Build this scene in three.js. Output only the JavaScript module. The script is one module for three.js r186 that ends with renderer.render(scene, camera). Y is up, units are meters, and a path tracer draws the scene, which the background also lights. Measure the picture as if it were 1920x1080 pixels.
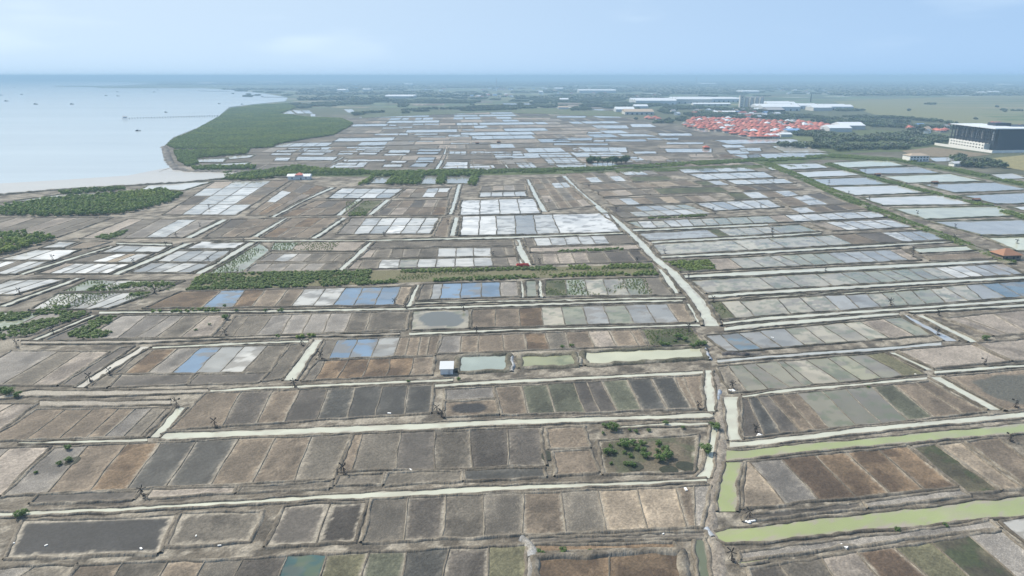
import * as THREE from 'three';
import { mergeGeometries } from 'three/addons/utils/BufferGeometryUtils.js';

// ------------------------------------------------------------------ camera, sky, sun, air
const scene = new THREE.Scene();
const camera = new THREE.PerspectiveCamera(45.75, 1920 / 1080, 1, 120000);
camera.position.set(0, 100, 0);
camera.lookAt(0, 100 - 398 / 1280, -1);
const renderer = new THREE.WebGLRenderer({ antialias: true });
renderer.setSize(1024, 576);
renderer.toneMapping = THREE.LinearToneMapping;
renderer.toneMappingExposure = 1.18;
renderer.shadowMap.enabled = true;

const SUN_AZIMUTH = -55, SUN_HEIGHT = 48;            // degrees: left of straight ahead, above the horizon
const sunDir = new THREE.Vector3(Math.sin(SUN_AZIMUTH * Math.PI / 180) * Math.cos(SUN_HEIGHT * Math.PI / 180), Math.sin(SUN_HEIGHT * Math.PI / 180), -Math.cos(SUN_AZIMUTH * Math.PI / 180) * Math.cos(SUN_HEIGHT * Math.PI / 180));
const sun = new THREE.DirectionalLight(new THREE.Color().setRGB(1, 0.91, 0.77), 5.0);
sun.position.copy(sunDir).multiplyScalar(2500).add(new THREE.Vector3(0, 0, -600));
sun.target.position.set(0, 0, -600);
sun.castShadow = true;
sun.shadow.radius = 1.5;
Object.assign(sun.shadow.camera, { left: -1200, right: 1200, top: 1200, bottom: -1200, near: 100, far: 6000 });
sun.shadow.mapSize.set(4096, 4096);
scene.add(sun, sun.target);

// value noise, seeded by position
function hash(x, y) { let h = Math.imul(x, 374761393) + Math.imul(y, 668265263) | 0; h = Math.imul(h ^ (h >>> 13), 1274126177); return ((h ^ (h >>> 16)) >>> 0) / 4294967296; }
function noise(x, y) {
  const i = Math.floor(x), j = Math.floor(y), a = x - i, b = y - j, u = a * a * (3 - 2 * a), v = b * b * (3 - 2 * b);
  const p = hash(i, j), q = hash(i + 1, j), r = hash(i, j + 1), s = hash(i + 1, j + 1);
  return p + (q - p) * u + (r - p) * v + (p - q - r + s) * u * v;
}
function fbm(x, y, n = 3) { let s = 0, a = 0.5, t = 0; for (let k = 0; k < n; k++) { s += a * noise(x, y); t += a; a *= 0.5; x = x * 2.03 + 17.1; y = y * 2.03 + 5.7; } return s / t; }
const smooth = (a, b, x) => { const t = Math.min(1, Math.max(0, (x - a) / (b - a))); return t * t * (3 - 2 * t); };
function rng(seed) { let s = seed >>> 0; return () => { s = s + 0x6D2B79F5 | 0; let t = Math.imul(s ^ s >>> 15, 1 | s); t = t + Math.imul(t ^ t >>> 7, 61 | t) ^ t; return ((t ^ t >>> 14) >>> 0) / 4294967296; }; }

{ // hazy tropical sky: pale round the horizon, bluer overhead, a broad bright patch round the sun, thin high cloud
  const W = 1024, Hh = 2048, data = new Float32Array(W * Hh * 4), d = new THREE.Vector3();
  for (let j = 0; j < Hh; j++) for (let i = 0; i < W; i++) {
    const el = ((j + 0.5) / Hh - 0.5) * Math.PI, az = ((i + 0.5) / W - 0.5) * 2 * Math.PI;
    d.set(Math.cos(el) * Math.cos(az), Math.sin(el), Math.cos(el) * Math.sin(az));
    const c = d.dot(sunDir), up = Math.max(0, d.y), near = 0.5 + 0.5 * c;
    const k = Math.pow(1 - up, 3.2);
    let r = 0.16 + 0.17 * k, g = 0.31 + 0.215 * k, b = 0.58 + 0.21 * k;
    const glow = 0.50 * Math.pow(near, 3) + 0.9 * Math.pow(Math.max(0, c), 24);
    r += glow * 0.92; g += glow * 0.78; b += glow * 0.40;
    const low = Math.exp(-up / 0.014); r *= 1 - 0.17 * low; g *= 1 - 0.11 * low; b *= 1 - 0.06 * low;   // the thick air just above the horizon
    const cl = smooth(0.52, 0.8, fbm(az * 5 + 3, el * 26 + 9, 4)) * 0.10 * smooth(0, 0.06, up);
    r += cl; g += cl * 0.9; b += cl * 0.6;
    data.set([r, g, b, 1], (j * W + i) * 4);
  }
  const sky = new THREE.DataTexture(data, W, Hh, THREE.RGBAFormat, THREE.FloatType);
  sky.mapping = THREE.EquirectangularReflectionMapping;
  sky.magFilter = sky.minFilter = THREE.LinearFilter;
  sky.needsUpdate = true;
  scene.background = sky; scene.environment = sky;
}
scene.fog = new THREE.FogExp2(new THREE.Color().setRGB(0.49, 0.755, 1.0), 0.00020);
// ground plan in metres: quad corners, divisions and kinds of the pans; canal edges; outlines
const FIELDS = [
{q:[-92.7,-121.8,3.0,-128.1,2.6,-111.0,-92.5,-111.0],c:"bgbgdtxyDdx",t:[0.094,0.193,0.28,0.364,0.455,0.544,0.638,0.728,0.821,0.913],b:[0.107,0.196,0.285,0.365,0.46,0.552,0.646,0.732,0.82,0.919]},
{q:[-115.4,-120.5,-93.1,-121.7,-93.1,-111.0,-118.1,-110.3],c:"sg",t:[0.592],b:[0.496]},
{q:[-114.8,-137.0,-80.2,-139.1,-77.5,-125.6,-109.9,-123.7],c:"K",rim:1},
{q:[-78.7,-139.7,-59.6,-141.1,-58.6,-129.3,-77.0,-127.7],c:"g",rim:1},
{q:[-55.9,-143.1,-35.4,-144.8,-34.9,-129.0,-54.8,-127.7],c:"dd",t:[0.561],b:[0.563],rim:1},
{q:[-35.1,-145.9,50.5,-151.4,44.3,-134.4,-33.5,-129.2],c:"gdggbgPPbs",t:[0.111,0.217,0.327,0.442,0.555,0.665,0.783,0.898,0.949],b:[0.114,0.229,0.346,0.463,0.587,0.707,0.834,0.954,0.979]},
{q:[-152.6,-169.4,-129.7,-170.6,-127.3,-147.0,-147.9,-145.9],c:"sp",t:[0.507],b:[0.432]},
{q:[-129.2,-170.3,-46.9,-177.8,-46.3,-154.3,-126.8,-146.8],c:"sbrDDbbg",t:[0.113,0.237,0.352,0.474,0.609,0.739,0.866],b:[0.127,0.251,0.365,0.485,0.617,0.745,0.877]},
{q:[-46.4,-177.8,8.9,-181.6,8.9,-160.7,-45.6,-157.6],c:"bgdgdd",t:[0.052,0.248,0.425,0.615,0.81],b:[0.064,0.277,0.457,0.64,0.82]},
{q:[-118.1,-147.7,-93.7,-148.9,-93.5,-145.3,-117.6,-143.7],c:"d"},
{q:[-91.1,-150.0,-69.8,-151.2,-69.5,-148.0,-90.7,-145.9],c:"p"},
{q:[-69.1,-151.2,-46.5,-153.4,-46.4,-150.3,-68.9,-148.2],c:"g"},
{q:[-45.0,-155.8,-33.6,-157.1,-33.1,-151.7,-45.1,-151.4],c:"g"},
{q:[-32.6,-157.3,-13.0,-158.3,-12.9,-153.4,-32.5,-151.7],c:"g"},
{q:[-12.5,-158.6,9.0,-159.9,8.9,-155.3,-12.4,-153.4],c:"D"},
{q:[24.3,-174.1,54.5,-177.5,48.1,-157.3,24.0,-156.3],c:"h",rim:1},
{q:[9.8,-181.0,21.6,-182.2,22.1,-170.0,10.2,-169.2],c:"b"},
{q:[11.1,-168.0,22.1,-168.9,22.8,-157.6,11.3,-155.6],c:"b"},
{q:[-101.0,-204.4,-26.7,-210.9,-25.1,-190.7,-101.3,-180.3],c:"bdbdDDDD",t:[0.153,0.291,0.408,0.534,0.654,0.773,0.887],b:[0.19,0.32,0.425,0.551,0.671,0.78,0.891]},
{q:[-22.4,-207.6,-6.3,-209.3,-5.2,-200.9,-21.6,-199.0],c:"s"},
{q:[-21.6,-198.3,-5.2,-200.2,-4.0,-189.6,-20.7,-187.9],c:"b",pool:1},
{q:[-5.9,-209.3,66.2,-218.7,60.4,-193.9,-3.3,-188.9],c:"byyddyDDbb",t:[0.125,0.247,0.374,0.438,0.51,0.63,0.75,0.859,0.906],b:[0.132,0.27,0.405,0.479,0.564,0.691,0.818,0.939,0.969]},
{q:[-74.3,-251.9,-28.5,-256.6,-28.9,-236.3,-71.8,-232.8],c:"guuvbbbb",t:[0.12,0.288,0.465,0.644,0.731,0.823,0.906],b:[0.089,0.268,0.455,0.641,0.746,0.844,0.93]},
{q:[-71.4,-231.3,-28.8,-235.3,-27.8,-218.7,-72.0,-213.9],c:"grrrrb",t:[0.066,0.265,0.446,0.627,0.819],b:[0.093,0.265,0.457,0.64,0.819]},
{q:[-27.8,-256.0,52.4,-263.8,52.3,-245.8,-28.3,-237.8],c:"sbbbrgbpbb",t:[0.092,0.183,0.298,0.407,0.515,0.621,0.733,0.844,0.949],b:[0.107,0.189,0.311,0.424,0.531,0.628,0.751,0.854,0.965]},
{q:[53.2,-263.8,74.8,-265.7,75.2,-247.4,53.2,-245.2],c:"B"},
{q:[-19.7,-235.8,-1.0,-237.3,-0.6,-222.3,-19.0,-220.9],c:"M",deep:1},
{q:[2.2,-236.3,23.1,-237.8,23.9,-226.9,2.7,-224.6],c:"O",deep:1},
{q:[26.4,-239.4,73.9,-244.2,72.2,-233.3,26.8,-226.9],c:"L",deep:1},
{q:[-140.2,-242.0,-86.9,-246.9,-85.5,-220.9,-139.7,-219.6],c:"grsuvwg",t:[0.054,0.22,0.387,0.531,0.692,0.85],b:[0.065,0.218,0.369,0.522,0.673,0.827]},
{q:[-86.1,-246.9,-79.1,-248.0,-79.4,-216.5,-85.7,-213.5],c:"g"},
{q:[-136.4,-218.7,-111.3,-219.6,-110.1,-210.9,-135.2,-208.9],c:"d"},
{q:[-110.1,-219.1,-85.8,-220.5,-86.4,-212.6,-109.6,-210.5],c:"d"},
{q:[-142.9,-218.7,-137.2,-219.1,-135.7,-208.9,-141.9,-208.5],c:"g"},
{q:[-149.2,-193.1,-106.6,-193.9,-107.0,-176.3,-150.4,-173.5],c:"bbbbsgg",t:[0.221,0.415,0.599,0.728,0.84,0.951],b:[0.244,0.459,0.629,0.744,0.869,0.979]},
{q:[-170.0,-196.8,-151.2,-197.2,-151.3,-178.4,-171.2,-177.5],c:"pp",t:[0.622],b:[0.528]},
{q:[-190.8,-241.0,-152.2,-239.9,-153.3,-210.1,-187.8,-210.9],c:"sgp",t:[0.482,0.718],b:[0.438,0.745]},
{q:[-151.2,-243.6,-146.0,-245.8,-146.9,-209.7,-152.6,-210.1],c:"d"},
{q:[-171.0,-280.9,-123.6,-281.5,-120.1,-255.4,-169.2,-252.5],c:"sssgp",t:[0.243,0.462,0.595,0.804],b:[0.236,0.383,0.544,0.741]},
{q:[-178.9,-279.5,-171.4,-280.2,-170.1,-252.5,-184.6,-250.8],c:"d"},
{q:[-120.7,-280.2,-45.3,-286.5,-43.5,-263.2,-117.3,-254.8],c:"ggssssgg",t:[0.08,0.215,0.321,0.432,0.542,0.662,0.775],b:[0.069,0.194,0.324,0.436,0.547,0.661,0.779]},
{q:[-44.3,-286.5,-19.1,-289.4,-17.7,-265.1,-41.8,-262.0],c:"m",wet:1},
{q:[-18.1,-288.7,79.7,-297.7,77.4,-272.1,-17.0,-265.1],c:"bbrmnvnvvP",t:[0.106,0.215,0.318,0.41,0.507,0.609,0.71,0.811,0.91],b:[0.11,0.218,0.319,0.418,0.521,0.622,0.726,0.826,0.931]},
{q:[-160.3,-315.5,-49.0,-324.3,-49.3,-294.6,-165.8,-290.1],c:"rurbbwwuuuP",t:[0.169,0.27,0.355,0.454,0.526,0.616,0.7,0.782,0.868,0.945],b:[0.222,0.338,0.414,0.5,0.565,0.647,0.727,0.801,0.882,0.962]},
{q:[-45.0,-327.9,3.0,-332.6,3.5,-308.0,-44.7,-301.5],c:"gvuuus",t:[0.121,0.217,0.41,0.61,0.808],b:[0.133,0.224,0.419,0.625,0.817]},
{q:[6.8,-333.5,12.5,-334.5,12.1,-307.2,6.8,-306.3],c:"n"},
{q:[16.6,-334.5,76.7,-340.3,77.3,-309.6,15.6,-307.2],c:"BNmmng",t:[0.178,0.339,0.506,0.674,0.837],b:[0.165,0.337,0.486,0.652,0.825]},
{q:[-87.0,-417.4,2.7,-421.7,3.9,-409.0,-87.5,-403.5],c:"g"},
{q:[-86.7,-399.5,2.0,-406.2,3.7,-383.0,-87.9,-378.2],c:"pggggwwwgg",t:[0.061,0.165,0.239,0.359,0.47,0.594,0.71,0.828,0.922],b:[0.075,0.191,0.271,0.377,0.49,0.604,0.717,0.832,0.929]},
{q:[-88.4,-374.6,4.3,-381.8,7.3,-362.1,-89.2,-354.6],c:"pgwmwwwwgp",t:[0.039,0.154,0.268,0.379,0.493,0.604,0.715,0.827,0.923],b:[0.059,0.168,0.286,0.387,0.494,0.604,0.71,0.819,0.909]},
{q:[7.2,-429.2,76.3,-440.0,78.1,-414.5,8.8,-406.2],c:"gwwwwwg",t:[0.1,0.24,0.382,0.509,0.637,0.765],b:[0.09,0.228,0.367,0.495,0.621,0.756]},
{q:[9.7,-403.5,77.6,-411.7,78.1,-399.5,11.0,-391.7],c:"p"},
{q:[11.6,-389.2,76.4,-395.6,78.6,-371.1,12.7,-364.3],c:"gpppgdd",t:[0.093,0.219,0.357,0.498,0.651,0.89],b:[0.071,0.211,0.348,0.475,0.645,0.876]},
{q:[-42.1,-568.8,19.6,-579.2,21.8,-510.9,-40.0,-504.7],c:"WWWW",t:[0.25,0.5,0.75],b:[0.25,0.5,0.75]},
{q:[-37.3,-500.6,73.1,-513.0,73.4,-446.4,-34.1,-435.3],c:"WWwvwW",t:[0.121,0.229,0.356,0.483,0.611],b:[0.113,0.226,0.343,0.468,0.613]},
{q:[-380.5,-494.7,-294.5,-496.6,-294.5,-430.7,-376.0,-440.0],c:"gpgpgg",t:[0.18,0.36,0.54,0.72,0.878],b:[0.166,0.353,0.54,0.702,0.849]},
{q:[-280.3,-490.7,-213.3,-488.8,-212.5,-430.7,-277.2,-427.6],c:"pgsws",t:[0.178,0.354,0.56,0.766],b:[0.206,0.413,0.62,0.827]},
{q:[-204.8,-488.8,-167.5,-494.7,-170.0,-432.2,-199.1,-429.2],c:"dbbgbb",t:[0.333,0.667],b:[0.333,0.667],r:2},
{q:[-162.8,-494.7,-126.8,-496.6,-130.5,-429.2,-162.6,-430.7],c:"brbrbb",t:[0.333,0.667],b:[0.333,0.667],r:2},
{q:[-118.1,-494.7,-53.1,-496.6,-53.9,-441.6,-116.0,-440.0],c:"swwWwwswvWww",t:[0.163,0.343,0.511,0.68,0.848],b:[0.18,0.345,0.507,0.676,0.847],r:2},
{q:[-52.0,-496.6,-44.3,-498.6,-42.0,-430.7,-51.7,-433.7],c:"b"},
{q:[-286.2,-420.3,-271.9,-418.8,-271.5,-402.2,-286.0,-402.2],c:"w"},
{q:[-270.0,-417.4,-252.5,-420.3,-256.2,-400.8,-269.4,-400.8],c:"P"},
{q:[-285.9,-399.5,-259.4,-398.2,-258.9,-373.4,-292.1,-374.6],c:"wW",t:[0.438],b:[0.467]},
{q:[-291.9,-372.3,-259.4,-372.3,-260.5,-345.2,-292.0,-345.2],c:"wWgww",t:[0.2,0.4,0.6,0.8],b:[0.2,0.4,0.6,0.8]},
{q:[-243.0,-410.3,-210.1,-407.6,-208.8,-391.7,-243.5,-391.7],c:"wvw",t:[0.155,0.501],b:[0.156,0.545]},
{q:[-243.3,-389.2,-211.0,-389.2,-211.8,-368.8,-249.8,-370.0],c:"gWPw",t:[0.35,0.545,0.718],b:[0.345,0.561,0.718]},
{q:[-249.3,-367.7,-211.5,-366.6,-213.4,-346.3,-251.4,-346.3],c:"pWwWWW",t:[0.167,0.333,0.5,0.667,0.833],b:[0.167,0.333,0.5,0.667,0.833]},
{q:[-196.3,-420.3,-167.2,-418.8,-167.6,-400.8,-197.5,-400.8],c:"W"},
{q:[-199.9,-396.9,-167.6,-396.9,-165.5,-370.0,-201.4,-370.0],c:"wvwv",t:[0.25,0.5,0.75],b:[0.25,0.5,0.75]},
{q:[-201.7,-368.8,-165.1,-367.7,-170.2,-347.3,-203.8,-348.3],c:"vwwv",t:[0.25,0.5,0.75],b:[0.25,0.5,0.75]},
{q:[-149.9,-417.4,-91.9,-420.3,-93.6,-394.3,-144.8,-395.6],c:"Np",t:[0.272],b:[0.25]},
{q:[-141.8,-390.5,-92.5,-389.2,-92.8,-370.0,-143.0,-370.0],c:"swsggg",t:[0.167,0.333,0.5,0.667,0.833],b:[0.167,0.333,0.5,0.667,0.833]},
{q:[-143.4,-367.7,-93.7,-367.7,-94.4,-352.4,-142.5,-349.3],c:"ssssg",t:[0.2,0.4,0.6,0.8],b:[0.2,0.4,0.6,0.8]},
{q:[-157.4,-416.0,-144.3,-396.9,-142.9,-348.3,-161.0,-346.3],c:"N"},
{q:[-257.0,-335.4,-228.1,-337.3,-237.0,-310.5,-260.5,-308.0],c:"wwW",t:[0.333,0.667],b:[0.333,0.667]},
{q:[-217.4,-335.4,-167.3,-333.5,-171.1,-316.4,-218.2,-313.8],c:"Nws",t:[0.333,0.667],b:[0.333,0.667]},
{q:[-218.2,-312.1,-172.4,-313.8,-181.2,-289.4,-214.7,-287.9],c:"wwvwww",t:[0.167,0.333,0.5,0.667,0.833],b:[0.167,0.333,0.5,0.667,0.833]},
{q:[-225.2,-285.1,-186.3,-285.1,-194.5,-255.4,-225.0,-250.8],c:"Ns",t:[0.5],b:[0.5]},
{q:[-293.6,-674.3,-221.7,-685.1,-207.0,-504.7,-262.8,-506.7],c:"pwwbwwWgdwwbpwWw",t:[0.25,0.5,0.75],b:[0.25,0.5,0.75],r:4},
{q:[-215.3,-677.9,-172.0,-637.4,-179.1,-504.7,-199.1,-504.7],c:"bdrwbpbrb",t:[0.333,0.667],b:[0.333,0.667],r:3},
{q:[-158.8,-634.2,-100.3,-631.1,-103.8,-579.2,-157.8,-576.6],c:"WwwwwwWv",t:[0.25,0.5,0.75],b:[0.25,0.5,0.75],r:2},
{q:[-98.8,-631.1,-57.3,-637.4,-56.0,-584.6,-99.7,-581.9],c:"pbwwbgWb",t:[0.25,0.5,0.75],b:[0.25,0.5,0.75],r:2},
{q:[-28.7,-609.9,12.1,-615.8,13.8,-587.3,-28.9,-584.6],c:"wwww",t:[0.25,0.5,0.75],b:[0.25,0.5,0.75]},
{q:[-28.7,-643.8,12.8,-657.0,13.2,-621.8,-28.5,-615.8],c:"gpsg",t:[0.25,0.5,0.75],b:[0.25,0.5,0.75]},
{q:[-164.9,-566.2,-132.0,-568.8,-133.5,-504.7,-173.7,-500.6],c:"bdbrbb",t:[0.333,0.667],b:[0.333,0.667],r:2},
{q:[-123.4,-566.2,-107.4,-568.8,-109.5,-504.7,-125.5,-504.7],c:"B"},
{q:[-100.3,-566.2,-53.3,-574.0,-50.0,-504.7,-103.1,-504.7],c:"bbdpbdpbbr",t:[0.2,0.4,0.6,0.8],b:[0.2,0.4,0.6,0.8],r:2},
{q:[19.4,-692.5,52.1,-703.9,66.5,-544.2,27.7,-523.7],c:"bgbdgbwwbbgbpbgbgbbp",t:[0.25,0.5,0.75],b:[0.25,0.5,0.75],r:5},
{q:[58.1,-731.8,111.2,-753.1,114.8,-677.9,65.8,-663.8],c:"bbgpbwgw",t:[0.25,0.5,0.75],b:[0.25,0.5,0.75],r:2},
{q:[116.4,-748.8,155.9,-757.5,157.6,-723.6,118.7,-719.6],c:"Wws",t:[0.333,0.667],b:[0.333,0.667]},
{q:[120.2,-707.7,161.5,-715.6,163.0,-685.1,119.5,-674.3],c:"B"},
{q:[185.5,-771.1,267.9,-785.0,269.1,-753.1,184.3,-736.0],c:"wvww",t:[0.25,0.5,0.75],b:[0.25,0.5,0.75]},
{q:[186.8,-727.7,274.6,-748.8,271.4,-703.9,192.3,-685.1],c:"wwww",t:[0.25,0.5,0.75],b:[0.25,0.5,0.75]},
{q:[66.4,-653.7,130.9,-670.8,139.6,-637.4,74.0,-621.8],c:"bbbgbb",t:[0.167,0.333,0.5,0.667,0.833],b:[0.167,0.333,0.5,0.667,0.833]},
{q:[134.2,-674.3,175.4,-681.5,177.9,-650.3,142.8,-640.6],c:"Pb",t:[0.5],b:[0.5]},
{q:[178.9,-674.3,208.4,-685.1,209.4,-653.7,181.1,-647.0],c:"Bw",t:[0.5],b:[0.5]},
{q:[74.8,-615.8,118.6,-631.1,121.2,-598.4,79.0,-584.6],c:"bpg",t:[0.333,0.667],b:[0.333,0.667]},
{q:[130.9,-631.1,196.4,-643.8,197.0,-609.9,130.6,-598.4],c:"B"},
{q:[213.7,-685.1,276.7,-696.2,275.8,-663.8,215.6,-653.7],c:"www",t:[0.333,0.667],b:[0.333,0.667]},
{q:[207.4,-643.8,266.7,-653.7,268.0,-627.9,210.9,-618.8],c:"rddb",t:[0.25,0.5,0.75],b:[0.25,0.5,0.75]},
{q:[78.0,-576.6,173.0,-595.6,173.9,-563.7,82.4,-544.2],c:"pwbgPgbp",t:[0.125,0.25,0.375,0.5,0.625,0.75,0.875],b:[0.125,0.25,0.375,0.5,0.625,0.75,0.875]},
{q:[190.4,-607.0,253.3,-621.8,252.5,-590.0,188.8,-571.4],c:"Bwbw",t:[0.25,0.5,0.75],b:[0.25,0.5,0.75]},
{q:[75.0,-537.2,141.2,-551.4,153.6,-510.9,80.4,-494.7],c:"dgvvmngmmwwm",t:[0.167,0.333,0.5,0.667,0.833],b:[0.167,0.333,0.5,0.667,0.833],r:2},
{q:[149.0,-556.3,216.7,-574.0,216.2,-537.2,156.7,-521.6],c:"wvwww",t:[0.2,0.4,0.6,0.8],b:[0.2,0.4,0.6,0.8]},
{q:[225.4,-579.2,276.1,-607.0,275.8,-553.8,221.4,-539.5],c:"bwdbwg",t:[0.333,0.667],b:[0.333,0.667],r:2},
{q:[219.6,-534.9,278.1,-551.4,278.7,-528.2,218.3,-510.9],c:"wbdb",t:[0.25,0.5,0.75],b:[0.25,0.5,0.75]},
{q:[81.0,-481.2,280.4,-521.6,278.7,-496.6,89.1,-456.3],c:"nwmwwmmnoopwwwww",t:[0.046,0.096,0.14,0.185,0.238,0.283,0.332,0.384,0.468,0.554,0.619,0.684,0.751,0.818,0.908],b:[0.004,0.058,0.111,0.156,0.197,0.248,0.296,0.349,0.434,0.531,0.597,0.674,0.752,0.82,0.912]},
{q:[83.5,-443.1,202.7,-472.0,206.2,-449.6,86.9,-420.3],c:"vBmmmo",t:[0.41,0.476,0.591,0.691,0.793],b:[0.402,0.464,0.574,0.687,0.768]},
{q:[210.6,-477.5,275.6,-490.7,279.5,-463.2,215.2,-449.6],c:"pwwww",t:[0.192,0.386,0.549,0.748],b:[0.185,0.342,0.53,0.754]},
{q:[86.8,-413.1,279.9,-453.0,284.8,-426.2,86.4,-385.5],c:"mmmmbdwvv",t:[0.271,0.404,0.564,0.639,0.724,0.826,0.884,0.936],b:[0.281,0.403,0.55,0.632,0.725,0.806,0.848,0.902]},
{q:[85.8,-372.3,235.2,-400.8,231.5,-374.6,89.4,-349.3],c:"Bpmmmonnvvvvp",t:[0.159,0.256,0.333,0.422,0.466,0.538,0.606,0.671,0.74,0.81,0.874,0.945],b:[0.147,0.254,0.341,0.44,0.495,0.544,0.607,0.68,0.755,0.818,0.882,0.953]},
{q:[241.0,-400.8,282.3,-409.0,285.7,-398.2,239.5,-389.2],c:"L"},
{q:[239.9,-385.5,280.9,-393.0,274.8,-378.2,236.6,-373.4],c:"b"},
{q:[90.5,-334.5,273.7,-367.7,270.9,-345.2,93.5,-312.1],c:"mmmmnnnnnmwwvvv",t:[0.204,0.285,0.379,0.46,0.528,0.574,0.617,0.675,0.714,0.764,0.803,0.854,0.899,0.945],b:[0.201,0.281,0.373,0.461,0.527,0.581,0.629,0.672,0.719,0.771,0.82,0.859,0.913,0.964]},
{q:[90.7,-299.2,265.9,-334.5,249.2,-308.0,89.6,-275.4],c:"BmmmmvvmoonmmvUU",t:[0.033,0.086,0.193,0.259,0.33,0.39,0.456,0.5,0.547,0.597,0.656,0.708,0.777,0.824,0.883],b:[0.046,0.1,0.207,0.283,0.356,0.418,0.481,0.531,0.571,0.626,0.692,0.766,0.816,0.899,0.954]},
{q:[77.7,-256.6,168.8,-278.8,171.0,-257.2,81.1,-239.4],c:"vUvvmmmmpo",t:[0.071,0.16,0.257,0.384,0.484,0.574,0.685,0.775,0.898],b:[0.056,0.165,0.255,0.367,0.463,0.569,0.673,0.772,0.905]},
{q:[73.8,-226.0,140.8,-239.4,144.9,-219.1,71.7,-204.4],c:"gzzzzmoozx",t:[0.061,0.139,0.215,0.34,0.379,0.518,0.643,0.764,0.881],b:[0.082,0.186,0.291,0.358,0.422,0.548,0.657,0.769,0.888]},
{q:[146.9,-241.0,179.5,-248.0,181.7,-230.8,150.7,-224.6],c:"p"},
{q:[181.1,-248.5,205.0,-253.6,199.6,-233.8,183.3,-230.8],c:"p"},
{q:[186.0,-277.4,231.4,-288.7,221.4,-261.4,193.2,-256.0],c:"ppp",t:[0.192,0.559],b:[0.287,0.599]},
{q:[74.1,-200.9,142.9,-213.9,147.5,-191.0,66.5,-175.3],c:"dDdbbzzzybb",t:[0.038,0.086,0.139,0.214,0.288,0.416,0.544,0.683,0.802,0.926],b:[0.082,0.154,0.227,0.286,0.343,0.452,0.55,0.661,0.773,0.906]},
{q:[151.1,-217.4,189.2,-225.1,175.1,-194.6,154.2,-192.1],c:"b",wet:1},
{q:[63.4,-162.8,111.5,-170.9,113.3,-150.7,55.3,-141.4],c:"PsRrrr",t:[0.019,0.214,0.414,0.609,0.815],b:[0.198,0.355,0.516,0.679,0.842]},
{q:[113.0,-170.3,119.9,-171.8,122.9,-149.1,113.8,-148.0],c:"G"},
{q:[120.6,-171.8,128.2,-172.9,129.5,-150.0,123.5,-149.1],c:"P"},
{q:[129.3,-173.2,140.7,-175.6,139.8,-155.3,131.2,-151.2],c:"b"},
{q:[55.9,-139.3,85.2,-144.2,85.3,-141.6,54.1,-136.6],c:"d"},
{q:[86.0,-144.4,113.2,-149.6,114.3,-147.0,86.2,-141.8],c:"s"},
{q:[49.8,-125.9,112.2,-137.0,112.4,-134.1,49.5,-123.2],c:"s"},
{q:[49.9,-120.8,112.6,-133.3,114.5,-111.0,48.8,-111.0],c:"dgpRxGs",t:[0.117,0.276,0.41,0.555,0.708,0.858],b:[0.151,0.285,0.435,0.597,0.721,0.865]},
{q:[114.5,-136.8,125.2,-139.3,125.4,-125.2,114.9,-127.7],c:"w"},
{q:[5.2,-124.2,37.3,-126.3,34.4,-111.0,5.1,-111.0],c:"rr",t:[0.501],b:[0.495],bw:2.6,bh:1.0},
{q:[4.7,-128.1,36.1,-129.2,36.6,-127.0,4.9,-125.9],c:"r"},
{q:[3.6,-130.8,44.7,-133.1,44.0,-130.6,3.6,-128.6],c:"d"},
{q:[384.8,-1032.4,432.6,-1048.7,433.4,-943.7,369.8,-937.0],c:"w",deep:1},
{q:[291.6,-809.5,365.3,-824.9,361.4,-780.3,286.5,-757.5],c:"w",deep:1},
{q:[382.3,-830.1,464.0,-857.4,458.5,-799.5,379.5,-780.3],c:"L",deep:1},
{q:[288.9,-740.2,369.8,-762.0,367.9,-719.6,292.9,-700.0],c:"w",deep:1},
{q:[386.0,-771.1,468.2,-794.6,461.8,-736.0,376.4,-727.7],c:"v",deep:1},
{q:[291.1,-688.8,369.3,-707.7,369.6,-657.0,294.4,-647.0],c:"v",deep:1},
{q:[385.1,-711.6,467.8,-731.8,469.1,-677.9,383.6,-663.8],c:"L",deep:1},
{q:[295.6,-640.6,376.5,-653.7,374.6,-607.0,298.8,-592.8],c:"w",deep:1},
{q:[392.7,-657.0,473.9,-670.8,477.1,-624.9,395.1,-607.0],c:"v",deep:1},
{q:[299.5,-581.9,376.3,-595.6,376.5,-549.0,298.3,-544.2],c:"w",deep:1},
{q:[391.0,-592.8,463.8,-609.9,436.3,-553.8,394.1,-551.4],c:"v",deep:1},
{q:[298.6,-532.7,386.8,-541.9,389.7,-504.7,300.6,-488.8],c:"L",deep:1},
{q:[300.0,-481.2,378.2,-488.8,360.8,-438.4,307.2,-436.8],c:"v",deep:1},
{q:[305.6,-430.7,357.2,-433.7,345.9,-394.3,300.8,-395.6],c:"L",deep:1},
{q:[395.9,-539.5,429.2,-544.2,420.1,-513.0,396.7,-508.8],c:"w",deep:1},
{q:[530.4,-880.4,571.8,-892.4,557.6,-846.3,512.0,-835.4],c:"w",deep:1},
{q:[506.6,-727.7,537.9,-736.0,526.3,-696.2,493.0,-688.8],c:"w",deep:1},
{q:[-139.8,-703.9,-122.4,-707.7,-122.8,-660.4,-139.3,-660.4],c:"v",deep:1},
{q:[-91.4,-711.6,-77.6,-711.6,-72.4,-657.0,-88.8,-657.0],c:"v",deep:1},
{q:[-68.2,-711.6,-41.6,-711.6,-42.8,-660.4,-64.5,-660.4],c:"v",deep:1},
{q:[-396.9,-863.0,-361.5,-874.6,-349.1,-835.4,-380.3,-830.1],c:"w",deep:1},
{q:[-356.4,-814.5,-316.8,-835.4,-311.7,-804.5,-348.1,-780.3],c:"w",deep:1},
{q:[-371.0,-898.5,-339.6,-917.4,-333.2,-880.4,-353.5,-863.0],c:"w",deep:1},
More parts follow.
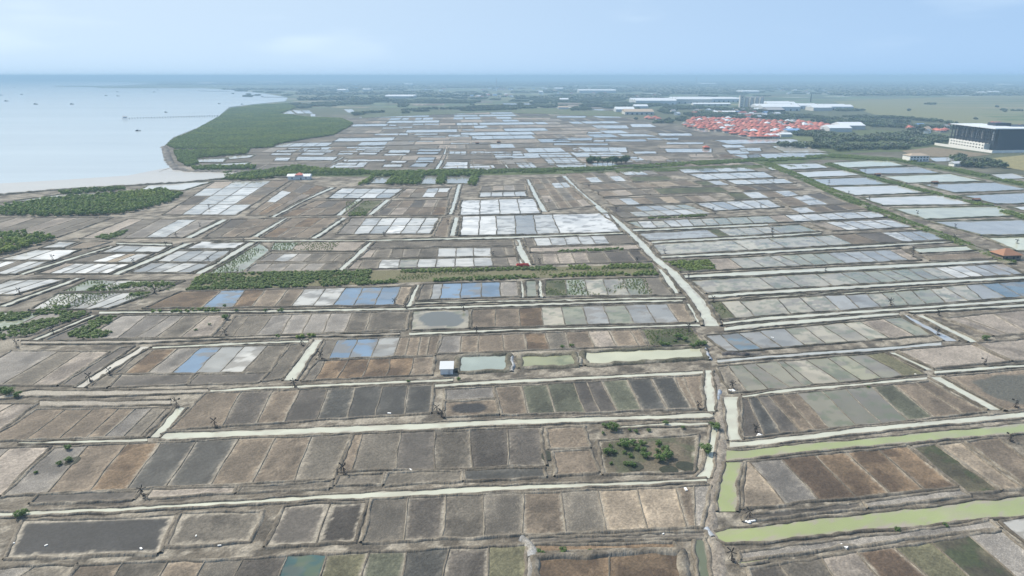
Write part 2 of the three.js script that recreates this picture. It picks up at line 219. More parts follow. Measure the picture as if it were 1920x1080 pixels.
{q:[-350.8,-660.4,-294.7,-674.3,-299.6,-621.8,-340.0,-621.8],c:"w",deep:1},
{q:[-420.6,-556.3,-396.2,-601.2,-366.5,-607.0,-363.7,-590.0],c:"w",deep:1},
{q:[-695.5,-2112.0,-663.5,-2112.0,-591.1,-1925.4,-624.0,-1925.4],c:"w",far:1},
{q:[-667.2,-2136.9,-642.9,-2136.9,-569.5,-1939.1,-591.6,-1939.1],c:"W",far:1},
{q:[-640.9,-2136.9,-614.6,-2136.9,-549.4,-1946.0,-571.5,-1946.0],c:"w",far:1},
{q:[-552.8,-1925.4,-538.2,-1925.4,-501.4,-1797.9,-515.1,-1797.9],c:"w",far:1},
{q:[-525.7,-2197.1,-486.2,-2197.1,-427.2,-1996.0,-465.0,-1996.0],c:"w",far:1},
{q:[-396.8,-1939.1,-257.2,-1939.1,-254.6,-1891.9,-390.9,-1891.9],c:"w",far:1},
{q:[-391.8,-1828.2,-332.9,-1828.2,-332.5,-1751.4,-385.6,-1751.4],c:"W",far:1},
{q:[-247.3,-1268.7,-189.1,-1268.7,-182.7,-1225.1,-243.6,-1225.1],c:"w",far:1},
{q:[-173.7,-1262.7,-132.7,-1262.7,-132.1,-1233.5,-176.9,-1233.5],c:"w",far:1},
{q:[-163.3,-1211.2,-113.5,-1211.2,-112.8,-1179.0,-164.8,-1179.0],c:"w",far:1},
{q:[-113.7,-1239.3,-75.8,-1239.3,-72.5,-1184.3,-108.8,-1184.3],c:"w",far:1},
{q:[-166.6,-1129.0,-125.5,-1129.0,-124.3,-1098.7,-164.4,-1098.7],c:"W",far:1},
{q:[-102.1,-1158.5,-59.9,-1158.5,-60.6,-1129.0,-101.7,-1129.0],c:"w",far:1},
{q:[-95.6,-1083.0,-66.5,-1083.0,-64.9,-1057.1,-95.4,-1057.1],c:"w",far:1},
{q:[-62.3,-1083.0,-33.2,-1083.0,-33.5,-1057.1,-62.9,-1057.1],c:"w",far:1},
{q:[-243.2,-1020.4,-184.3,-1020.4,-182.2,-997.3,-239.7,-997.3],c:"w",far:1},
{q:[-324.6,-1004.9,-276.3,-1004.9,-273.2,-986.1,-320.6,-986.1],c:"W",far:1},
{q:[-329.7,-973.4,-292.2,-973.4,-286.8,-942.0,-323.1,-942.0],c:"w",far:1},
{q:[-323.9,-933.7,-296.9,-933.7,-291.7,-911.0,-319.8,-911.0],c:"w",far:1},
{q:[-287.7,-977.0,-250.1,-977.0,-246.8,-942.0,-283.1,-942.0],c:"w",far:1},
{q:[-283.5,-937.0,-251.0,-937.0,-249.5,-911.0,-281.1,-911.0],c:"w",far:1},
{q:[-239.4,-971.6,-213.2,-971.6,-212.4,-950.6,-238.0,-950.6],c:"W",far:1},
{q:[-234.7,-937.0,-213.1,-937.0,-211.6,-914.2,-232.7,-914.2],c:"w",far:1},
{q:[-206.8,-977.0,-184.3,-977.0,-181.3,-950.6,-205.1,-950.6],c:"w",far:1},
{q:[-206.9,-942.0,-181.5,-942.0,-179.8,-914.2,-204.5,-914.2],c:"w",far:1},
{q:[-173.0,-977.0,-142.9,-977.0,-139.0,-937.0,-168.8,-937.0],c:"w",far:1},
{q:[-170.4,-925.5,-139.2,-925.5,-139.6,-904.7,-169.3,-904.7],c:"W",far:1},
{q:[-132.1,-995.4,-99.6,-995.4,-99.7,-959.2,-133.0,-959.2],c:"v",far:1},
{q:[-130.0,-950.6,-98.9,-950.6,-99.4,-920.6,-128.7,-920.6],c:"v",far:1},
{q:[-86.8,-959.2,-62.8,-959.2,-59.6,-909.4,-84.2,-909.4],c:"www",t:[0.333,0.667],b:[0.333,0.667],far:1},
{q:[-57.3,-959.2,0.0,-959.2,0.0,-909.4,-56.1,-909.4],c:"wwwwww",t:[0.167,0.333,0.5,0.667,0.833],b:[0.167,0.333,0.5,0.667,0.833],far:1},
{q:[-301.9,-883.4,-282.3,-883.4,-274.9,-846.3,-292.9,-846.3],c:"W",far:1},
{q:[-277.8,-893.9,-224.3,-893.9,-220.6,-851.8,-268.4,-851.8],c:"w",far:1},
{q:[-292.3,-830.1,-260.2,-830.1,-252.8,-810.7,-287.3,-810.7],c:"p",far:1},
{q:[-210.1,-863.0,-156.8,-863.0,-155.4,-836.8,-205.6,-836.8],c:"w",far:1},
{q:[-210.4,-830.1,-184.7,-830.1,-182.3,-804.5,-207.3,-804.5],c:"w",far:1},
{q:[-148.0,-850.4,-128.2,-850.4,-128.1,-827.5,-147.3,-827.5],c:"W",far:1},
{q:[-151.4,-814.5,-129.3,-814.5,-126.7,-787.4,-148.8,-787.4],c:"w",far:1},
{q:[-119.8,-886.4,-97.5,-886.4,-94.8,-830.1,-117.3,-830.1],c:"v",far:1},
{q:[-116.4,-823.6,-98.8,-823.6,-99.2,-787.4,-119.1,-787.4],c:"v",far:1},
{q:[-79.3,-836.8,-53.4,-836.8,-49.6,-774.5,-78.9,-774.5],c:"W",far:1},
{q:[-50.5,-814.5,-22.1,-814.5,-18.1,-778.0,-48.3,-778.0],c:"w",far:1},
{q:[-20.4,-879.0,0.0,-879.0,0.0,-857.4,-19.9,-857.4],c:"w",far:1},
{q:[-53.7,-1408.7,-29.5,-1408.7,-31.4,-1372.7,-60.2,-1372.7],c:"w",far:1},
{q:[-96.4,-1365.7,-72.9,-1365.7,-73.7,-1331.8,-96.6,-1331.8],c:"w",far:1},
{q:[-233.0,-1438.8,-202.9,-1438.8,-200.4,-1401.3,-229.7,-1401.3],c:"w",far:1},
{q:[-260.5,-1408.7,-217.5,-1408.7,-215.8,-1379.7,-257.9,-1379.7],c:"W",far:1},
{q:[-215.3,-1528.6,-157.1,-1528.6,-155.7,-1486.5,-212.3,-1486.5],c:"w",far:1},
{q:[-262.5,-1498.9,-245.4,-1498.9,-241.7,-1458.3,-258.3,-1458.3],c:"w",far:1},
{q:[85.8,-1014.5,167.7,-1014.5,157.9,-942.0,85.3,-942.0],c:"www",t:[0.333,0.667],b:[0.333,0.667],far:1},
{q:[3.2,-830.1,24.1,-830.1,29.5,-780.3,9.1,-780.3],c:"www",t:[0.333,0.667],b:[0.333,0.667],far:1},
{q:[0.0,-959.2,12.9,-959.2,15.7,-901.6,0.0,-901.6],c:"W",far:1},
{q:[89.4,-1197.6,139.8,-1197.6,129.0,-1121.9,66.7,-1121.9],c:"v",far:1},
{q:[134.7,-1133.8,152.1,-1133.8,145.4,-1098.7,126.4,-1098.7],c:"w",far:1},
{q:[64.0,-1076.4,148.7,-1076.4,146.5,-1044.6,62.2,-1044.6],c:"v",far:1},
{q:[141.4,-1299.5,171.2,-1299.5,166.5,-1262.7,135.1,-1262.7],c:"W",far:1},
{q:[166.1,-1478.3,242.1,-1478.3,232.1,-1383.3,168.8,-1383.3],c:"w",far:1},
{q:[254.6,-1520.0,300.9,-1520.0,295.0,-1419.8,243.5,-1419.8],c:"W",far:1},
{q:[186.9,-1253.8,239.6,-1253.8,252.1,-1197.6,190.2,-1197.6],c:"w",far:1},
{q:[264.2,-1268.7,324.8,-1268.7,315.1,-1211.2,257.2,-1211.2],c:"W",far:1},
{q:[153.7,-1146.1,219.5,-1146.1,215.8,-1103.3,146.0,-1103.3],c:"v",far:1},
{q:[224.2,-1171.3,280.3,-1171.3,271.6,-1133.8,221.6,-1133.8],c:"v",far:1},
{q:[243.4,-1094.2,302.2,-1094.2,292.8,-1059.2,233.8,-1059.2],c:"w",far:1},
{q:[220.7,-1044.6,264.8,-1044.6,256.0,-1001.1,213.7,-1001.1],c:"p",far:1},
{q:[218.3,-995.4,287.2,-995.4,272.2,-942.0,210.5,-942.0],c:"w",far:1},
{q:[166.2,-959.2,199.5,-959.2,194.5,-925.5,164.1,-925.5],c:"w",far:1},
{q:[235.5,-925.5,267.6,-925.5,258.0,-879.0,227.4,-879.0],c:"p",far:1},
{q:[225.6,-871.6,282.9,-871.6,279.2,-854.6,223.0,-854.6],c:"p",far:1},
{q:[316.0,-1055.0,348.4,-1055.0,340.1,-1004.9,309.1,-1004.9],c:"w",far:1},
{q:[329.7,-1008.7,360.7,-1008.7,347.2,-959.2,317.7,-959.2],c:"w",far:1},
{q:[300.8,-977.0,330.9,-977.0,318.4,-917.4,290.1,-917.4],c:"w",far:1},
{q:[311.3,-917.4,329.0,-917.4,319.1,-879.0,302.1,-879.0],c:"W",far:1},
{q:[148.4,-893.9,162.2,-893.9,159.4,-868.7,142.7,-868.7],c:"w",far:1},
{q:[141.4,-850.4,171.0,-850.4,167.0,-830.1,136.5,-830.1],c:"w",far:1},
{q:[190.6,-857.4,205.5,-857.4,202.3,-836.8,187.8,-836.8],c:"w",far:1},
{q:[102.6,-917.4,150.4,-917.4,144.9,-893.9,103.5,-893.9],c:"r",far:1},
{q:[272.4,-917.4,293.6,-917.4,285.1,-879.0,264.8,-879.0],c:"r",far:1},
{q:[117.9,-1828.2,194.2,-1828.2,182.3,-1745.8,109.4,-1745.8],c:"w",far:1},
{q:[0.0,-1740.2,95.8,-1740.2,88.9,-1670.4,0.0,-1670.4],c:"p",far:1},
{q:[35.4,-917.4,77.8,-917.4,84.7,-809.5,43.9,-809.5],c:"wwwwwwwwwwwwwwww",t:[0.25,0.5,0.75],b:[0.25,0.5,0.75],r:4},
{q:[-398.2,-2998.8,-334.2,-3010.7,-323.7,-2882.9,-387.8,-2871.5],c:"",far:1,n:1},
{q:[-330.7,-3011.4,-284.8,-3019.9,-274.3,-2891.7,-320.2,-2883.5],c:"",far:1,n:1},
{q:[-281.2,-3020.6,-210.4,-3033.8,-199.9,-2905.0,-270.7,-2892.4],c:"",far:1,n:1},
{q:[-206.8,-3034.4,-117.7,-3051.1,-107.0,-2921.6,-196.2,-2905.6],c:"",t:[0.333,0.667],b:[0.333,0.667],far:1,n:3},
{q:[-9.3,-3071.3,58.3,-3083.9,69.1,-2953.0,1.4,-2940.9],c:"",t:[0.333,0.667],b:[0.333,0.667],far:1,n:3},
{q:[-291.5,-2827.0,-215.4,-2841.2,-203.9,-2700.7,-280.1,-2687.2],c:"",t:[0.333,0.667],b:[0.333,0.667],far:1,n:3},
{q:[-212.0,-2841.9,-83.7,-2865.8,-72.0,-2724.1,-200.5,-2701.3],c:"",t:[0.333,0.667],b:[0.333,0.667],far:1,n:3},
{q:[-363.8,-2617.9,-325.0,-2625.1,-313.1,-2480.5,-352.0,-2473.7],c:"",t:[0.25,0.5,0.75],b:[0.25,0.5,0.75],far:1,n:4},
{q:[-321.9,-2625.7,-252.2,-2638.7,-240.3,-2493.3,-310.0,-2481.1],c:"",far:1,n:1},
{q:[-38.2,-2678.6,80.1,-2700.7,92.3,-2551.9,-26.1,-2531.1],c:"",far:1,n:1},
{q:[159.8,-2715.5,251.7,-2732.7,264.0,-2582.2,172.0,-2566.0],c:"",far:1,n:1},
{q:[-167.7,-2460.8,-41.9,-2484.2,-29.8,-2336.5,-155.7,-2314.4],c:"",t:[0.333,0.667],b:[0.333,0.667],far:1,n:3},
{q:[-38.9,-2484.8,37.6,-2499.0,49.7,-2350.4,-26.8,-2337.0],c:"",far:1,n:1},
{q:[99.0,-2510.5,152.9,-2520.5,165.2,-2370.7,111.2,-2361.2],c:"",far:1,n:1},
{q:[156.0,-2521.1,255.2,-2539.6,267.6,-2388.6,168.3,-2371.2],c:"",t:[0.333,0.667],b:[0.333,0.667],far:1,n:3},
{q:[-231.8,-2261.4,-150.7,-2276.6,-141.8,-2167.7,-222.9,-2153.3],c:"",t:[0.25,0.5,0.75],b:[0.25,0.5,0.75],far:1,n:4},
{q:[-148.0,-2277.1,-104.1,-2285.3,-95.1,-2176.0,-139.1,-2168.2],c:"",t:[0.25,0.5,0.75],b:[0.25,0.5,0.75],far:1,n:4},
{q:[-101.3,-2285.8,-10.9,-2302.6,-1.8,-2192.6,-92.4,-2176.5],c:"",far:1,n:1},
{q:[231.9,-2347.9,275.3,-2356.0,284.5,-2243.4,241.1,-2235.7],c:"",far:1,n:1},
{q:[278.2,-2356.5,363.1,-2372.4,372.4,-2259.0,287.4,-2243.9],c:"",t:[0.25,0.5,0.75],b:[0.25,0.5,0.75],far:1,n:4},
{q:[-447.2,-2076.7,-392.1,-2086.9,-384.4,-1992.9,-439.6,-1983.1],c:"",t:[0.5],b:[0.5],far:1,n:2},
{q:[-389.7,-2087.4,-283.0,-2107.3,-275.2,-2012.4,-382.0,-1993.4],c:"",far:1,n:1},
{q:[-280.5,-2107.7,-157.6,-2130.7,-149.7,-2034.7,-272.7,-2012.8],c:"",t:[0.5],b:[0.5],far:1,n:2},
{q:[-155.0,-2131.1,-103.5,-2140.7,-95.6,-2044.4,-147.1,-2035.2],c:"",far:1,n:1},
{q:[-100.9,-2141.2,28.6,-2165.4,36.6,-2067.9,-93.0,-2044.8],c:"",far:1,n:1},
{q:[31.2,-2165.9,142.4,-2186.6,150.5,-2088.2,39.2,-2068.4],c:"",far:1,n:1},
{q:[145.1,-2187.1,224.2,-2201.8,232.4,-2102.7,153.2,-2088.6],c:"",t:[0.333,0.667],b:[0.333,0.667],far:1,n:3},
{q:[227.0,-2202.3,283.9,-2213.0,292.1,-2113.4,235.1,-2103.2],c:"",far:1,n:1},
{q:[286.7,-2213.5,344.0,-2224.2,352.3,-2124.1,294.8,-2113.9],c:"",t:[0.333,0.667],b:[0.333,0.667],far:1,n:3},
{q:[-219.2,-1991.4,-160.4,-2002.4,-152.3,-1903.7,-211.2,-1893.2],c:"",far:1,n:1},
{q:[-158.0,-2002.8,-111.8,-2011.4,-103.7,-1912.3,-149.9,-1904.1],c:"",t:[0.5],b:[0.5],far:1,n:2},
{q:[-109.4,-2011.9,-66.9,-2019.8,-58.8,-1920.2,-101.3,-1912.7],c:"",far:1,n:1},
{q:[-64.5,-2020.2,0.0,-2032.3,8.2,-1932.1,-56.3,-1920.7],c:"",far:1,n:1},
{q:[2.5,-2032.7,120.4,-2054.7,128.7,-1953.5,10.7,-1932.5],c:"",t:[0.5],b:[0.5],far:1,n:2},
{q:[122.9,-2055.2,202.9,-2070.1,211.2,-1968.1,131.2,-1953.9],c:"",t:[0.25,0.5,0.75],b:[0.25,0.5,0.75],far:1,n:4},
{q:[205.4,-2070.6,337.7,-2095.2,346.1,-1992.0,213.8,-1968.5],c:"",t:[0.25,0.5,0.75],b:[0.25,0.5,0.75],far:1,n:4},
{q:[-344.5,-1841.0,-218.3,-1864.6,-211.2,-1777.9,-337.4,-1755.5],c:"",t:[0.333,0.667],b:[0.333,0.667],far:1,n:3},
{q:[-216.1,-1865.0,-92.9,-1887.9,-85.7,-1800.2,-209.0,-1778.3],c:"",t:[0.5],b:[0.5],far:1,n:2},
{q:[-90.6,-1888.4,6.8,-1906.5,14.0,-1818.0,-83.4,-1800.7],c:"",far:1,n:1},
{q:[9.1,-1906.9,99.3,-1923.8,106.6,-1834.4,16.3,-1818.4],c:"",far:1,n:1},
{q:[101.6,-1924.2,233.8,-1948.8,241.2,-1858.4,108.9,-1834.9],c:"",far:1,n:1},
{q:[236.2,-1949.3,303.8,-1961.9,311.3,-1870.8,243.6,-1858.8],c:"",far:1,n:1},
{q:[-351.3,-1727.5,-272.1,-1742.2,-264.9,-1655.3,-344.2,-1641.3],c:"",t:[0.333,0.667],b:[0.333,0.667],far:1,n:3},
{q:[-270.0,-1742.6,-222.7,-1751.4,-215.6,-1664.1,-262.9,-1655.7],c:"",t:[0.333,0.667],b:[0.333,0.667],far:1,n:3},
{q:[-220.6,-1751.8,-122.5,-1770.1,-115.3,-1681.8,-213.5,-1664.4],c:"",t:[0.25,0.5,0.75],b:[0.25,0.5,0.75],far:1,n:4},
{q:[-120.4,-1770.5,-3.5,-1792.3,3.9,-1702.9,-113.2,-1682.2],c:"",t:[0.333,0.667],b:[0.333,0.667],far:1,n:3},
{q:[207.4,-1831.6,270.3,-1843.4,277.9,-1751.5,214.8,-1740.3],c:"",far:1,n:1},
{q:[-332.1,-1620.6,-287.5,-1629.0,-280.4,-1543.2,-325.1,-1535.3],c:"",t:[0.333,0.667],b:[0.333,0.667],far:1,n:3},
{q:[-285.5,-1629.3,-169.5,-1650.9,-162.4,-1564.0,-278.5,-1543.5],c:"",t:[0.5],b:[0.5],far:1,n:2},
{q:[-167.5,-1651.3,-73.7,-1668.8,-66.4,-1581.0,-160.4,-1564.4],c:"",t:[0.5],b:[0.5],far:1,n:2},
{q:[-71.6,-1669.2,-28.0,-1677.3,-20.7,-1589.1,-64.4,-1581.3],c:"",far:1,n:1},
{q:[-25.9,-1677.7,28.8,-1687.9,36.1,-1599.1,-18.7,-1589.4],c:"",t:[0.333,0.667],b:[0.333,0.667],far:1,n:3},
{q:[30.9,-1688.3,71.6,-1695.9,78.9,-1606.7,38.2,-1599.5],c:"",t:[0.5],b:[0.5],far:1,n:2},
{q:[73.7,-1696.3,208.3,-1721.4,215.7,-1630.8,81.0,-1607.0],c:"",t:[0.25,0.5,0.75],b:[0.25,0.5,0.75],far:1,n:4},
{q:[210.4,-1721.8,284.7,-1735.6,292.2,-1644.3,217.9,-1631.2],c:"",far:1,n:1},
{q:[-340.5,-1512.1,-268.2,-1525.6,-261.9,-1449.9,-334.3,-1437.1],c:"",far:1,n:1},
{q:[-266.4,-1525.9,-193.2,-1539.5,-186.9,-1463.2,-260.1,-1450.2],c:"",t:[0.5],b:[0.5],far:1,n:2},
{q:[-191.4,-1539.9,-125.1,-1552.2,-118.8,-1475.3,-185.1,-1463.5],c:"",far:1,n:1},
{q:[-123.3,-1552.6,-76.4,-1561.3,-70.0,-1483.9,-116.9,-1475.6],c:"",t:[0.25,0.5,0.75],b:[0.25,0.5,0.75],far:1,n:4},
{q:[-74.5,-1561.7,45.7,-1584.1,52.1,-1505.6,-68.1,-1484.3],c:"",far:1,n:1},
{q:[47.6,-1584.4,152.1,-1603.9,158.6,-1524.5,54.1,-1505.9],c:"",t:[0.25,0.5,0.75],b:[0.25,0.5,0.75],far:1,n:4},
{q:[154.1,-1604.3,234.4,-1619.3,241.0,-1539.1,160.6,-1524.8],c:"",t:[0.5],b:[0.5],far:1,n:2},
{q:[-194.6,-1444.9,-110.0,-1460.6,-103.8,-1385.0,-188.5,-1370.0],c:"",t:[0.25,0.5,0.75],b:[0.25,0.5,0.75],far:1,n:4},
{q:[-108.3,-1461.0,1.5,-1481.4,7.8,-1404.7,-102.0,-1385.3],c:"",t:[0.25,0.5,0.75],b:[0.25,0.5,0.75],far:1,n:4},
{q:[3.3,-1481.8,124.2,-1504.3,130.6,-1426.5,9.6,-1405.1],c:"",far:1,n:1},
{q:[-358.3,-1323.3,-248.3,-1343.8,-242.4,-1271.8,-352.5,-1252.4],c:"",t:[0.25,0.5,0.75],b:[0.25,0.5,0.75],far:1,n:4},
{q:[-246.7,-1344.1,-204.3,-1352.0,-198.3,-1279.6,-240.8,-1272.1],c:"",far:1,n:1},
{q:[-202.7,-1352.3,-107.2,-1370.1,-101.2,-1296.7,-196.7,-1279.9],c:"",far:1,n:1},
{q:[-105.6,-1370.4,-20.5,-1386.2,-14.4,-1312.1,-99.6,-1297.0],c:"",far:1,n:1},
{q:[-18.8,-1386.5,65.1,-1402.2,71.3,-1327.2,-12.7,-1312.4],c:"",far:1,n:1},
{q:[66.9,-1402.5,181.5,-1423.9,187.7,-1347.7,73.0,-1327.5],c:"",t:[0.25,0.5,0.75],b:[0.25,0.5,0.75],far:1,n:4},
{q:[-307.8,-1245.6,-203.7,-1265.0,-198.0,-1195.6,-302.2,-1177.3],c:"",far:1,n:1},
{q:[-94.9,-1285.3,36.6,-1309.8,42.5,-1238.0,-89.1,-1214.8],c:"",t:[0.333,0.667],b:[0.333,0.667],far:1,n:3},
{q:[38.2,-1310.1,161.9,-1333.2,167.9,-1260.2,44.1,-1238.3],c:"",far:1,n:1},
{q:[163.6,-1333.5,254.3,-1350.4,260.4,-1276.5,169.6,-1260.4],c:"",t:[0.5],b:[0.5],far:1,n:2},
{q:[256.0,-1350.7,379.1,-1373.7,385.3,-1298.5,262.1,-1276.8],c:"",t:[0.25,0.5,0.75],b:[0.25,0.5,0.75],far:1,n:4},
{q:[-289.9,-1166.4,-197.7,-1183.6,-192.3,-1117.5,-284.5,-1101.3],c:"",far:1,n:1},
{q:[-196.3,-1183.8,-156.8,-1191.2,-151.3,-1124.8,-190.9,-1117.8],c:"",far:1,n:1},
{q:[-155.4,-1191.5,-71.8,-1207.0,-66.3,-1139.7,-149.9,-1125.0],c:"",far:1,n:1},
{q:[-70.3,-1207.3,35.0,-1227.0,40.7,-1158.6,-64.8,-1140.0],c:"",t:[0.333,0.667],b:[0.333,0.667],far:1,n:3},
{q:[36.6,-1227.2,106.0,-1240.2,111.7,-1171.1,42.2,-1158.9],c:"",t:[0.25,0.5,0.75],b:[0.25,0.5,0.75],far:1,n:4},
{q:[107.6,-1240.5,178.0,-1253.6,183.7,-1183.8,113.2,-1171.4],c:"",t:[0.333,0.667],b:[0.333,0.667],far:1,n:3},
{q:[-355.4,-1076.3,-279.6,-1090.5,-274.6,-1028.9,-350.4,-1015.6],c:"",t:[0.25,0.5,0.75],b:[0.25,0.5,0.75],far:1,n:4},
{q:[-278.4,-1090.7,-155.1,-1113.7,-150.0,-1050.9,-273.3,-1029.2],c:"",t:[0.333,0.667],b:[0.333,0.667],far:1,n:3},
{q:[-153.8,-1113.9,-23.0,-1138.3,-17.7,-1074.2,-148.7,-1051.1],c:"",t:[0.333,0.667],b:[0.333,0.667],far:1,n:3},
{q:[-21.6,-1138.6,39.1,-1149.9,44.4,-1085.1,-16.3,-1074.4],c:"",far:1,n:1},
{q:[40.5,-1150.1,89.2,-1159.2,94.5,-1093.9,45.8,-1085.3],c:"",far:1,n:1},
{q:[245.5,-1188.4,389.8,-1215.3,395.4,-1146.9,251.0,-1121.5],c:"",far:1,n:1},
{q:[-370.6,-1000.5,-303.7,-1013.0,-298.7,-951.8,-365.7,-940.1],c:"",t:[0.333,0.667],b:[0.333,0.667],far:1,n:3},
{q:[-302.5,-1013.2,-187.1,-1034.7,-182.0,-972.3,-297.5,-952.0],c:"",t:[0.333,0.667],b:[0.333,0.667],far:1,n:3},
{q:[-185.9,-1034.9,-111.8,-1048.7,-106.6,-985.5,-180.8,-972.5],c:"",far:1,n:1},
{q:[-110.5,-1049.0,-70.7,-1056.4,-65.5,-992.7,-105.3,-985.7],c:"",t:[0.333,0.667],b:[0.333,0.667],far:1,n:3},
{q:[-69.4,-1056.6,35.2,-1076.1,40.5,-1011.3,-64.2,-992.9],c:"",t:[0.333,0.667],b:[0.333,0.667],far:1,n:3},
{q:[325.8,-1130.3,462.6,-1155.8,468.3,-1086.3,331.4,-1062.3],c:"",far:1,n:1},
{q:[-92.7,-980.3,16.6,-1000.7,21.5,-940.6,-87.9,-921.5],c:"",t:[0.5],b:[0.5],far:1,n:2},
{q:[17.8,-1000.9,95.4,-1015.4,100.4,-954.5,22.7,-940.9],c:"",t:[0.333,0.667],b:[0.333,0.667],far:1,n:3},
{q:[-206.6,-892.6,-143.6,-904.4,-138.9,-847.6,-202.0,-836.6],c:"",far:1,n:1},
{q:[-142.5,-904.6,-26.5,-926.2,-21.7,-868.1,-137.8,-847.8],c:"",t:[0.5],b:[0.5],far:1,n:2},
{q:[-25.3,-926.4,76.7,-945.4,81.5,-886.2,-20.6,-868.3],c:"",far:1,n:1},
{q:[77.9,-945.7,145.2,-958.2,150.1,-898.2,82.7,-886.4],c:"",t:[0.5],b:[0.5],far:1,n:2},
{q:[-387.7,-794.8,-287.9,-813.4,-283.8,-763.0,-383.6,-745.5],c:"",t:[0.333,0.667],b:[0.333,0.667],far:1,n:3},
{q:[-287.0,-813.5,-173.9,-834.6,-169.7,-783.0,-282.9,-763.1],c:"",t:[0.333,0.667],b:[0.333,0.667],far:1,n:3},
{q:[-50.3,-857.7,80.6,-882.1,85.0,-827.6,-45.9,-804.6],c:"",t:[0.25,0.5,0.75],b:[0.25,0.5,0.75],far:1,n:4},
{q:[81.7,-882.3,144.8,-894.0,149.3,-838.8,86.2,-827.8],c:"",far:1,n:1},
{q:[145.9,-894.3,194.9,-903.4,199.5,-847.6,150.5,-839.0],c:"",t:[0.333,0.667],b:[0.333,0.667],far:1,n:3},
{q:[289.6,-921.0,419.0,-945.2,423.7,-886.9,294.3,-864.2],c:"",t:[0.5],b:[0.5],far:1,n:2},
{q:[-81.9,-793.2,-26.0,-803.6,-21.8,-752.5,-77.7,-742.7],c:"",t:[0.333,0.667],b:[0.333,0.667],far:1,n:3},
{q:[50.1,-817.8,122.0,-831.2,126.4,-778.4,54.3,-765.8],c:"",t:[0.5],b:[0.5],far:1,n:2},
{q:[123.1,-831.4,208.6,-847.3,213.0,-793.5,127.4,-778.6],c:"",far:1,n:1},
{q:[209.7,-847.5,287.1,-862.0,291.6,-807.3,214.1,-793.7],c:"",t:[0.25,0.5,0.75],b:[0.25,0.5,0.75],far:1,n:4}
];
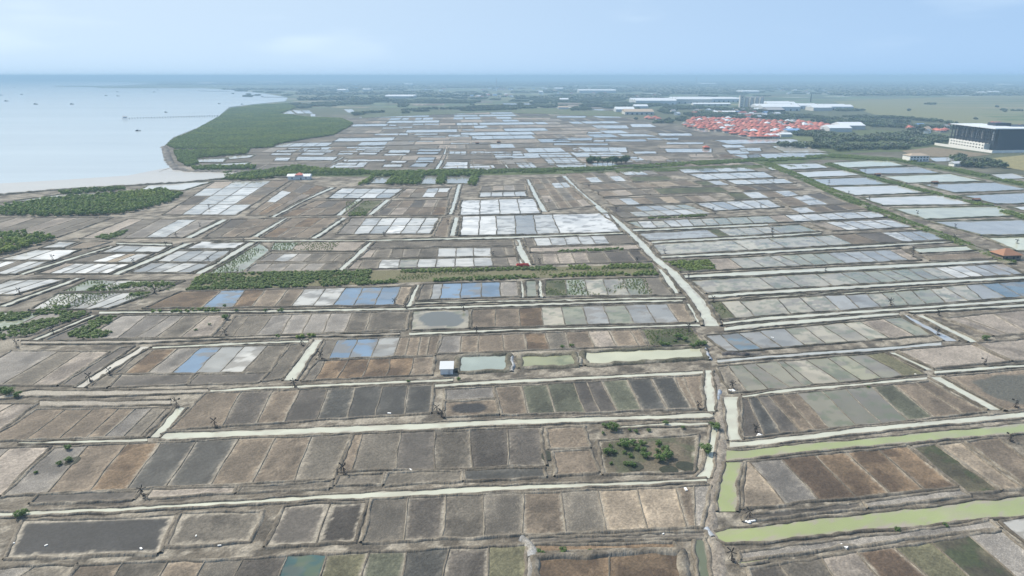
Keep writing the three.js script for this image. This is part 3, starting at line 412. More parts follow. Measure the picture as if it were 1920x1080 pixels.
const CANALS = [
{p:[[-130.3,-140.1,-128.5,-137.8],[-122.9,-140.5,-121.3,-138.2],[-93.3,-142.6,-92.2,-140.5],[-63.3,-145.7,-62.6,-143.7],[-32.3,-149.1,-31.7,-145.7],[0.0,-151.7,0.0,-148.9],[33.1,-153.9,32.7,-151.4],[50.7,-155.1,50.0,-152.6]],c:"c"},
{p:[[59.0,-182.2,62.1,-182.2],[53.7,-167.2,56.5,-167.2],[50.5,-159.1,53.9,-159.1],[47.4,-154.8,51.7,-154.8]],c:"c"},
{p:[[-102.2,-177.2,-101.2,-175.0],[-101.4,-178.7,-99.1,-173.8],[-75.7,-180.3,-74.2,-176.3],[-38.4,-183.5,-37.6,-179.0],[0.0,-186.9,0.0,-182.9],[39.5,-189.3,38.8,-185.9],[61.3,-191.0,60.3,-187.2],[62.2,-190.0,61.6,-187.9]],c:"c"},
{p:[[30.3,-182.6,30.1,-181.0],[41.8,-184.2,41.3,-181.9],[59.4,-185.2,58.7,-182.9]],c:"c"},
{p:[[-26.8,-211.4,-26.4,-208.5],[0.0,-215.2,0.0,-211.8],[45.0,-220.0,44.4,-216.9],[68.2,-222.7,67.2,-219.1]],c:"c"},
{p:[[68.0,-222.7,71.2,-222.7],[64.1,-207.6,67.9,-207.6],[60.2,-191.7,63.8,-191.7]],c:"c"},
{p:[[-100.5,-207.2,-99.3,-204.4],[-86.1,-209.3,-85.2,-206.8],[-58.1,-212.2,-57.5,-209.7],[-25.8,-215.6,-25.5,-213.0],[-20.3,-216.5,-20.1,-213.5]],c:"c"},
{p:[[-143.6,-244.7,-139.3,-244.7],[-145.8,-225.1,-141.6,-225.1],[-146.8,-208.9,-143.2,-208.9]],c:"p"},
{p:[[-138.9,-245.2,-137.6,-242.5],[-100.7,-250.2,-99.5,-246.9],[-80.7,-251.9,-79.8,-249.1]],c:"c"},
{p:[[-78.5,-251.9,-74.5,-251.9],[-78.9,-225.1,-74.5,-225.1],[-78.9,-214.3,-73.8,-214.3]],c:"c"},
{p:[[-173.7,-201.7,-171.7,-199.0],[-167.6,-202.9,-165.4,-199.8],[-160.0,-207.2,-156.8,-202.5],[-134.7,-206.4,-132.2,-202.1],[-101.7,-208.0,-100.3,-204.8]],c:"q"},
{p:[[-152.2,-199.4,-149.5,-195.3],[-130.5,-199.0,-128.4,-195.3],[-110.2,-199.8,-108.5,-196.1]],c:"q"},
{p:[[-106.2,-194.2,-102.5,-194.2],[-105.0,-182.2,-101.5,-182.2],[-105.0,-175.6,-101.8,-175.6]],c:"c"},
{p:[[-141.2,-173.5,-140.0,-171.8],[-124.0,-174.1,-122.8,-172.1],[-105.3,-175.3,-104.1,-172.9]],c:"c"},
{p:[[-184.3,-280.9,-180.6,-280.9],[-187.5,-265.7,-184.6,-265.7],[-191.4,-250.8,-187.2,-250.8]],c:"c"},
{p:[[-46.3,-299.2,-45.9,-296.1],[0.0,-302.3,0.0,-299.2],[82.2,-308.0,81.2,-303.9]],c:"c"},
{p:[[-183.4,-286.5,-180.9,-282.2],[-114.2,-287.9,-113.0,-284.4],[-49.4,-291.6,-48.7,-287.2],[0.0,-296.9,0.0,-292.4],[54.7,-302.3,54.0,-297.7],[79.8,-303.1,78.8,-299.2]],c:"c"},
{p:[[-41.9,-260.1,-41.4,-256.6],[0.0,-264.4,0.0,-261.4],[74.2,-270.1,73.4,-266.9],[79.1,-270.1,78.3,-266.9]],c:"c"},
{p:[[-193.5,-250.8,-191.2,-247.4],[-147.8,-251.9,-146.0,-248.5],[-102.8,-256.0,-102.0,-253.6],[-45.6,-260.1,-45.2,-257.2]],c:"q"},
{p:[[-48.2,-326.1,-45.8,-326.1],[-48.4,-304.7,-45.3,-304.7],[-48.3,-292.4,-45.4,-292.4]],c:"c"},
{p:[[3.8,-332.6,6.2,-332.6],[4.3,-306.3,6.3,-306.3]],c:"c"},
{p:[[13.1,-333.5,15.2,-333.5],[12.6,-306.3,15.1,-306.3]],c:"c"},
{p:[[-90.3,-417.4,-86.0,-417.4],[-92.9,-384.2,-88.3,-384.2],[-94.7,-353.5,-90.1,-353.5]],c:"c"},
{p:[[-190.9,-421.7,-188.4,-416.0],[-163.2,-424.7,-161.1,-418.8],[-91.8,-424.7,-90.6,-418.8],[0.0,-435.3,0.0,-427.6],[74.1,-446.4,73.1,-440.0]],c:"c"},
{p:[[0.7,-424.7,5.4,-424.7],[2.5,-390.5,8.8,-390.5],[4.1,-364.3,11.8,-364.3]],c:"c"},
{p:[[-52.6,-660.4,-48.5,-660.4],[-49.7,-558.7,-45.3,-558.7],[-48.3,-508.8,-44.7,-508.8]],c:"c"},
{p:[[-42.9,-496.6,-38.6,-496.6],[-41.5,-436.8,-36.7,-436.8]],c:"c"},
{p:[[51.2,-715.6,56.8,-715.6],[57.6,-612.8,63.4,-612.8],[64.6,-546.6,70.7,-546.6],[68.5,-502.7,76.5,-502.7],[73.5,-473.9,79.9,-473.9],[76.6,-440.0,81.9,-440.0],[77.4,-410.3,84.3,-410.3],[78.7,-384.2,84.3,-384.2],[79.6,-370.0,86.2,-370.0],[82.0,-345.2,88.7,-345.2],[83.1,-321.6,89.5,-321.6],[82.7,-300.8,90.1,-300.8],[82.3,-282.2,88.4,-282.2],[79.8,-267.6,87.3,-267.6]],c:"c"},
{p:[[78.5,-355.6,82.8,-355.6],[77.5,-330.7,82.1,-330.7],[77.5,-313.0,81.1,-313.0]],c:"c"},
{p:[[79.8,-296.9,81.7,-296.9],[79.1,-283.6,81.2,-283.6],[78.4,-272.7,80.2,-272.7]],c:"c"},
{p:[[81.8,-456.3,80.4,-448.0],[181.5,-475.7,178.3,-466.7]],c:"c"},
{p:[[88.5,-421.7,87.1,-414.5],[168.1,-438.4,165.4,-430.7],[207.3,-448.0,204.5,-441.6]],c:"c"},
{p:[[86.8,-384.2,85.5,-378.2],[153.3,-396.9,150.5,-389.2],[243.5,-416.0,239.6,-409.0],[280.4,-421.7,277.7,-417.4]],c:"c"},
{p:[[89.6,-344.2,88.0,-337.3],[137.7,-353.5,134.4,-344.2],[216.6,-366.6,211.8,-357.8],[276.2,-375.8,271.5,-368.8]],c:"c"},
{p:[[93.8,-310.5,92.2,-304.7],[124.7,-317.2,122.6,-311.3],[197.0,-330.7,193.5,-324.3],[270.9,-343.2,266.6,-337.3]],c:"c"},
{p:[[107.7,-304.7,106.5,-300.8],[121.7,-308.8,120.3,-304.7],[177.1,-318.1,174.5,-313.0],[213.4,-324.3,211.8,-321.6]],c:"c"},
{p:[[89.8,-272.7,88.6,-268.9],[111.2,-279.5,109.5,-274.7],[175.7,-291.6,173.4,-287.2],[243.6,-305.5,239.6,-300.0]],c:"c"},
{p:[[88.5,-266.9,86.8,-261.4],[108.8,-272.7,106.7,-266.9],[171.0,-285.1,168.7,-280.9]],c:"c"},
{p:[[176.9,-287.2,174.9,-283.6],[237.9,-297.7,234.1,-292.4]],c:"c"},
{p:[[170.3,-280.9,173.1,-280.9],[170.3,-250.8,176.6,-250.8]],c:"v"},
{p:[[175.9,-280.9,180.4,-280.9],[179.1,-249.7,183.9,-249.7]],c:"c"},
{p:[[75.6,-232.3,74.7,-228.9],[95.9,-236.8,94.7,-233.3],[144.0,-244.7,142.1,-241.0],[168.9,-250.2,166.3,-245.8]],c:"w"},
{p:[[141.8,-238.9,145.2,-238.9],[147.0,-223.2,149.9,-223.2]],c:"c"},
{p:[[150.0,-222.7,147.8,-219.1],[187.1,-228.9,184.7,-225.5]],c:"c"},
{p:[[75.4,-202.9,74.7,-200.5],[85.1,-206.4,84.1,-203.6],[116.2,-212.2,114.8,-209.3],[144.2,-217.4,142.7,-214.7]],c:"c"},
{p:[[144.7,-216.9,149.1,-216.9],[147.1,-203.6,151.3,-203.6],[149.0,-192.8,153.7,-192.8]],c:"c"},
{p:[[68.9,-201.7,74.0,-201.7],[65.3,-188.9,69.9,-188.9],[62.6,-177.5,66.6,-177.5],[62.2,-174.1,66.6,-174.1]],c:"c"},
{p:[[62.4,-173.8,61.0,-169.4],[67.3,-173.8,66.2,-170.6],[73.9,-175.3,72.5,-171.5],[115.5,-183.9,113.6,-180.3],[160.4,-191.7,157.2,-187.2]],c:"c"},
{p:[[57.3,-162.3,62.0,-162.3],[53.9,-154.1,58.9,-154.1],[50.1,-144.8,55.5,-144.8],[49.3,-140.5,54.0,-140.5]],c:"e"},
{p:[[60.1,-169.2,58.1,-162.8],[65.7,-169.2,64.0,-163.9],[72.2,-170.6,70.4,-165.5],[111.7,-176.9,109.0,-171.8],[143.5,-182.6,139.6,-176.9],[155.8,-184.2,151.4,-178.1]],c:"e"},
{p:[[46.3,-133.1,45.5,-130.3],[49.4,-134.4,47.7,-128.6],[59.7,-135.6,57.4,-129.3],[85.5,-139.9,82.1,-133.1],[106.9,-143.7,102.2,-136.0],[128.4,-147.3,122.3,-138.9],[138.3,-148.9,131.5,-140.1]],c:"e"},
{p:[[48.8,-122.8,48.4,-121.5],[55.6,-124.2,55.2,-123.0]],c:"e"},
{p:[[40.9,-130.3,43.1,-130.3],[39.8,-124.4,42.9,-124.4],[38.5,-118.6,42.0,-118.6],[36.7,-111.0,40.5,-111.0]],c:"f"},
{p:[[-211.8,-488.8,-205.6,-488.8],[-211.9,-430.7,-206.0,-430.7]],c:"c"},
{p:[[-168.8,-492.7,-163.7,-492.7],[-169.9,-433.7,-164.7,-433.7]],c:"c"},
{p:[[-125.5,-494.7,-121.2,-494.7],[-129.8,-429.2,-125.0,-429.2]],c:"c"},
{p:[[-247.4,-407.6,-242.5,-407.6],[-261.7,-345.2,-256.1,-345.2]],c:"c"},
{p:[[-205.5,-414.5,-198.8,-414.5],[-208.2,-372.3,-202.2,-372.3],[-211.7,-345.2,-206.1,-345.2]],c:"c"},
{p:[[-248.3,-417.4,-245.1,-411.7],[-212.1,-414.5,-208.8,-407.6]],c:"c"},
{p:[[-165.8,-418.8,-159.8,-418.8],[-168.3,-346.3,-162.7,-346.3]],c:"c"},
{p:[[-226.0,-338.3,-221.0,-338.3],[-233.4,-293.1,-228.6,-293.1]],c:"c"},
{p:[[-170.5,-637.4,-164.6,-637.4],[-179.1,-558.7,-173.4,-558.7],[-179.4,-498.6,-174.7,-498.6]],c:"c"},
{p:[[-131.8,-574.0,-126.4,-574.0],[-132.7,-504.7,-127.5,-504.7]],c:"c"},
{p:[[-107.0,-571.4,-102.0,-571.4],[-109.1,-506.7,-104.3,-506.7]],c:"c"},
{p:[[14.0,-688.8,17.7,-688.8],[17.8,-598.4,22.5,-598.4],[22.2,-519.4,27.9,-519.4]],c:"c"},
{p:[[-97.0,-1008.7,-91.5,-1008.7],[-89.3,-868.7,-84.6,-868.7],[-86.8,-771.1,-82.0,-771.1]],c:"c"},
{p:[[-219.0,-886.4,-214.9,-886.4],[-218.0,-785.0,-214.3,-785.0]],c:"c"},
{p:[[-13.0,-840.8,-9.8,-840.8],[-6.1,-780.3,-3.0,-780.3]],c:"c"}
];
const SEA = [[-889.0,-473.9],[-466.4,-581.9],[-450.8,-598.4],[-420.8,-624.9],[-371.1,-650.3],[-328.2,-667.3],[-299.6,-692.5],[-292.8,-723.6],[-293.8,-748.8],[-354.9,-748.8],[-388.9,-789.8],[-442.2,-886.4],[-514.2,-1024.4],[-573.3,-1179.0],[-630.5,-1401.3],[-757.9,-1815.9],[-940.7,-2348.1],[-948.4,-2617.5],[-927.2,-2893.4],[-1072.8,-3392.7],[-1416.8,-4097.6],[-2134.7,-5368.0],[-2584.6,-5942.3],[-3164.0,-5942.3],[-3453.6,-5942.3],[-3809.0,-6498.0],[-4263.7,-6653.4],[-4723.5,-7357.1],[-4244.0,-7357.1],[-4188.9,-7767.5],[-4860.6,-9650.0],[-6738.7,-12175.5],[-11827.5,-16483.6],[-48312.0,-18685.6],[-130379.6,-17515.8]];
const SHALLOW = [[-579.0,-539.5],[-464.4,-579.2],[-448.8,-595.6],[-418.9,-621.8],[-369.3,-647.0],[-326.6,-663.8],[-298.1,-688.8],[-291.2,-719.6],[-293.3,-744.5],[-351.8,-744.5],[-386.0,-785.0],[-392.7,-766.5],[-401.1,-715.6],[-448.8,-685.1],[-495.2,-660.4],[-647.4,-607.0]];
const RICE = [[[1309.0,-2893.4],[2987.7,-4097.6],[5051.3,-4097.6],[1827.1,-1462.3],[1116.3,-1511.5],[945.9,-1478.3],[968.7,-1723.6],[975.5,-1891.9],[1098.7,-2270.1]],[[542.2,-964.5],[617.4,-1016.5],[636.8,-917.4],[571.2,-880.4],[523.6,-904.7]],[[576.6,-857.4],[686.4,-917.4],[755.6,-857.4],[588.1,-660.4],[564.3,-748.8],[560.6,-794.6]],[[477.7,-1200.3],[620.6,-1268.7],[624.7,-1200.3],[456.0,-1101.0]],[[0.0,-2389.2],[229.1,-2162.3],[338.8,-2033.2],[272.0,-1792.0],[0.0,-1974.3]],[[-498.7,-2197.1],[0.0,-2197.1],[0.0,-2064.1],[-371.2,-1745.8]]];
const LINES = {"seawall":[[-509.5,-1016.5],[-451.7,-904.7],[-403.7,-814.5],[-373.1,-766.5],[-351.4,-748.8],[-312.4,-744.5],[-283.5,-744.5],[-209.4,-748.8]],"coastdike":[[-464.4,-579.2],[-448.8,-595.6],[-418.9,-621.8],[-369.3,-647.0],[-326.6,-663.8],[-298.1,-688.8],[-268.7,-703.9],[-230.3,-703.9]],"dike":[[303.3,-824.9],[295.8,-692.5],[285.1,-558.7],[281.8,-473.9],[281.0,-413.1],[277.2,-365.4]],"pathdike":[[71.3,-220.5],[63.4,-185.5],[57.2,-164.4],[50.5,-147.0],[45.2,-132.5],[44.9,-125.2],[41.5,-111.0]]};
const POOLS = [[32.9,-159.9,4,4.5],[41.6,-158.6,4.6,4],[46.7,-160.2,5.4,5],[9.4,-165.5,2.6,5],[-119.2,-162.8,3.2,4]];
const GRASSY = [[[-163.4,-343.2],[-135.9,-348.3],[-66.0,-353.5],[0.0,-357.8],[76.9,-365.4],[77.8,-344.2],[41.8,-342.2],[0.0,-337.3],[-55.3,-330.7],[-126.0,-320.7],[-159.0,-317.2]],[[-314.2,-748.8],[-152.1,-753.1],[0.0,-771.1],[98.0,-789.8],[219.8,-835.4],[326.4,-880.4],[364.3,-840.8],[292.2,-785.0],[200.0,-757.5],[91.6,-736.0],[0.0,-723.6],[-144.1,-711.6],[-299.2,-711.6]],[[296.9,-824.9],[288.5,-685.1],[277.0,-549.0],[275.8,-468.5],[275.8,-409.0],[274.5,-365.4],[282.8,-368.8],[286.2,-416.0],[288.7,-479.4],[293.2,-566.2],[305.9,-703.9],[317.4,-840.8]],[[365.9,-814.5],[363.4,-736.0],[365.1,-612.8],[372.3,-517.2],[370.7,-481.2],[381.9,-496.6],[388.4,-537.2],[380.2,-634.2],[379.2,-762.0],[384.2,-830.1]],[[310.3,-835.4],[335.1,-904.7],[436.3,-943.7],[500.0,-874.6],[508.5,-780.3],[502.8,-667.3],[481.2,-637.4],[477.6,-740.2],[466.1,-824.9],[400.2,-863.0]],[[398.9,-1083.0],[495.1,-1245.0],[705.1,-1358.8],[780.7,-1245.0],[652.5,-1048.7],[545.7,-957.5],[430.4,-930.4],[409.8,-986.1]]];
const BAGS = [["pale sandbags between the grey pond and the olive pond",[0.55,0.58,0.62],1.6,0.7,[[-0.6,-236.3],[0.0,-228.9],[-0.2,-221.8]]],["pale sandbags between the olive and the light green pond",[0.42,0.42,0.36],1.6,0.7,[[24.1,-238.3],[25.0,-232.3],[24.6,-226.5]]],["bluish white sandbags at the end of the light green pond",[0.5,0.56,0.66],1.5,0.8,[[74.3,-244.2],[73.8,-238.3],[72.8,-231.8]]],["bluish sandbags where two canals meet below the pale green pans",[0.42,0.5,0.62],1.3,0.6,[[68.6,-206.4],[66.8,-199.0]]],["bluish white sandbags at the tip of the large green canal",[0.5,0.55,0.62],1.3,0.6,[[44.9,-134.2],[45.3,-132.7],[45.7,-131.0]]],["white stone heap between the grey pans and the brown pond",[0.5,0.5,0.5],2.6,0.8,[[2.2,-130.6],[3.1,-129.5],[4.1,-127.0],[4.4,-124.2]]],["grey stone wall beside the brown pond at the bottom edge",[0.36,0.34,0.31],1.8,0.8,[[4.2,-123.8],[3.9,-120.2],[3.7,-115.4]]],["dark scrap heap with white bits beside the blue pond",[0.11,0.1,0.1],2.4,0.8,[[78.6,-237.8],[83.3,-237.8],[88.3,-237.8],[93.5,-238.3]]]];
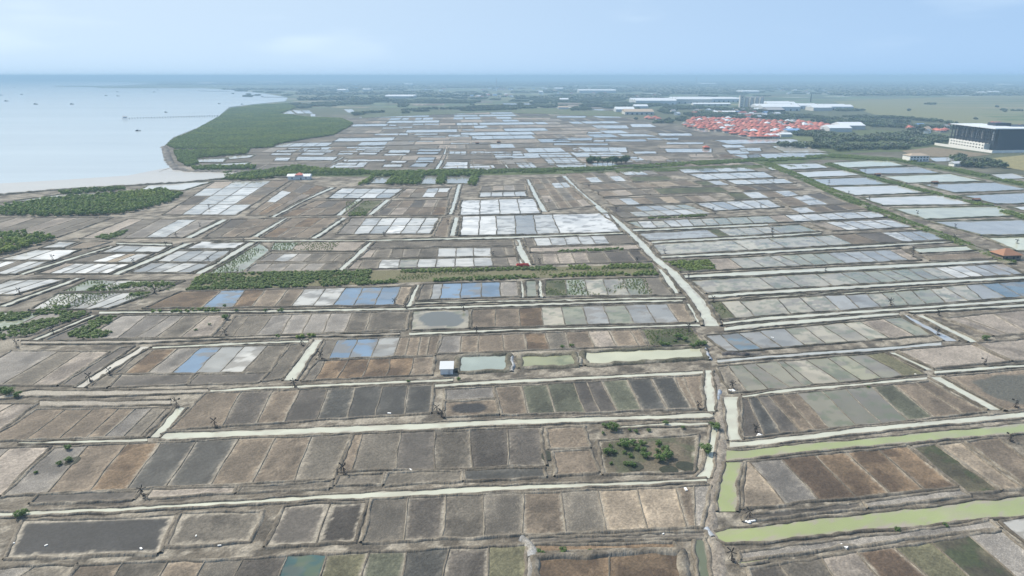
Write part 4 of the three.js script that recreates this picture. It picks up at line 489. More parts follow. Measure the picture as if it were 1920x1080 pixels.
const VEG = {
mangrove:[[[-513.3,-1032.4],[-552.4,-1138.7],[-605.7,-1345.1],[-729.1,-1745.8],[-877.7,-2197.1],[-897.6,-2475.6],[-845.8,-2668.4],[-710.0,-2348.1],[-637.1,-1918.6],[-503.7,-1745.8],[-413.7,-1701.9],[-346.7,-1528.6],[-329.1,-1401.3],[-313.2,-1222.3],[-340.3,-1138.7],[-356.9,-1048.7],[-347.5,-1008.7],[-366.9,-993.5],[-478.1,-986.1]],[[-467.6,-957.5],[-369.2,-978.8],[-354.8,-923.8],[-397.4,-868.7],[-370.9,-814.5],[-370.2,-785.0],[-406.5,-840.8]],[[-383.7,-504.7],[-405.4,-534.9],[-396.0,-558.7],[-385.3,-576.6],[-358.4,-592.8],[-321.5,-621.8],[-290.1,-601.2],[-281.6,-558.7],[-294.0,-508.8],[-339.9,-498.6]],[[-343.2,-443.1],[-319.8,-440.0],[-293.6,-429.2],[-292.7,-404.9],[-298.8,-381.8]],[[-404.6,-607.0],[-384.8,-621.8],[-357.3,-634.2],[-353.1,-621.8],[-392.7,-595.6]],[[-293.9,-685.1],[-276.2,-740.2],[-246.4,-794.6],[-214.2,-766.5],[-157.1,-748.8],[-152.0,-723.6],[-204.9,-731.8],[-234.0,-715.6],[-256.5,-685.1]],[[-146.7,-647.0],[-143.3,-707.7],[-123.7,-740.2],[-32.0,-748.8],[-35.2,-643.8],[-41.9,-653.7],[-41.0,-711.6],[-68.7,-711.6],[-64.7,-657.0],[-72.0,-653.7],[-77.0,-711.6],[-92.0,-711.6],[-88.9,-653.7],[-120.6,-653.7],[-121.9,-711.6],[-141.1,-707.7],[-139.6,-657.0]],[[-365.3,-785.0],[-295.7,-794.6],[-285.6,-766.5],[-350.1,-757.5]]],
shrub:[[[-163.0,-344.2],[-135.9,-348.3],[-66.0,-353.5],[0.0,-357.8],[41.2,-363.2],[77.7,-366.6],[78.3,-357.8],[0.0,-352.4],[-64.9,-347.3],[-133.3,-341.3],[-162.8,-336.4]],[[-160.0,-321.6],[-128.6,-327.9],[-82.3,-330.7],[-55.9,-334.5],[0.0,-342.2],[42.5,-348.3],[77.0,-351.4],[77.4,-343.2],[41.8,-342.2],[0.0,-336.4],[-55.2,-329.8],[-81.1,-325.2],[-125.7,-319.8],[-158.6,-316.4]],[[-163.5,-340.3],[-73.8,-349.3],[-73.1,-331.6],[-107.1,-327.9],[-158.8,-319.0]],[[-314.2,-748.8],[-152.1,-753.1],[0.0,-766.5],[97.4,-785.0],[219.8,-835.4],[326.4,-880.4],[314.2,-846.3],[210.7,-799.5],[94.1,-757.5],[0.0,-736.0],[-145.6,-719.6],[-300.8,-715.6]],[[296.9,-824.9],[290.0,-688.8],[278.1,-551.4],[276.8,-470.2],[276.6,-410.3],[276.7,-367.7],[282.8,-370.0],[285.2,-416.0],[286.5,-477.5],[290.6,-563.7],[302.7,-700.0],[311.6,-830.1]],[[369.1,-814.5],[365.4,-740.2],[364.9,-677.9],[368.5,-618.8],[374.7,-574.0],[375.2,-521.6],[371.5,-485.0],[380.5,-494.7],[386.8,-534.9],[384.0,-584.6],[378.4,-631.1],[375.7,-692.5],[377.1,-757.5],[379.9,-824.9]],[[322.2,-868.7],[424.6,-917.4],[490.5,-857.4],[499.8,-766.5],[497.8,-660.4],[485.9,-643.8],[482.9,-748.8],[471.9,-835.4],[408.0,-880.4],[310.3,-835.4]],[[-179.5,-255.4],[-177.6,-278.1],[-171.4,-280.2],[-169.7,-270.1],[-172.8,-265.1],[-161.7,-259.5],[-165.0,-252.5]],[[-160.8,-287.2],[-131.8,-290.1],[-129.8,-286.5],[-158.8,-284.4]],[[-95.1,-255.4],[-78.5,-257.2],[-77.5,-254.2],[-93.9,-253.1]],[[27.1,-395.6],[66.3,-402.2],[66.4,-396.9],[27.0,-390.5]],[[100.4,-496.6],[146.5,-506.7],[145.2,-500.6],[99.7,-490.7]],[[-272.1,-430.7],[-264.5,-444.8],[-260.0,-453.0],[-255.8,-440.0],[-256.7,-424.7]],[[-224.2,-283.6],[-186.3,-285.1],[-200.5,-267.6],[-222.8,-267.6]],[[-209.0,-257.7],[-198.0,-263.8],[-192.2,-265.1],[-195.0,-253.1],[-204.0,-250.8]],[[-212.8,-285.8],[-195.4,-304.7],[-171.1,-316.4],[-168.5,-313.8],[-190.2,-300.0],[-205.7,-282.2]],[[-207.9,-321.6],[-191.6,-330.7],[-169.6,-329.8],[-168.8,-325.2],[-189.4,-321.6],[-205.8,-313.8]],[[-221.8,-275.4],[-205.7,-282.2],[-185.5,-283.6],[-186.0,-276.7],[-196.4,-261.4],[-211.6,-261.4]],[[85.3,-370.0],[111.7,-373.4],[110.8,-354.6],[93.9,-350.4]],[[-127.9,-513.0],[-110.0,-515.1],[-108.3,-502.7],[-125.3,-500.6]]],
sparse:[[[-162.6,-338.3],[-65.1,-348.3],[78.5,-358.8],[77.4,-350.4],[0.0,-342.2],[-70.5,-332.6],[-127.9,-326.1],[-159.2,-319.8]],[[-34.1,-731.8],[58.2,-748.8],[174.5,-775.7],[306.5,-824.9],[345.0,-794.6],[288.9,-775.7],[168.7,-748.8],[56.6,-727.7]],[[-217.0,-332.6],[-166.9,-332.6],[-166.3,-317.2],[-217.1,-311.3]],[[-217.1,-311.3],[-172.4,-313.8],[-173.3,-300.8],[-213.7,-287.2]],[[-161.3,-348.3],[-160.4,-407.6],[-143.7,-396.9],[-142.3,-350.4]],[[-149.4,-416.0],[-107.1,-417.4],[-108.2,-395.6],[-144.3,-396.9]],[[83.8,-370.0],[112.0,-374.6],[112.5,-355.6],[89.6,-350.4]],[[53.7,-262.6],[73.9,-264.4],[74.5,-248.0],[53.7,-245.8]],[[90.5,-296.9],[95.4,-296.9],[96.4,-278.1],[90.0,-276.7]],[[17.1,-332.6],[68.7,-337.3],[67.7,-311.3],[15.9,-308.0]],[[-138.4,-563.7],[-107.0,-566.2],[-109.9,-506.7],[-125.2,-506.7]]],
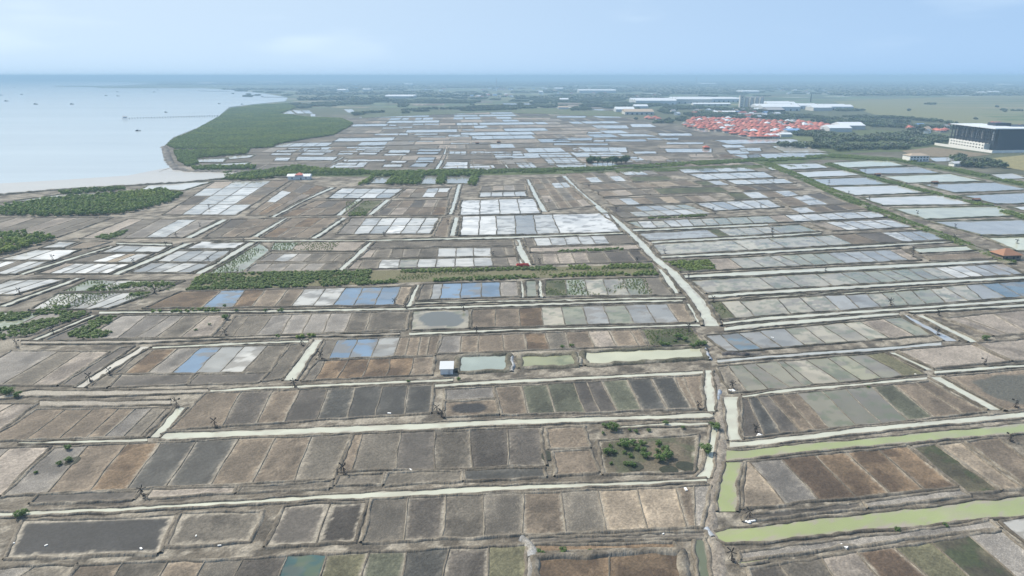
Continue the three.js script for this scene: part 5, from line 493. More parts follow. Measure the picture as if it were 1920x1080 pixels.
wood:[[[418.9,-1138.7],[523.6,-1268.7],[571.2,-1245.0],[698.2,-1345.1],[761.6,-1245.0],[692.5,-1101.0],[561.6,-986.1],[442.5,-957.5],[392.7,-1001.1]],[[759.2,-1723.6],[937.0,-1815.9],[974.2,-1601.2],[935.8,-1462.3],[795.1,-1268.7],[712.1,-1372.7],[698.2,-1528.6]],[[542.3,-2475.6],[635.2,-2270.1],[797.9,-2197.1],[752.2,-1946.0],[785.4,-1723.6],[690.2,-1564.1],[613.0,-1680.8],[456.5,-1768.6],[403.9,-1974.3]],[[271.5,-2568.4],[502.7,-2776.4],[542.3,-2475.6],[310.9,-2162.3],[158.7,-2095.8]],[[998.1,-2162.3],[1056.7,-2095.8],[976.4,-1946.0],[905.1,-1974.3]],[[553.8,-868.7],[591.6,-880.4],[572.9,-794.6],[535.4,-757.5],[517.5,-794.6]],[[47.6,-3159.3],[349.1,-3311.2],[500.8,-3020.5],[281.9,-2668.4],[40.3,-2668.4]],[[-814.5,-2568.4],[-465.4,-3088.4],[-130.9,-2893.4],[-120.8,-2668.4],[-443.1,-2668.4],[-675.6,-2233.0]],[[-229.1,-2162.3],[-108.3,-2389.2],[149.6,-2475.6],[137.3,-2270.1],[-125.0,-2064.1]],[[-436.3,-1918.6],[-240.3,-2270.1],[-222.1,-2095.8],[-387.1,-1745.8]],[[-875.6,-3327.5],[-876.4,-3437.7],[-813.8,-3392.8],[-799.7,-3285.4]],[[-793.2,-3170.0],[-788.1,-3279.0],[-718.8,-3234.5],[-708.6,-3128.3]],[[-646.6,-4259.0],[-655.8,-4382.5],[-631.2,-4332.2],[-617.6,-4211.5]],[[-656.2,-4746.0],[-625.1,-4859.1],[-533.3,-4813.2],[-540.4,-4702.2]],[[-1193.9,-4835.2],[-1186.6,-5042.4],[-1060.5,-4957.4],[-1041.4,-4756.9]],[[-141.8,-3450.6],[-137.1,-3545.4],[-119.8,-3506.9],[-120.2,-3414.1]],[[-767.3,-4599.3],[-736.7,-4732.2],[-631.8,-4678.1],[-636.0,-4548.2]],[[-813.0,-3134.1],[-842.7,-3291.8],[-806.5,-3226.9],[-773.3,-3075.1]],[[-614.1,-3564.6],[-614.6,-3683.3],[-570.4,-3634.9],[-560.5,-3519.2]],[[-1256.3,-4852.8],[-1235.1,-4968.9],[-1129.4,-4921.8],[-1124.6,-4807.8]],[[-355.9,-4332.3],[-322.0,-4544.1],[-222.5,-4456.9],[-233.0,-4253.0]],[[-272.5,-3214.1],[-258.4,-3351.3],[-207.5,-3295.0],[-209.6,-3162.4]],[[-1032.2,-3709.6],[-1017.8,-3793.9],[-939.3,-3759.7],[-934.4,-3676.9]],[[-96.4,-3037.1],[-80.4,-3124.8],[-45.1,-3089.2],[-51.6,-3003.4]],[[-707.8,-3899.3],[-682.3,-4014.7],[-589.4,-3967.7],[-591.8,-3854.9]],[[-1424.3,-4669.2],[-1455.2,-4915.3],[-1345.8,-4813.8],[-1297.6,-4577.5]],[[-596.6,-3679.5],[-594.1,-3838.9],[-532.7,-3773.5],[-522.5,-3619.4]],[[-847.6,-3462.7],[-853.5,-3596.2],[-792.0,-3541.6],[-774.1,-3412.1]],[[-1127.2,-4439.2],[-1158.2,-4661.9],[-1089.7,-4570.2],[-1049.1,-4355.9]],[[-710.1,-3483.1],[-705.8,-3549.8],[-667.7,-3522.8],[-662.8,-3457.2]],[[-926.6,-3139.5],[-922.7,-3231.3],[-855.9,-3193.9],[-844.7,-3104.2]],[[-370.4,-3350.0],[-351.8,-3522.5],[-276.6,-3451.4],[-278.4,-3285.6]],[[-566.5,-2906.7],[-553.6,-3015.4],[-483.5,-2971.0],[-480.3,-2865.4]],[[-159.2,-3680.7],[-141.7,-3770.7],[-101.0,-3734.2],[-107.5,-3646.0]],[[-183.6,-4461.5],[-179.1,-4664.3],[-152.4,-4581.0],[-151.1,-4385.2]],[[-304.5,-3696.0],[-271.9,-3759.8],[-200.5,-3734.0],[-212.9,-3671.1]],[[-955.5,-4122.3],[-950.3,-4211.3],[-895.1,-4175.3],[-887.2,-4087.8]],[[-1182.2,-4007.1],[-1198.8,-4217.1],[-1092.9,-4130.5],[-1057.9,-3928.8]],[[-307.1,-3704.3],[-305.3,-3895.0],[-267.3,-3816.4],[-261.6,-3633.2]],[[-477.9,-3266.3],[-480.9,-3341.9],[-461.9,-3311.2],[-454.9,-3236.9]],[[-201.7,-3166.2],[-174.8,-3285.8],[-109.3,-3236.9],[-119.4,-3120.8]],[[-657.7,-3511.7],[-638.5,-3605.4],[-564.5,-3567.4],[-565.2,-3475.5]],[[-637.6,-4156.8],[-608.0,-4222.1],[-531.1,-4195.7],[-539.6,-4131.2]],[[-289.8,-2950.6],[-293.5,-3061.2],[-276.1,-3016.0],[-269.3,-2908.5]],[[-365.0,-3086.0],[-349.8,-3162.7],[-301.9,-3131.6],[-304.7,-3056.4]],[[-572.9,-2944.6],[-552.2,-3004.3],[-488.5,-2980.1],[-492.4,-2921.3]],[[-1284.6,-4667.1],[-1313.9,-4815.6],[-1276.9,-4755.1],[-1242.8,-4610.2]],[[-830.1,-3064.5],[-820.5,-3125.8],[-766.1,-3101.0],[-762.2,-3040.6]],[[-599.5,-4039.5],[-585.4,-4134.0],[-528.4,-4095.6],[-528.2,-4002.9]],[[-1138.4,-4400.1],[-1159.6,-4584.0],[-1093.1,-4508.6],[-1060.8,-4330.6]],[[434.7,-5026.6],[502.0,-5268.2],[577.2,-5168.8],[532.7,-4936.0]],[[339.5,-2473.5],[356.0,-2554.2],[361.7,-2521.3],[348.3,-2442.6]],[[15.4,-2519.8],[25.9,-2625.9],[43.7,-2582.4],[37.9,-2479.8]],[[101.9,-2644.0],[117.3,-2688.7],[141.8,-2670.6],[133.7,-2626.4]],[[202.8,-3686.7],[248.3,-3783.3],[319.8,-3744.1],[295.1,-3649.4]],[[222.7,-2963.6],[260.5,-3019.9],[320.4,-2997.1],[300.5,-2941.7]],[[293.7,-3066.9],[338.0,-3226.0],[384.5,-3160.4],[354.4,-3007.5]],[[121.4,-2638.7],[145.2,-2734.5],[178.8,-2695.3],[164.7,-2602.2]],[[-11.6,-2433.4],[16.7,-2503.0],[68.9,-2474.7],[55.3,-2406.7]],[[115.7,-2171.1],[124.7,-2210.7],[136.6,-2194.7],[131.3,-2155.7]],[[-0.1,-2434.0],[23.3,-2512.1],[66.1,-2480.3],[54.5,-2404.1]],[[522.7,-5216.3],[583.3,-5381.3],[656.9,-5314.1],[619.0,-5153.0]],[[289.9,-3409.7],[317.4,-3490.3],[352.4,-3457.6],[335.9,-3378.5]],[[8.1,-3272.7],[23.6,-3409.1],[50.9,-3353.2],[42.8,-3221.1]],[[360.0,-2592.6],[385.7,-2655.1],[413.6,-2629.8],[397.0,-2568.4]],[[181.5,-3123.6],[217.4,-3285.1],[261.5,-3218.5],[238.4,-3063.3]],[[18.1,-3142.7],[41.0,-3275.3],[80.9,-3221.0],[68.7,-3092.6]],[[373.6,-2492.7],[410.8,-2602.1],[442.2,-2557.2],[415.6,-2451.4]],[[256.7,-2362.8],[288.7,-2459.7],[323.5,-2420.0],[302.4,-2326.1]],[[82.5,-2276.4],[99.3,-2363.9],[122.9,-2328.1],[112.9,-2243.2]],[[294.6,-2210.6],[325.1,-2245.2],[370.9,-2231.2],[354.4,-2197.0]],[[177.1,-3678.0],[202.5,-3754.1],[241.1,-3723.3],[227.2,-3648.5]],[[445.0,-4805.8],[492.5,-5049.8],[528.4,-4949.3],[493.5,-4714.7]],[[413.9,-3190.8],[445.5,-3354.9],[455.8,-3287.3],[429.9,-3129.5]],[[492.1,-4119.4],[533.8,-4280.9],[566.9,-4214.8],[536.8,-4058.2]],[[415.4,-3877.7],[470.9,-3983.1],[547.3,-3940.3],[514.7,-3837.0]],[[97.8,-2384.0],[110.6,-2481.6],[125.0,-2441.6],[116.7,-2347.1]],[[83.8,-2850.0],[100.1,-2933.8],[124.5,-2899.7],[115.3,-2817.8]],[[512.1,-3177.9],[552.2,-3299.8],[581.7,-3249.9],[552.3,-3131.6]],[[181.1,-4271.6],[210.8,-4379.8],[255.0,-4335.9],[238.4,-4229.8]],[[68.0,-2214.6],[76.8,-2316.4],[85.7,-2274.5],[79.8,-2176.3]],[[436.5,-2628.8],[457.5,-2718.3],[462.8,-2681.8],[445.4,-2594.6]],[[-15.3,-2827.9],[9.7,-2896.5],[56.3,-2868.7],[44.5,-2801.4]],[[-8.7,-2975.6],[0.3,-3055.3],[17.1,-3022.9],[12.9,-2944.9]],[[171.6,-2308.9],[188.4,-2356.0],[211.4,-2336.9],[201.7,-2290.6]],[[322.8,-2420.9],[345.9,-2462.6],[376.1,-2445.8],[362.5,-2404.6]],[[78.8,-3366.8],[105.9,-3446.3],[151.5,-3414.1],[137.6,-3335.9]],[[310.1,-2387.0],[352.4,-2503.4],[395.5,-2455.5],[366.7,-2343.4]],[[-2.7,-2886.2],[5.9,-3028.4],[21.7,-2969.9],[17.2,-2832.9]],[[328.1,-2528.0],[343.9,-2572.5],[360.0,-2554.6],[349.7,-2510.7]],[[1337.7,-4233.4],[1416.1,-4372.0],[1461.8,-4315.5],[1402.1,-4180.3]],[[1578.0,-4967.3],[1646.1,-5107.9],[1671.5,-5050.8],[1616.4,-4913.2]],[[917.0,-4185.9],[978.2,-4261.0],[1054.1,-4230.6],[1017.0,-4156.6]],[[805.4,-4466.4],[862.1,-4565.9],[926.1,-4525.6],[890.1,-4427.8]],[[1363.0,-6056.9],[1423.8,-6260.3],[1433.2,-6177.3],[1381.2,-5979.2]],[[1230.1,-4127.3],[1268.7,-4206.3],[1287.0,-4174.3],[1256.9,-4096.5]],[[1493.7,-4398.0],[1581.9,-4578.6],[1606.5,-4504.6],[1533.4,-4329.6]],[[1363.1,-4433.4],[1439.0,-4638.7],[1437.0,-4554.4],[1369.7,-4356.3]],[[1294.5,-6145.1],[1374.1,-6360.1],[1418.4,-6272.3],[1357.2,-6063.1]],[[1558.3,-5554.1],[1660.9,-5740.4],[1731.6,-5664.4],[1655.7,-5482.8]],[[730.6,-3730.6],[804.6,-3915.0],[858.7,-3839.1],[804.0,-3661.6]],[[1556.3,-5386.4],[1685.8,-5651.1],[1750.7,-5542.2],[1649.2,-5287.2]],[[946.2,-3629.0],[1016.3,-3737.0],[1082.0,-3693.1],[1034.0,-3587.6]],[[1206.6,-3581.1],[1260.5,-3637.5],[1317.3,-3614.7],[1282.5,-3559.0]],[[980.9,-4216.9],[1057.9,-4400.6],[1103.0,-4325.3],[1044.1,-4147.7]],[[1574.6,-5605.0],[1692.8,-5802.0],[1785.3,-5721.5],[1700.0,-5529.9]],[[1749.1,-5426.1],[1876.3,-5620.6],[1968.6,-5541.2],[1875.3,-5352.0]],[[1204.5,-3943.4],[1281.3,-4056.5],[1344.8,-4010.5],[1290.5,-3899.8]],[[903.1,-4759.8],[953.4,-4927.9],[974.4,-4859.3],[934.2,-4695.7]],[[1576.1,-4890.9],[1618.3,-4970.7],[1638.5,-4938.5],[1605.6,-4859.7]],[[1087.8,-4295.1],[1141.6,-4467.3],[1142.9,-4396.8],[1095.5,-4229.8]],[[1181.3,-5835.8],[1287.6,-6037.9],[1390.3,-5955.4],[1317.8,-5758.6]],[[1503.3,-4460.8],[1554.2,-4568.4],[1566.9,-4524.8],[1524.4,-4419.1]],[[1011.6,-4154.8],[1095.9,-4335.1],[1151.8,-4261.1],[1088.5,-4086.7]],[[1516.2,-5255.5],[1593.6,-5409.1],[1636.5,-5346.6],[1577.1,-5196.5]],[[1344.6,-5210.9],[1426.3,-5379.0],[1479.1,-5310.5],[1417.9,-5146.6]],[[665.6,-3782.2],[725.9,-3953.9],[768.3,-3883.4],[723.5,-3717.6]],[[1176.3,-3961.9],[1257.4,-4077.8],[1329.2,-4030.6],[1272.8,-3917.4]],[[1511.5,-6330.1],[1621.9,-6563.2],[1699.0,-6468.0],[1617.4,-6241.4]],[[971.8,-3482.0],[1008.8,-3564.5],[1025.5,-3531.1],[996.3,-3450.0]],[[2586.7,-4198.9],[2659.7,-4271.7],[2694.1,-4242.3],[2636.9,-4170.5]],[[2022.0,-4172.3],[2116.5,-4307.5],[2143.6,-4252.4],[2065.6,-4120.6]],[[2244.6,-4582.4],[2373.3,-4770.9],[2402.9,-4693.7],[2295.0,-4511.1]],[[2870.7,-4319.0],[2965.6,-4424.9],[2983.0,-4381.9],[2902.4,-4278.0]],[[2657.1,-4236.4],[2763.9,-4332.2],[2826.2,-4293.4],[2745.0,-4199.3]],[[2686.7,-4054.5],[2769.6,-4162.6],[2762.3,-4118.6],[2686.9,-4012.8]],[[3455.2,-6021.5],[3602.5,-6172.1],[3680.0,-6111.0],[3566.1,-5963.4]],[[3291.9,-5487.4],[3390.2,-5613.0],[3402.6,-5562.1],[3317.9,-5438.8]],[[2348.8,-4397.7],[2463.3,-4577.6],[2458.8,-4503.9],[2356.6,-4329.7]],[[2147.1,-4535.6],[2220.7,-4637.2],[2248.8,-4596.0],[2189.6,-4496.2]],[[2543.9,-6388.6],[2678.2,-6583.6],[2750.9,-6504.2],[2647.3,-6313.8]],[[1602.2,-4072.4],[1662.2,-4138.1],[1715.1,-4111.6],[1673.8,-4046.8]],[[2855.7,-4660.6],[2982.1,-4818.4],[2998.1,-4754.0],[2889.5,-4600.4]],[[3646.1,-5244.5],[3831.4,-5448.6],[3853.8,-5365.1],[3694.4,-5167.0]],[[2550.4,-5327.6],[2700.2,-5535.0],[2752.5,-5450.1],[2630.7,-5249.0]],[[2521.9,-4858.9],[2655.6,-5076.6],[2648.1,-4987.2],[2528.5,-4776.9]],[[1631.1,-4549.2],[1698.9,-4655.8],[1738.1,-4612.6],[1686.6,-4507.9]],[[2661.9,-4688.1],[2764.5,-4844.9],[2754.2,-4781.0],[2661.0,-4628.2]],[[1744.0,-4224.4],[1814.1,-4340.3],[1836.0,-4293.2],[1778.5,-4179.8]],[[2777.1,-6431.3],[2860.0,-6565.3],[2883.2,-6511.0],[2814.5,-6379.2]],[[2397.1,-4133.1],[2461.0,-4213.4],[2474.8,-4180.9],[2420.9,-4101.8]],[[3340.8,-6143.6],[3523.9,-6411.8],[3533.1,-6301.7],[3373.1,-6042.4]],[[1874.8,-4426.0],[1941.5,-4507.6],[1987.3,-4474.6],[1938.2,-4394.2]],[[2062.6,-4649.5],[2123.6,-4755.4],[2130.9,-4712.5],[2078.2,-4608.4]],[[2340.1,-4188.0],[2463.7,-4355.7],[2481.1,-4287.0],[2375.3,-4124.5]],[[1946.2,-5465.4],[2071.4,-5736.3],[2084.7,-5624.8],[1976.9,-5364.0]],[[2067.4,-4252.3],[2147.4,-4395.9],[2138.6,-4337.3],[2065.7,-4197.4]],[[2872.8,-4278.9],[2968.7,-4373.1],[3004.1,-4334.9],[2926.7,-4242.4]],[[4261.3,-6293.0],[4522.6,-6571.4],[4578.8,-6457.2],[4359.2,-6188.1]],[[2959.9,-4816.2],[3059.9,-4950.4],[3059.6,-4895.8],[2970.6,-4764.5]],[[2674.8,-4520.7],[2822.4,-4725.4],[2822.4,-4641.3],[2692.0,-4443.6]],[[2068.9,-5515.4],[2141.7,-5665.6],[2149.5,-5604.6],[2086.5,-5457.5]],[[2768.4,-4314.7],[2857.3,-4429.7],[2856.0,-4383.0],[2776.6,-4270.3]],[[1767.0,-4507.6],[1837.8,-4614.9],[1874.0,-4571.4],[1819.0,-4466.0]],[[1997.0,-4100.3],[2104.6,-4268.7],[2118.7,-4199.7],[2026.3,-4036.5]],[[2859.1,-4963.7],[2978.2,-5106.2],[3013.7,-5048.2],[2915.5,-4908.9]],[[2084.9,-4908.9],[2166.9,-5043.6],[2189.7,-4988.8],[2121.8,-4856.9]],[[1683.6,-4014.3],[1746.7,-4105.3],[1777.5,-4068.4],[1728.2,-3979.0]],[[2056.9,-5766.3],[2174.6,-5925.9],[2263.1,-5861.0],[2177.9,-5704.8]],[[3359.0,-5708.4],[3514.1,-5890.6],[3559.2,-5816.4],[3431.1,-5638.7]],[[146.1,-2336.7],[163.5,-2397.0],[186.9,-2372.5],[176.7,-2313.5]],[[14.8,-2221.4],[35.3,-2295.4],[71.4,-2265.3],[61.0,-2193.1]],[[-202.3,-2200.1],[-183.6,-2245.9],[-140.0,-2227.4],[-146.7,-2182.3]],[[84.6,-2243.3],[109.1,-2359.8],[143.7,-2311.8],[128.7,-2199.8]],[[259.6,-2455.2],[296.0,-2522.8],[346.5,-2495.3],[325.4,-2429.1]],[[-139.1,-2170.4],[-134.9,-2235.8],[-118.1,-2209.2],[-118.2,-2145.3]],[[58.4,-2443.4],[72.9,-2554.0],[93.3,-2508.6],[84.6,-2401.8]],[[26.9,-2253.7],[51.0,-2362.7],[91.5,-2317.9],[78.3,-2212.9]],[[247.9,-2224.5],[282.5,-2300.2],[327.0,-2269.3],[305.7,-2195.6]],[[97.9,-2342.6],[129.4,-2436.1],[178.0,-2397.8],[160.1,-2307.1]],[[-108.2,-2283.8],[-98.8,-2329.9],[-76.9,-2311.2],[-80.2,-2265.8]],[[-148.8,-2504.2],[-146.0,-2551.3],[-134.8,-2532.2],[-134.7,-2485.8]],[[-79.5,-2246.5],[-76.6,-2334.7],[-64.4,-2298.6],[-64.5,-2213.0]],[[-382.5,-2344.0],[-382.7,-2419.0],[-356.0,-2388.4],[-350.2,-2315.3]],[[127.3,-2383.6],[147.2,-2485.5],[171.3,-2443.7],[158.6,-2345.1]],[[-402.6,-2410.7],[-399.1,-2523.6],[-351.3,-2477.2],[-345.0,-2368.2]],[[508.6,-2088.5],[539.5,-2144.9],[565.7,-2122.0],[544.0,-2066.7]],[[355.5,-1618.9],[371.1,-1664.8],[377.5,-1646.1],[365.0,-1601.2]],[[476.3,-1995.2],[515.0,-2087.7],[536.8,-2049.7],[506.9,-1960.4]],[[287.1,-1658.7],[298.7,-1705.5],[302.2,-1686.5],[292.7,-1640.7]],[[314.2,-2001.3],[327.7,-2034.2],[341.2,-2020.9],[332.2,-1988.5]],[[488.0,-2177.7],[522.5,-2256.4],[546.5,-2224.3],[520.9,-2147.8]],[[371.9,-1618.4],[393.2,-1653.6],[414.5,-1639.4],[400.3,-1604.7]],[[485.6,-2265.6],[524.0,-2326.4],[565.3,-2301.7],[540.4,-2242.2]],[[349.6,-2130.8],[378.4,-2227.2],[395.7,-2187.7],[373.8,-2094.5]],[[385.1,-1683.4],[410.1,-1724.8],[435.1,-1708.0],[418.4,-1667.4]],[[350.0,-2041.3],[380.1,-2140.4],[397.4,-2099.6],[374.2,-2004.2]],[[548.9,-2282.3],[603.1,-2396.7],[640.7,-2349.6],[600.2,-2239.5]],[[314.8,-1719.9],[338.7,-1758.4],[366.9,-1742.8],[352.0,-1704.9]],[[307.5,-1538.8],[339.7,-1616.1],[364.2,-1584.3],[340.6,-1509.9]],[[435.3,-1141.3],[464.9,-1198.8],[470.9,-1175.1],[445.9,-1119.7]],[[512.4,-1255.3],[539.8,-1313.3],[538.2,-1289.5],[513.6,-1233.5]],[[1006.7,-1816.1],[1036.7,-1853.7],[1045.6,-1838.5],[1021.0,-1801.5]],[[644.6,-1196.8],[680.7,-1259.1],[673.5,-1233.5],[640.2,-1173.6]],[[833.2,-1342.4],[867.5,-1381.5],[877.2,-1365.6],[848.8,-1327.3]],[[722.3,-1379.7],[762.6,-1440.4],[766.4,-1415.5],[731.6,-1356.8]],[[595.5,-1476.9],[623.8,-1512.2],[644.3,-1497.8],[623.8,-1463.2]],[[394.0,-1029.6],[409.8,-1061.7],[412.1,-1048.7],[398.6,-1017.3]],[[672.2,-1515.8],[704.4,-1569.9],[710.5,-1547.8],[683.3,-1495.1]],[[500.6,-1267.1],[513.0,-1290.6],[515.6,-1281.1],[505.1,-1258.0]],[[635.8,-1539.5],[660.8,-1580.1],[669.7,-1563.6],[649.5,-1523.8]],[[693.3,-1177.9],[732.0,-1230.9],[734.4,-1209.1],[700.8,-1157.9]],[[791.5,-1459.3],[837.6,-1523.2],[845.9,-1497.0],[806.7,-1435.2]],[[563.2,-1118.0],[601.0,-1175.3],[606.9,-1151.7],[574.7,-1096.6]],[[495.5,-1168.9],[526.7,-1210.5],[545.1,-1193.5],[521.4,-1153.0]],[[1031.9,-1722.3],[1073.5,-1765.9],[1092.3,-1748.2],[1059.4,-1705.4]],[[762.8,-1357.3],[791.5,-1391.1],[802.5,-1377.4],[779.5,-1344.3]],[[450.8,-1053.8],[477.3,-1095.5],[486.8,-1078.4],[465.3,-1038.0]],[[564.8,-1482.2],[594.8,-1516.5],[621.4,-1502.6],[600.6,-1469.0]],[[583.2,-1152.7],[612.5,-1194.9],[619.3,-1177.6],[594.9,-1136.6]],[[693.3,-1100.9],[719.8,-1136.0],[720.3,-1121.7],[696.8,-1087.4]],[[546.9,-1161.0],[570.7,-1190.4],[584.0,-1178.5],[565.8,-1149.6]],[[747.3,-1350.6],[769.8,-1386.3],[767.7,-1371.8],[747.2,-1336.8]],[[725.1,-1589.8],[777.3,-1674.6],[787.4,-1639.7],[743.3,-1558.2]],[[1414.4,-2026.5],[1483.0,-2095.0],[1503.1,-2067.1],[1446.4,-2000.4]],[[1086.3,-1704.1],[1122.0,-1753.5],[1118.0,-1733.4],[1085.5,-1685.1]],[[1489.0,-2550.8],[1530.8,-2595.4],[1549.9,-2577.4],[1517.0,-2533.3]],[[1075.5,-1641.5],[1106.5,-1678.3],[1110.3,-1663.4],[1083.6,-1627.3]],[[1051.8,-1810.4],[1106.0,-1891.1],[1101.7,-1857.9],[1053.0,-1779.9]],[[1119.2,-2077.8],[1183.6,-2162.5],[1200.4,-2127.8],[1146.9,-2045.8]],[[854.0,-1641.7],[899.5,-1696.7],[919.7,-1674.2],[883.7,-1620.6]],[[1431.2,-2068.9],[1481.8,-2131.3],[1478.9,-2105.9],[1433.4,-2044.9]],[[1572.9,-2298.4],[1612.2,-2347.9],[1609.5,-2327.8],[1573.8,-2279.2]],[[1134.8,-2091.7],[1188.5,-2158.9],[1206.3,-2131.5],[1162.5,-2066.0]],[[-1338.6,-3517.9],[-1372.6,-3660.1],[-1315.1,-3601.9],[-1273.2,-3464.0]],[[-1638.2,-4077.2],[-1654.0,-4156.6],[-1612.2,-4124.5],[-1588.4,-4046.3]],[[-1842.7,-4746.8],[-1887.1,-4934.8],[-1806.3,-4857.8],[-1750.4,-4675.5]],[[-1352.0,-3707.5],[-1351.6,-3775.8],[-1295.7,-3748.2],[-1283.0,-3680.9]],[[-1471.3,-4245.5],[-1506.1,-4466.5],[-1400.7,-4375.4],[-1349.7,-4163.0]],[[-1643.4,-4496.4],[-1673.0,-4648.2],[-1604.1,-4586.3],[-1563.2,-4438.4]],[[-1864.2,-4773.5],[-1908.7,-4963.1],[-1825.7,-4885.5],[-1769.3,-4701.6]],[[-1267.0,-3748.6],[-1283.0,-3918.6],[-1185.4,-3848.8],[-1151.7,-3684.6]],[[-1462.9,-3897.5],[-1517.6,-4073.1],[-1471.5,-4001.0],[-1413.9,-3831.4]],[[-1542.2,-4470.5],[-1550.8,-4583.6],[-1480.0,-4537.7],[-1456.5,-4426.8]],[[-1425.5,-4207.2],[-1454.4,-4417.8],[-1349.6,-4331.1],[-1303.8,-4128.5]],[[-1433.6,-4280.0],[-1482.0,-4497.8],[-1408.8,-4408.1],[-1352.0,-4198.6]]],
belt:[[[-504.0,-3722.3],[672.0,-3722.3],[619.0,-3426.4],[-464.3,-3426.4]],[[-1281.0,-4261.7],[0.0,-4261.7],[0.0,-3945.5],[-1186.7,-3945.5]],[[0.0,-4894.4],[808.4,-4894.4],[731.4,-4425.3],[0.0,-4425.3]],[[910.6,-6072.2],[4371.0,-6072.2],[3723.5,-5168.0],[775.7,-5168.0]],[[1032.5,-4911.7],[3539.9,-4911.7],[3181.4,-4411.2],[927.9,-4411.2]],[[-1773.1,-7396.2],[775.7,-7396.2],[694.8,-6621.8],[-1588.2,-6621.8]],[[1169.5,-7094.6],[5422.2,-7094.6],[4790.0,-6263.8],[1033.1,-6263.8]],[[-4547.2,-9204.1],[7027.4,-9204.1],[6358.2,-8324.6],[-4114.1,-8324.6]],[[-6062.9,-12282.5],[9369.9,-12282.5],[8477.5,-11109.8],[-5485.5,-11109.8]],[[-2262.0,-5583.9],[-837.8,-5583.9],[-775.7,-5168.0],[-2094.5,-5168.0]],[[-963.0,-3195.9],[-577.8,-3195.9],[-540.5,-2987.7],[-900.8,-2987.7]],[[1639.1,-4037.8],[3096.1,-4037.8],[2848.5,-3712.2],[1508.0,-3712.2]],[[1076.6,-6528.5],[4991.5,-6528.5],[4342.2,-5675.2],[936.5,-5675.2]],[[893.0,-5409.8],[4140.2,-5409.8],[3658.1,-4776.3],[789.0,-4776.3]],[[948.9,-4511.8],[3456.9,-4511.8],[3132.5,-4085.5],[859.9,-4085.5]],[[1331.7,-8083.1],[6174.4,-8083.1],[5422.2,-7094.6],[1169.5,-7094.6]],[[-1729.4,-6408.1],[960.8,-6408.1],[865.5,-5769.5],[-1557.9,-5769.5]],[[0.0,-3426.4],[722.2,-3426.4],[675.6,-3203.4],[0.0,-3203.4]],[[-476.0,-10603.4],[8092.2,-10603.4],[7217.4,-9453.7],[-424.6,-9453.7]]]
};
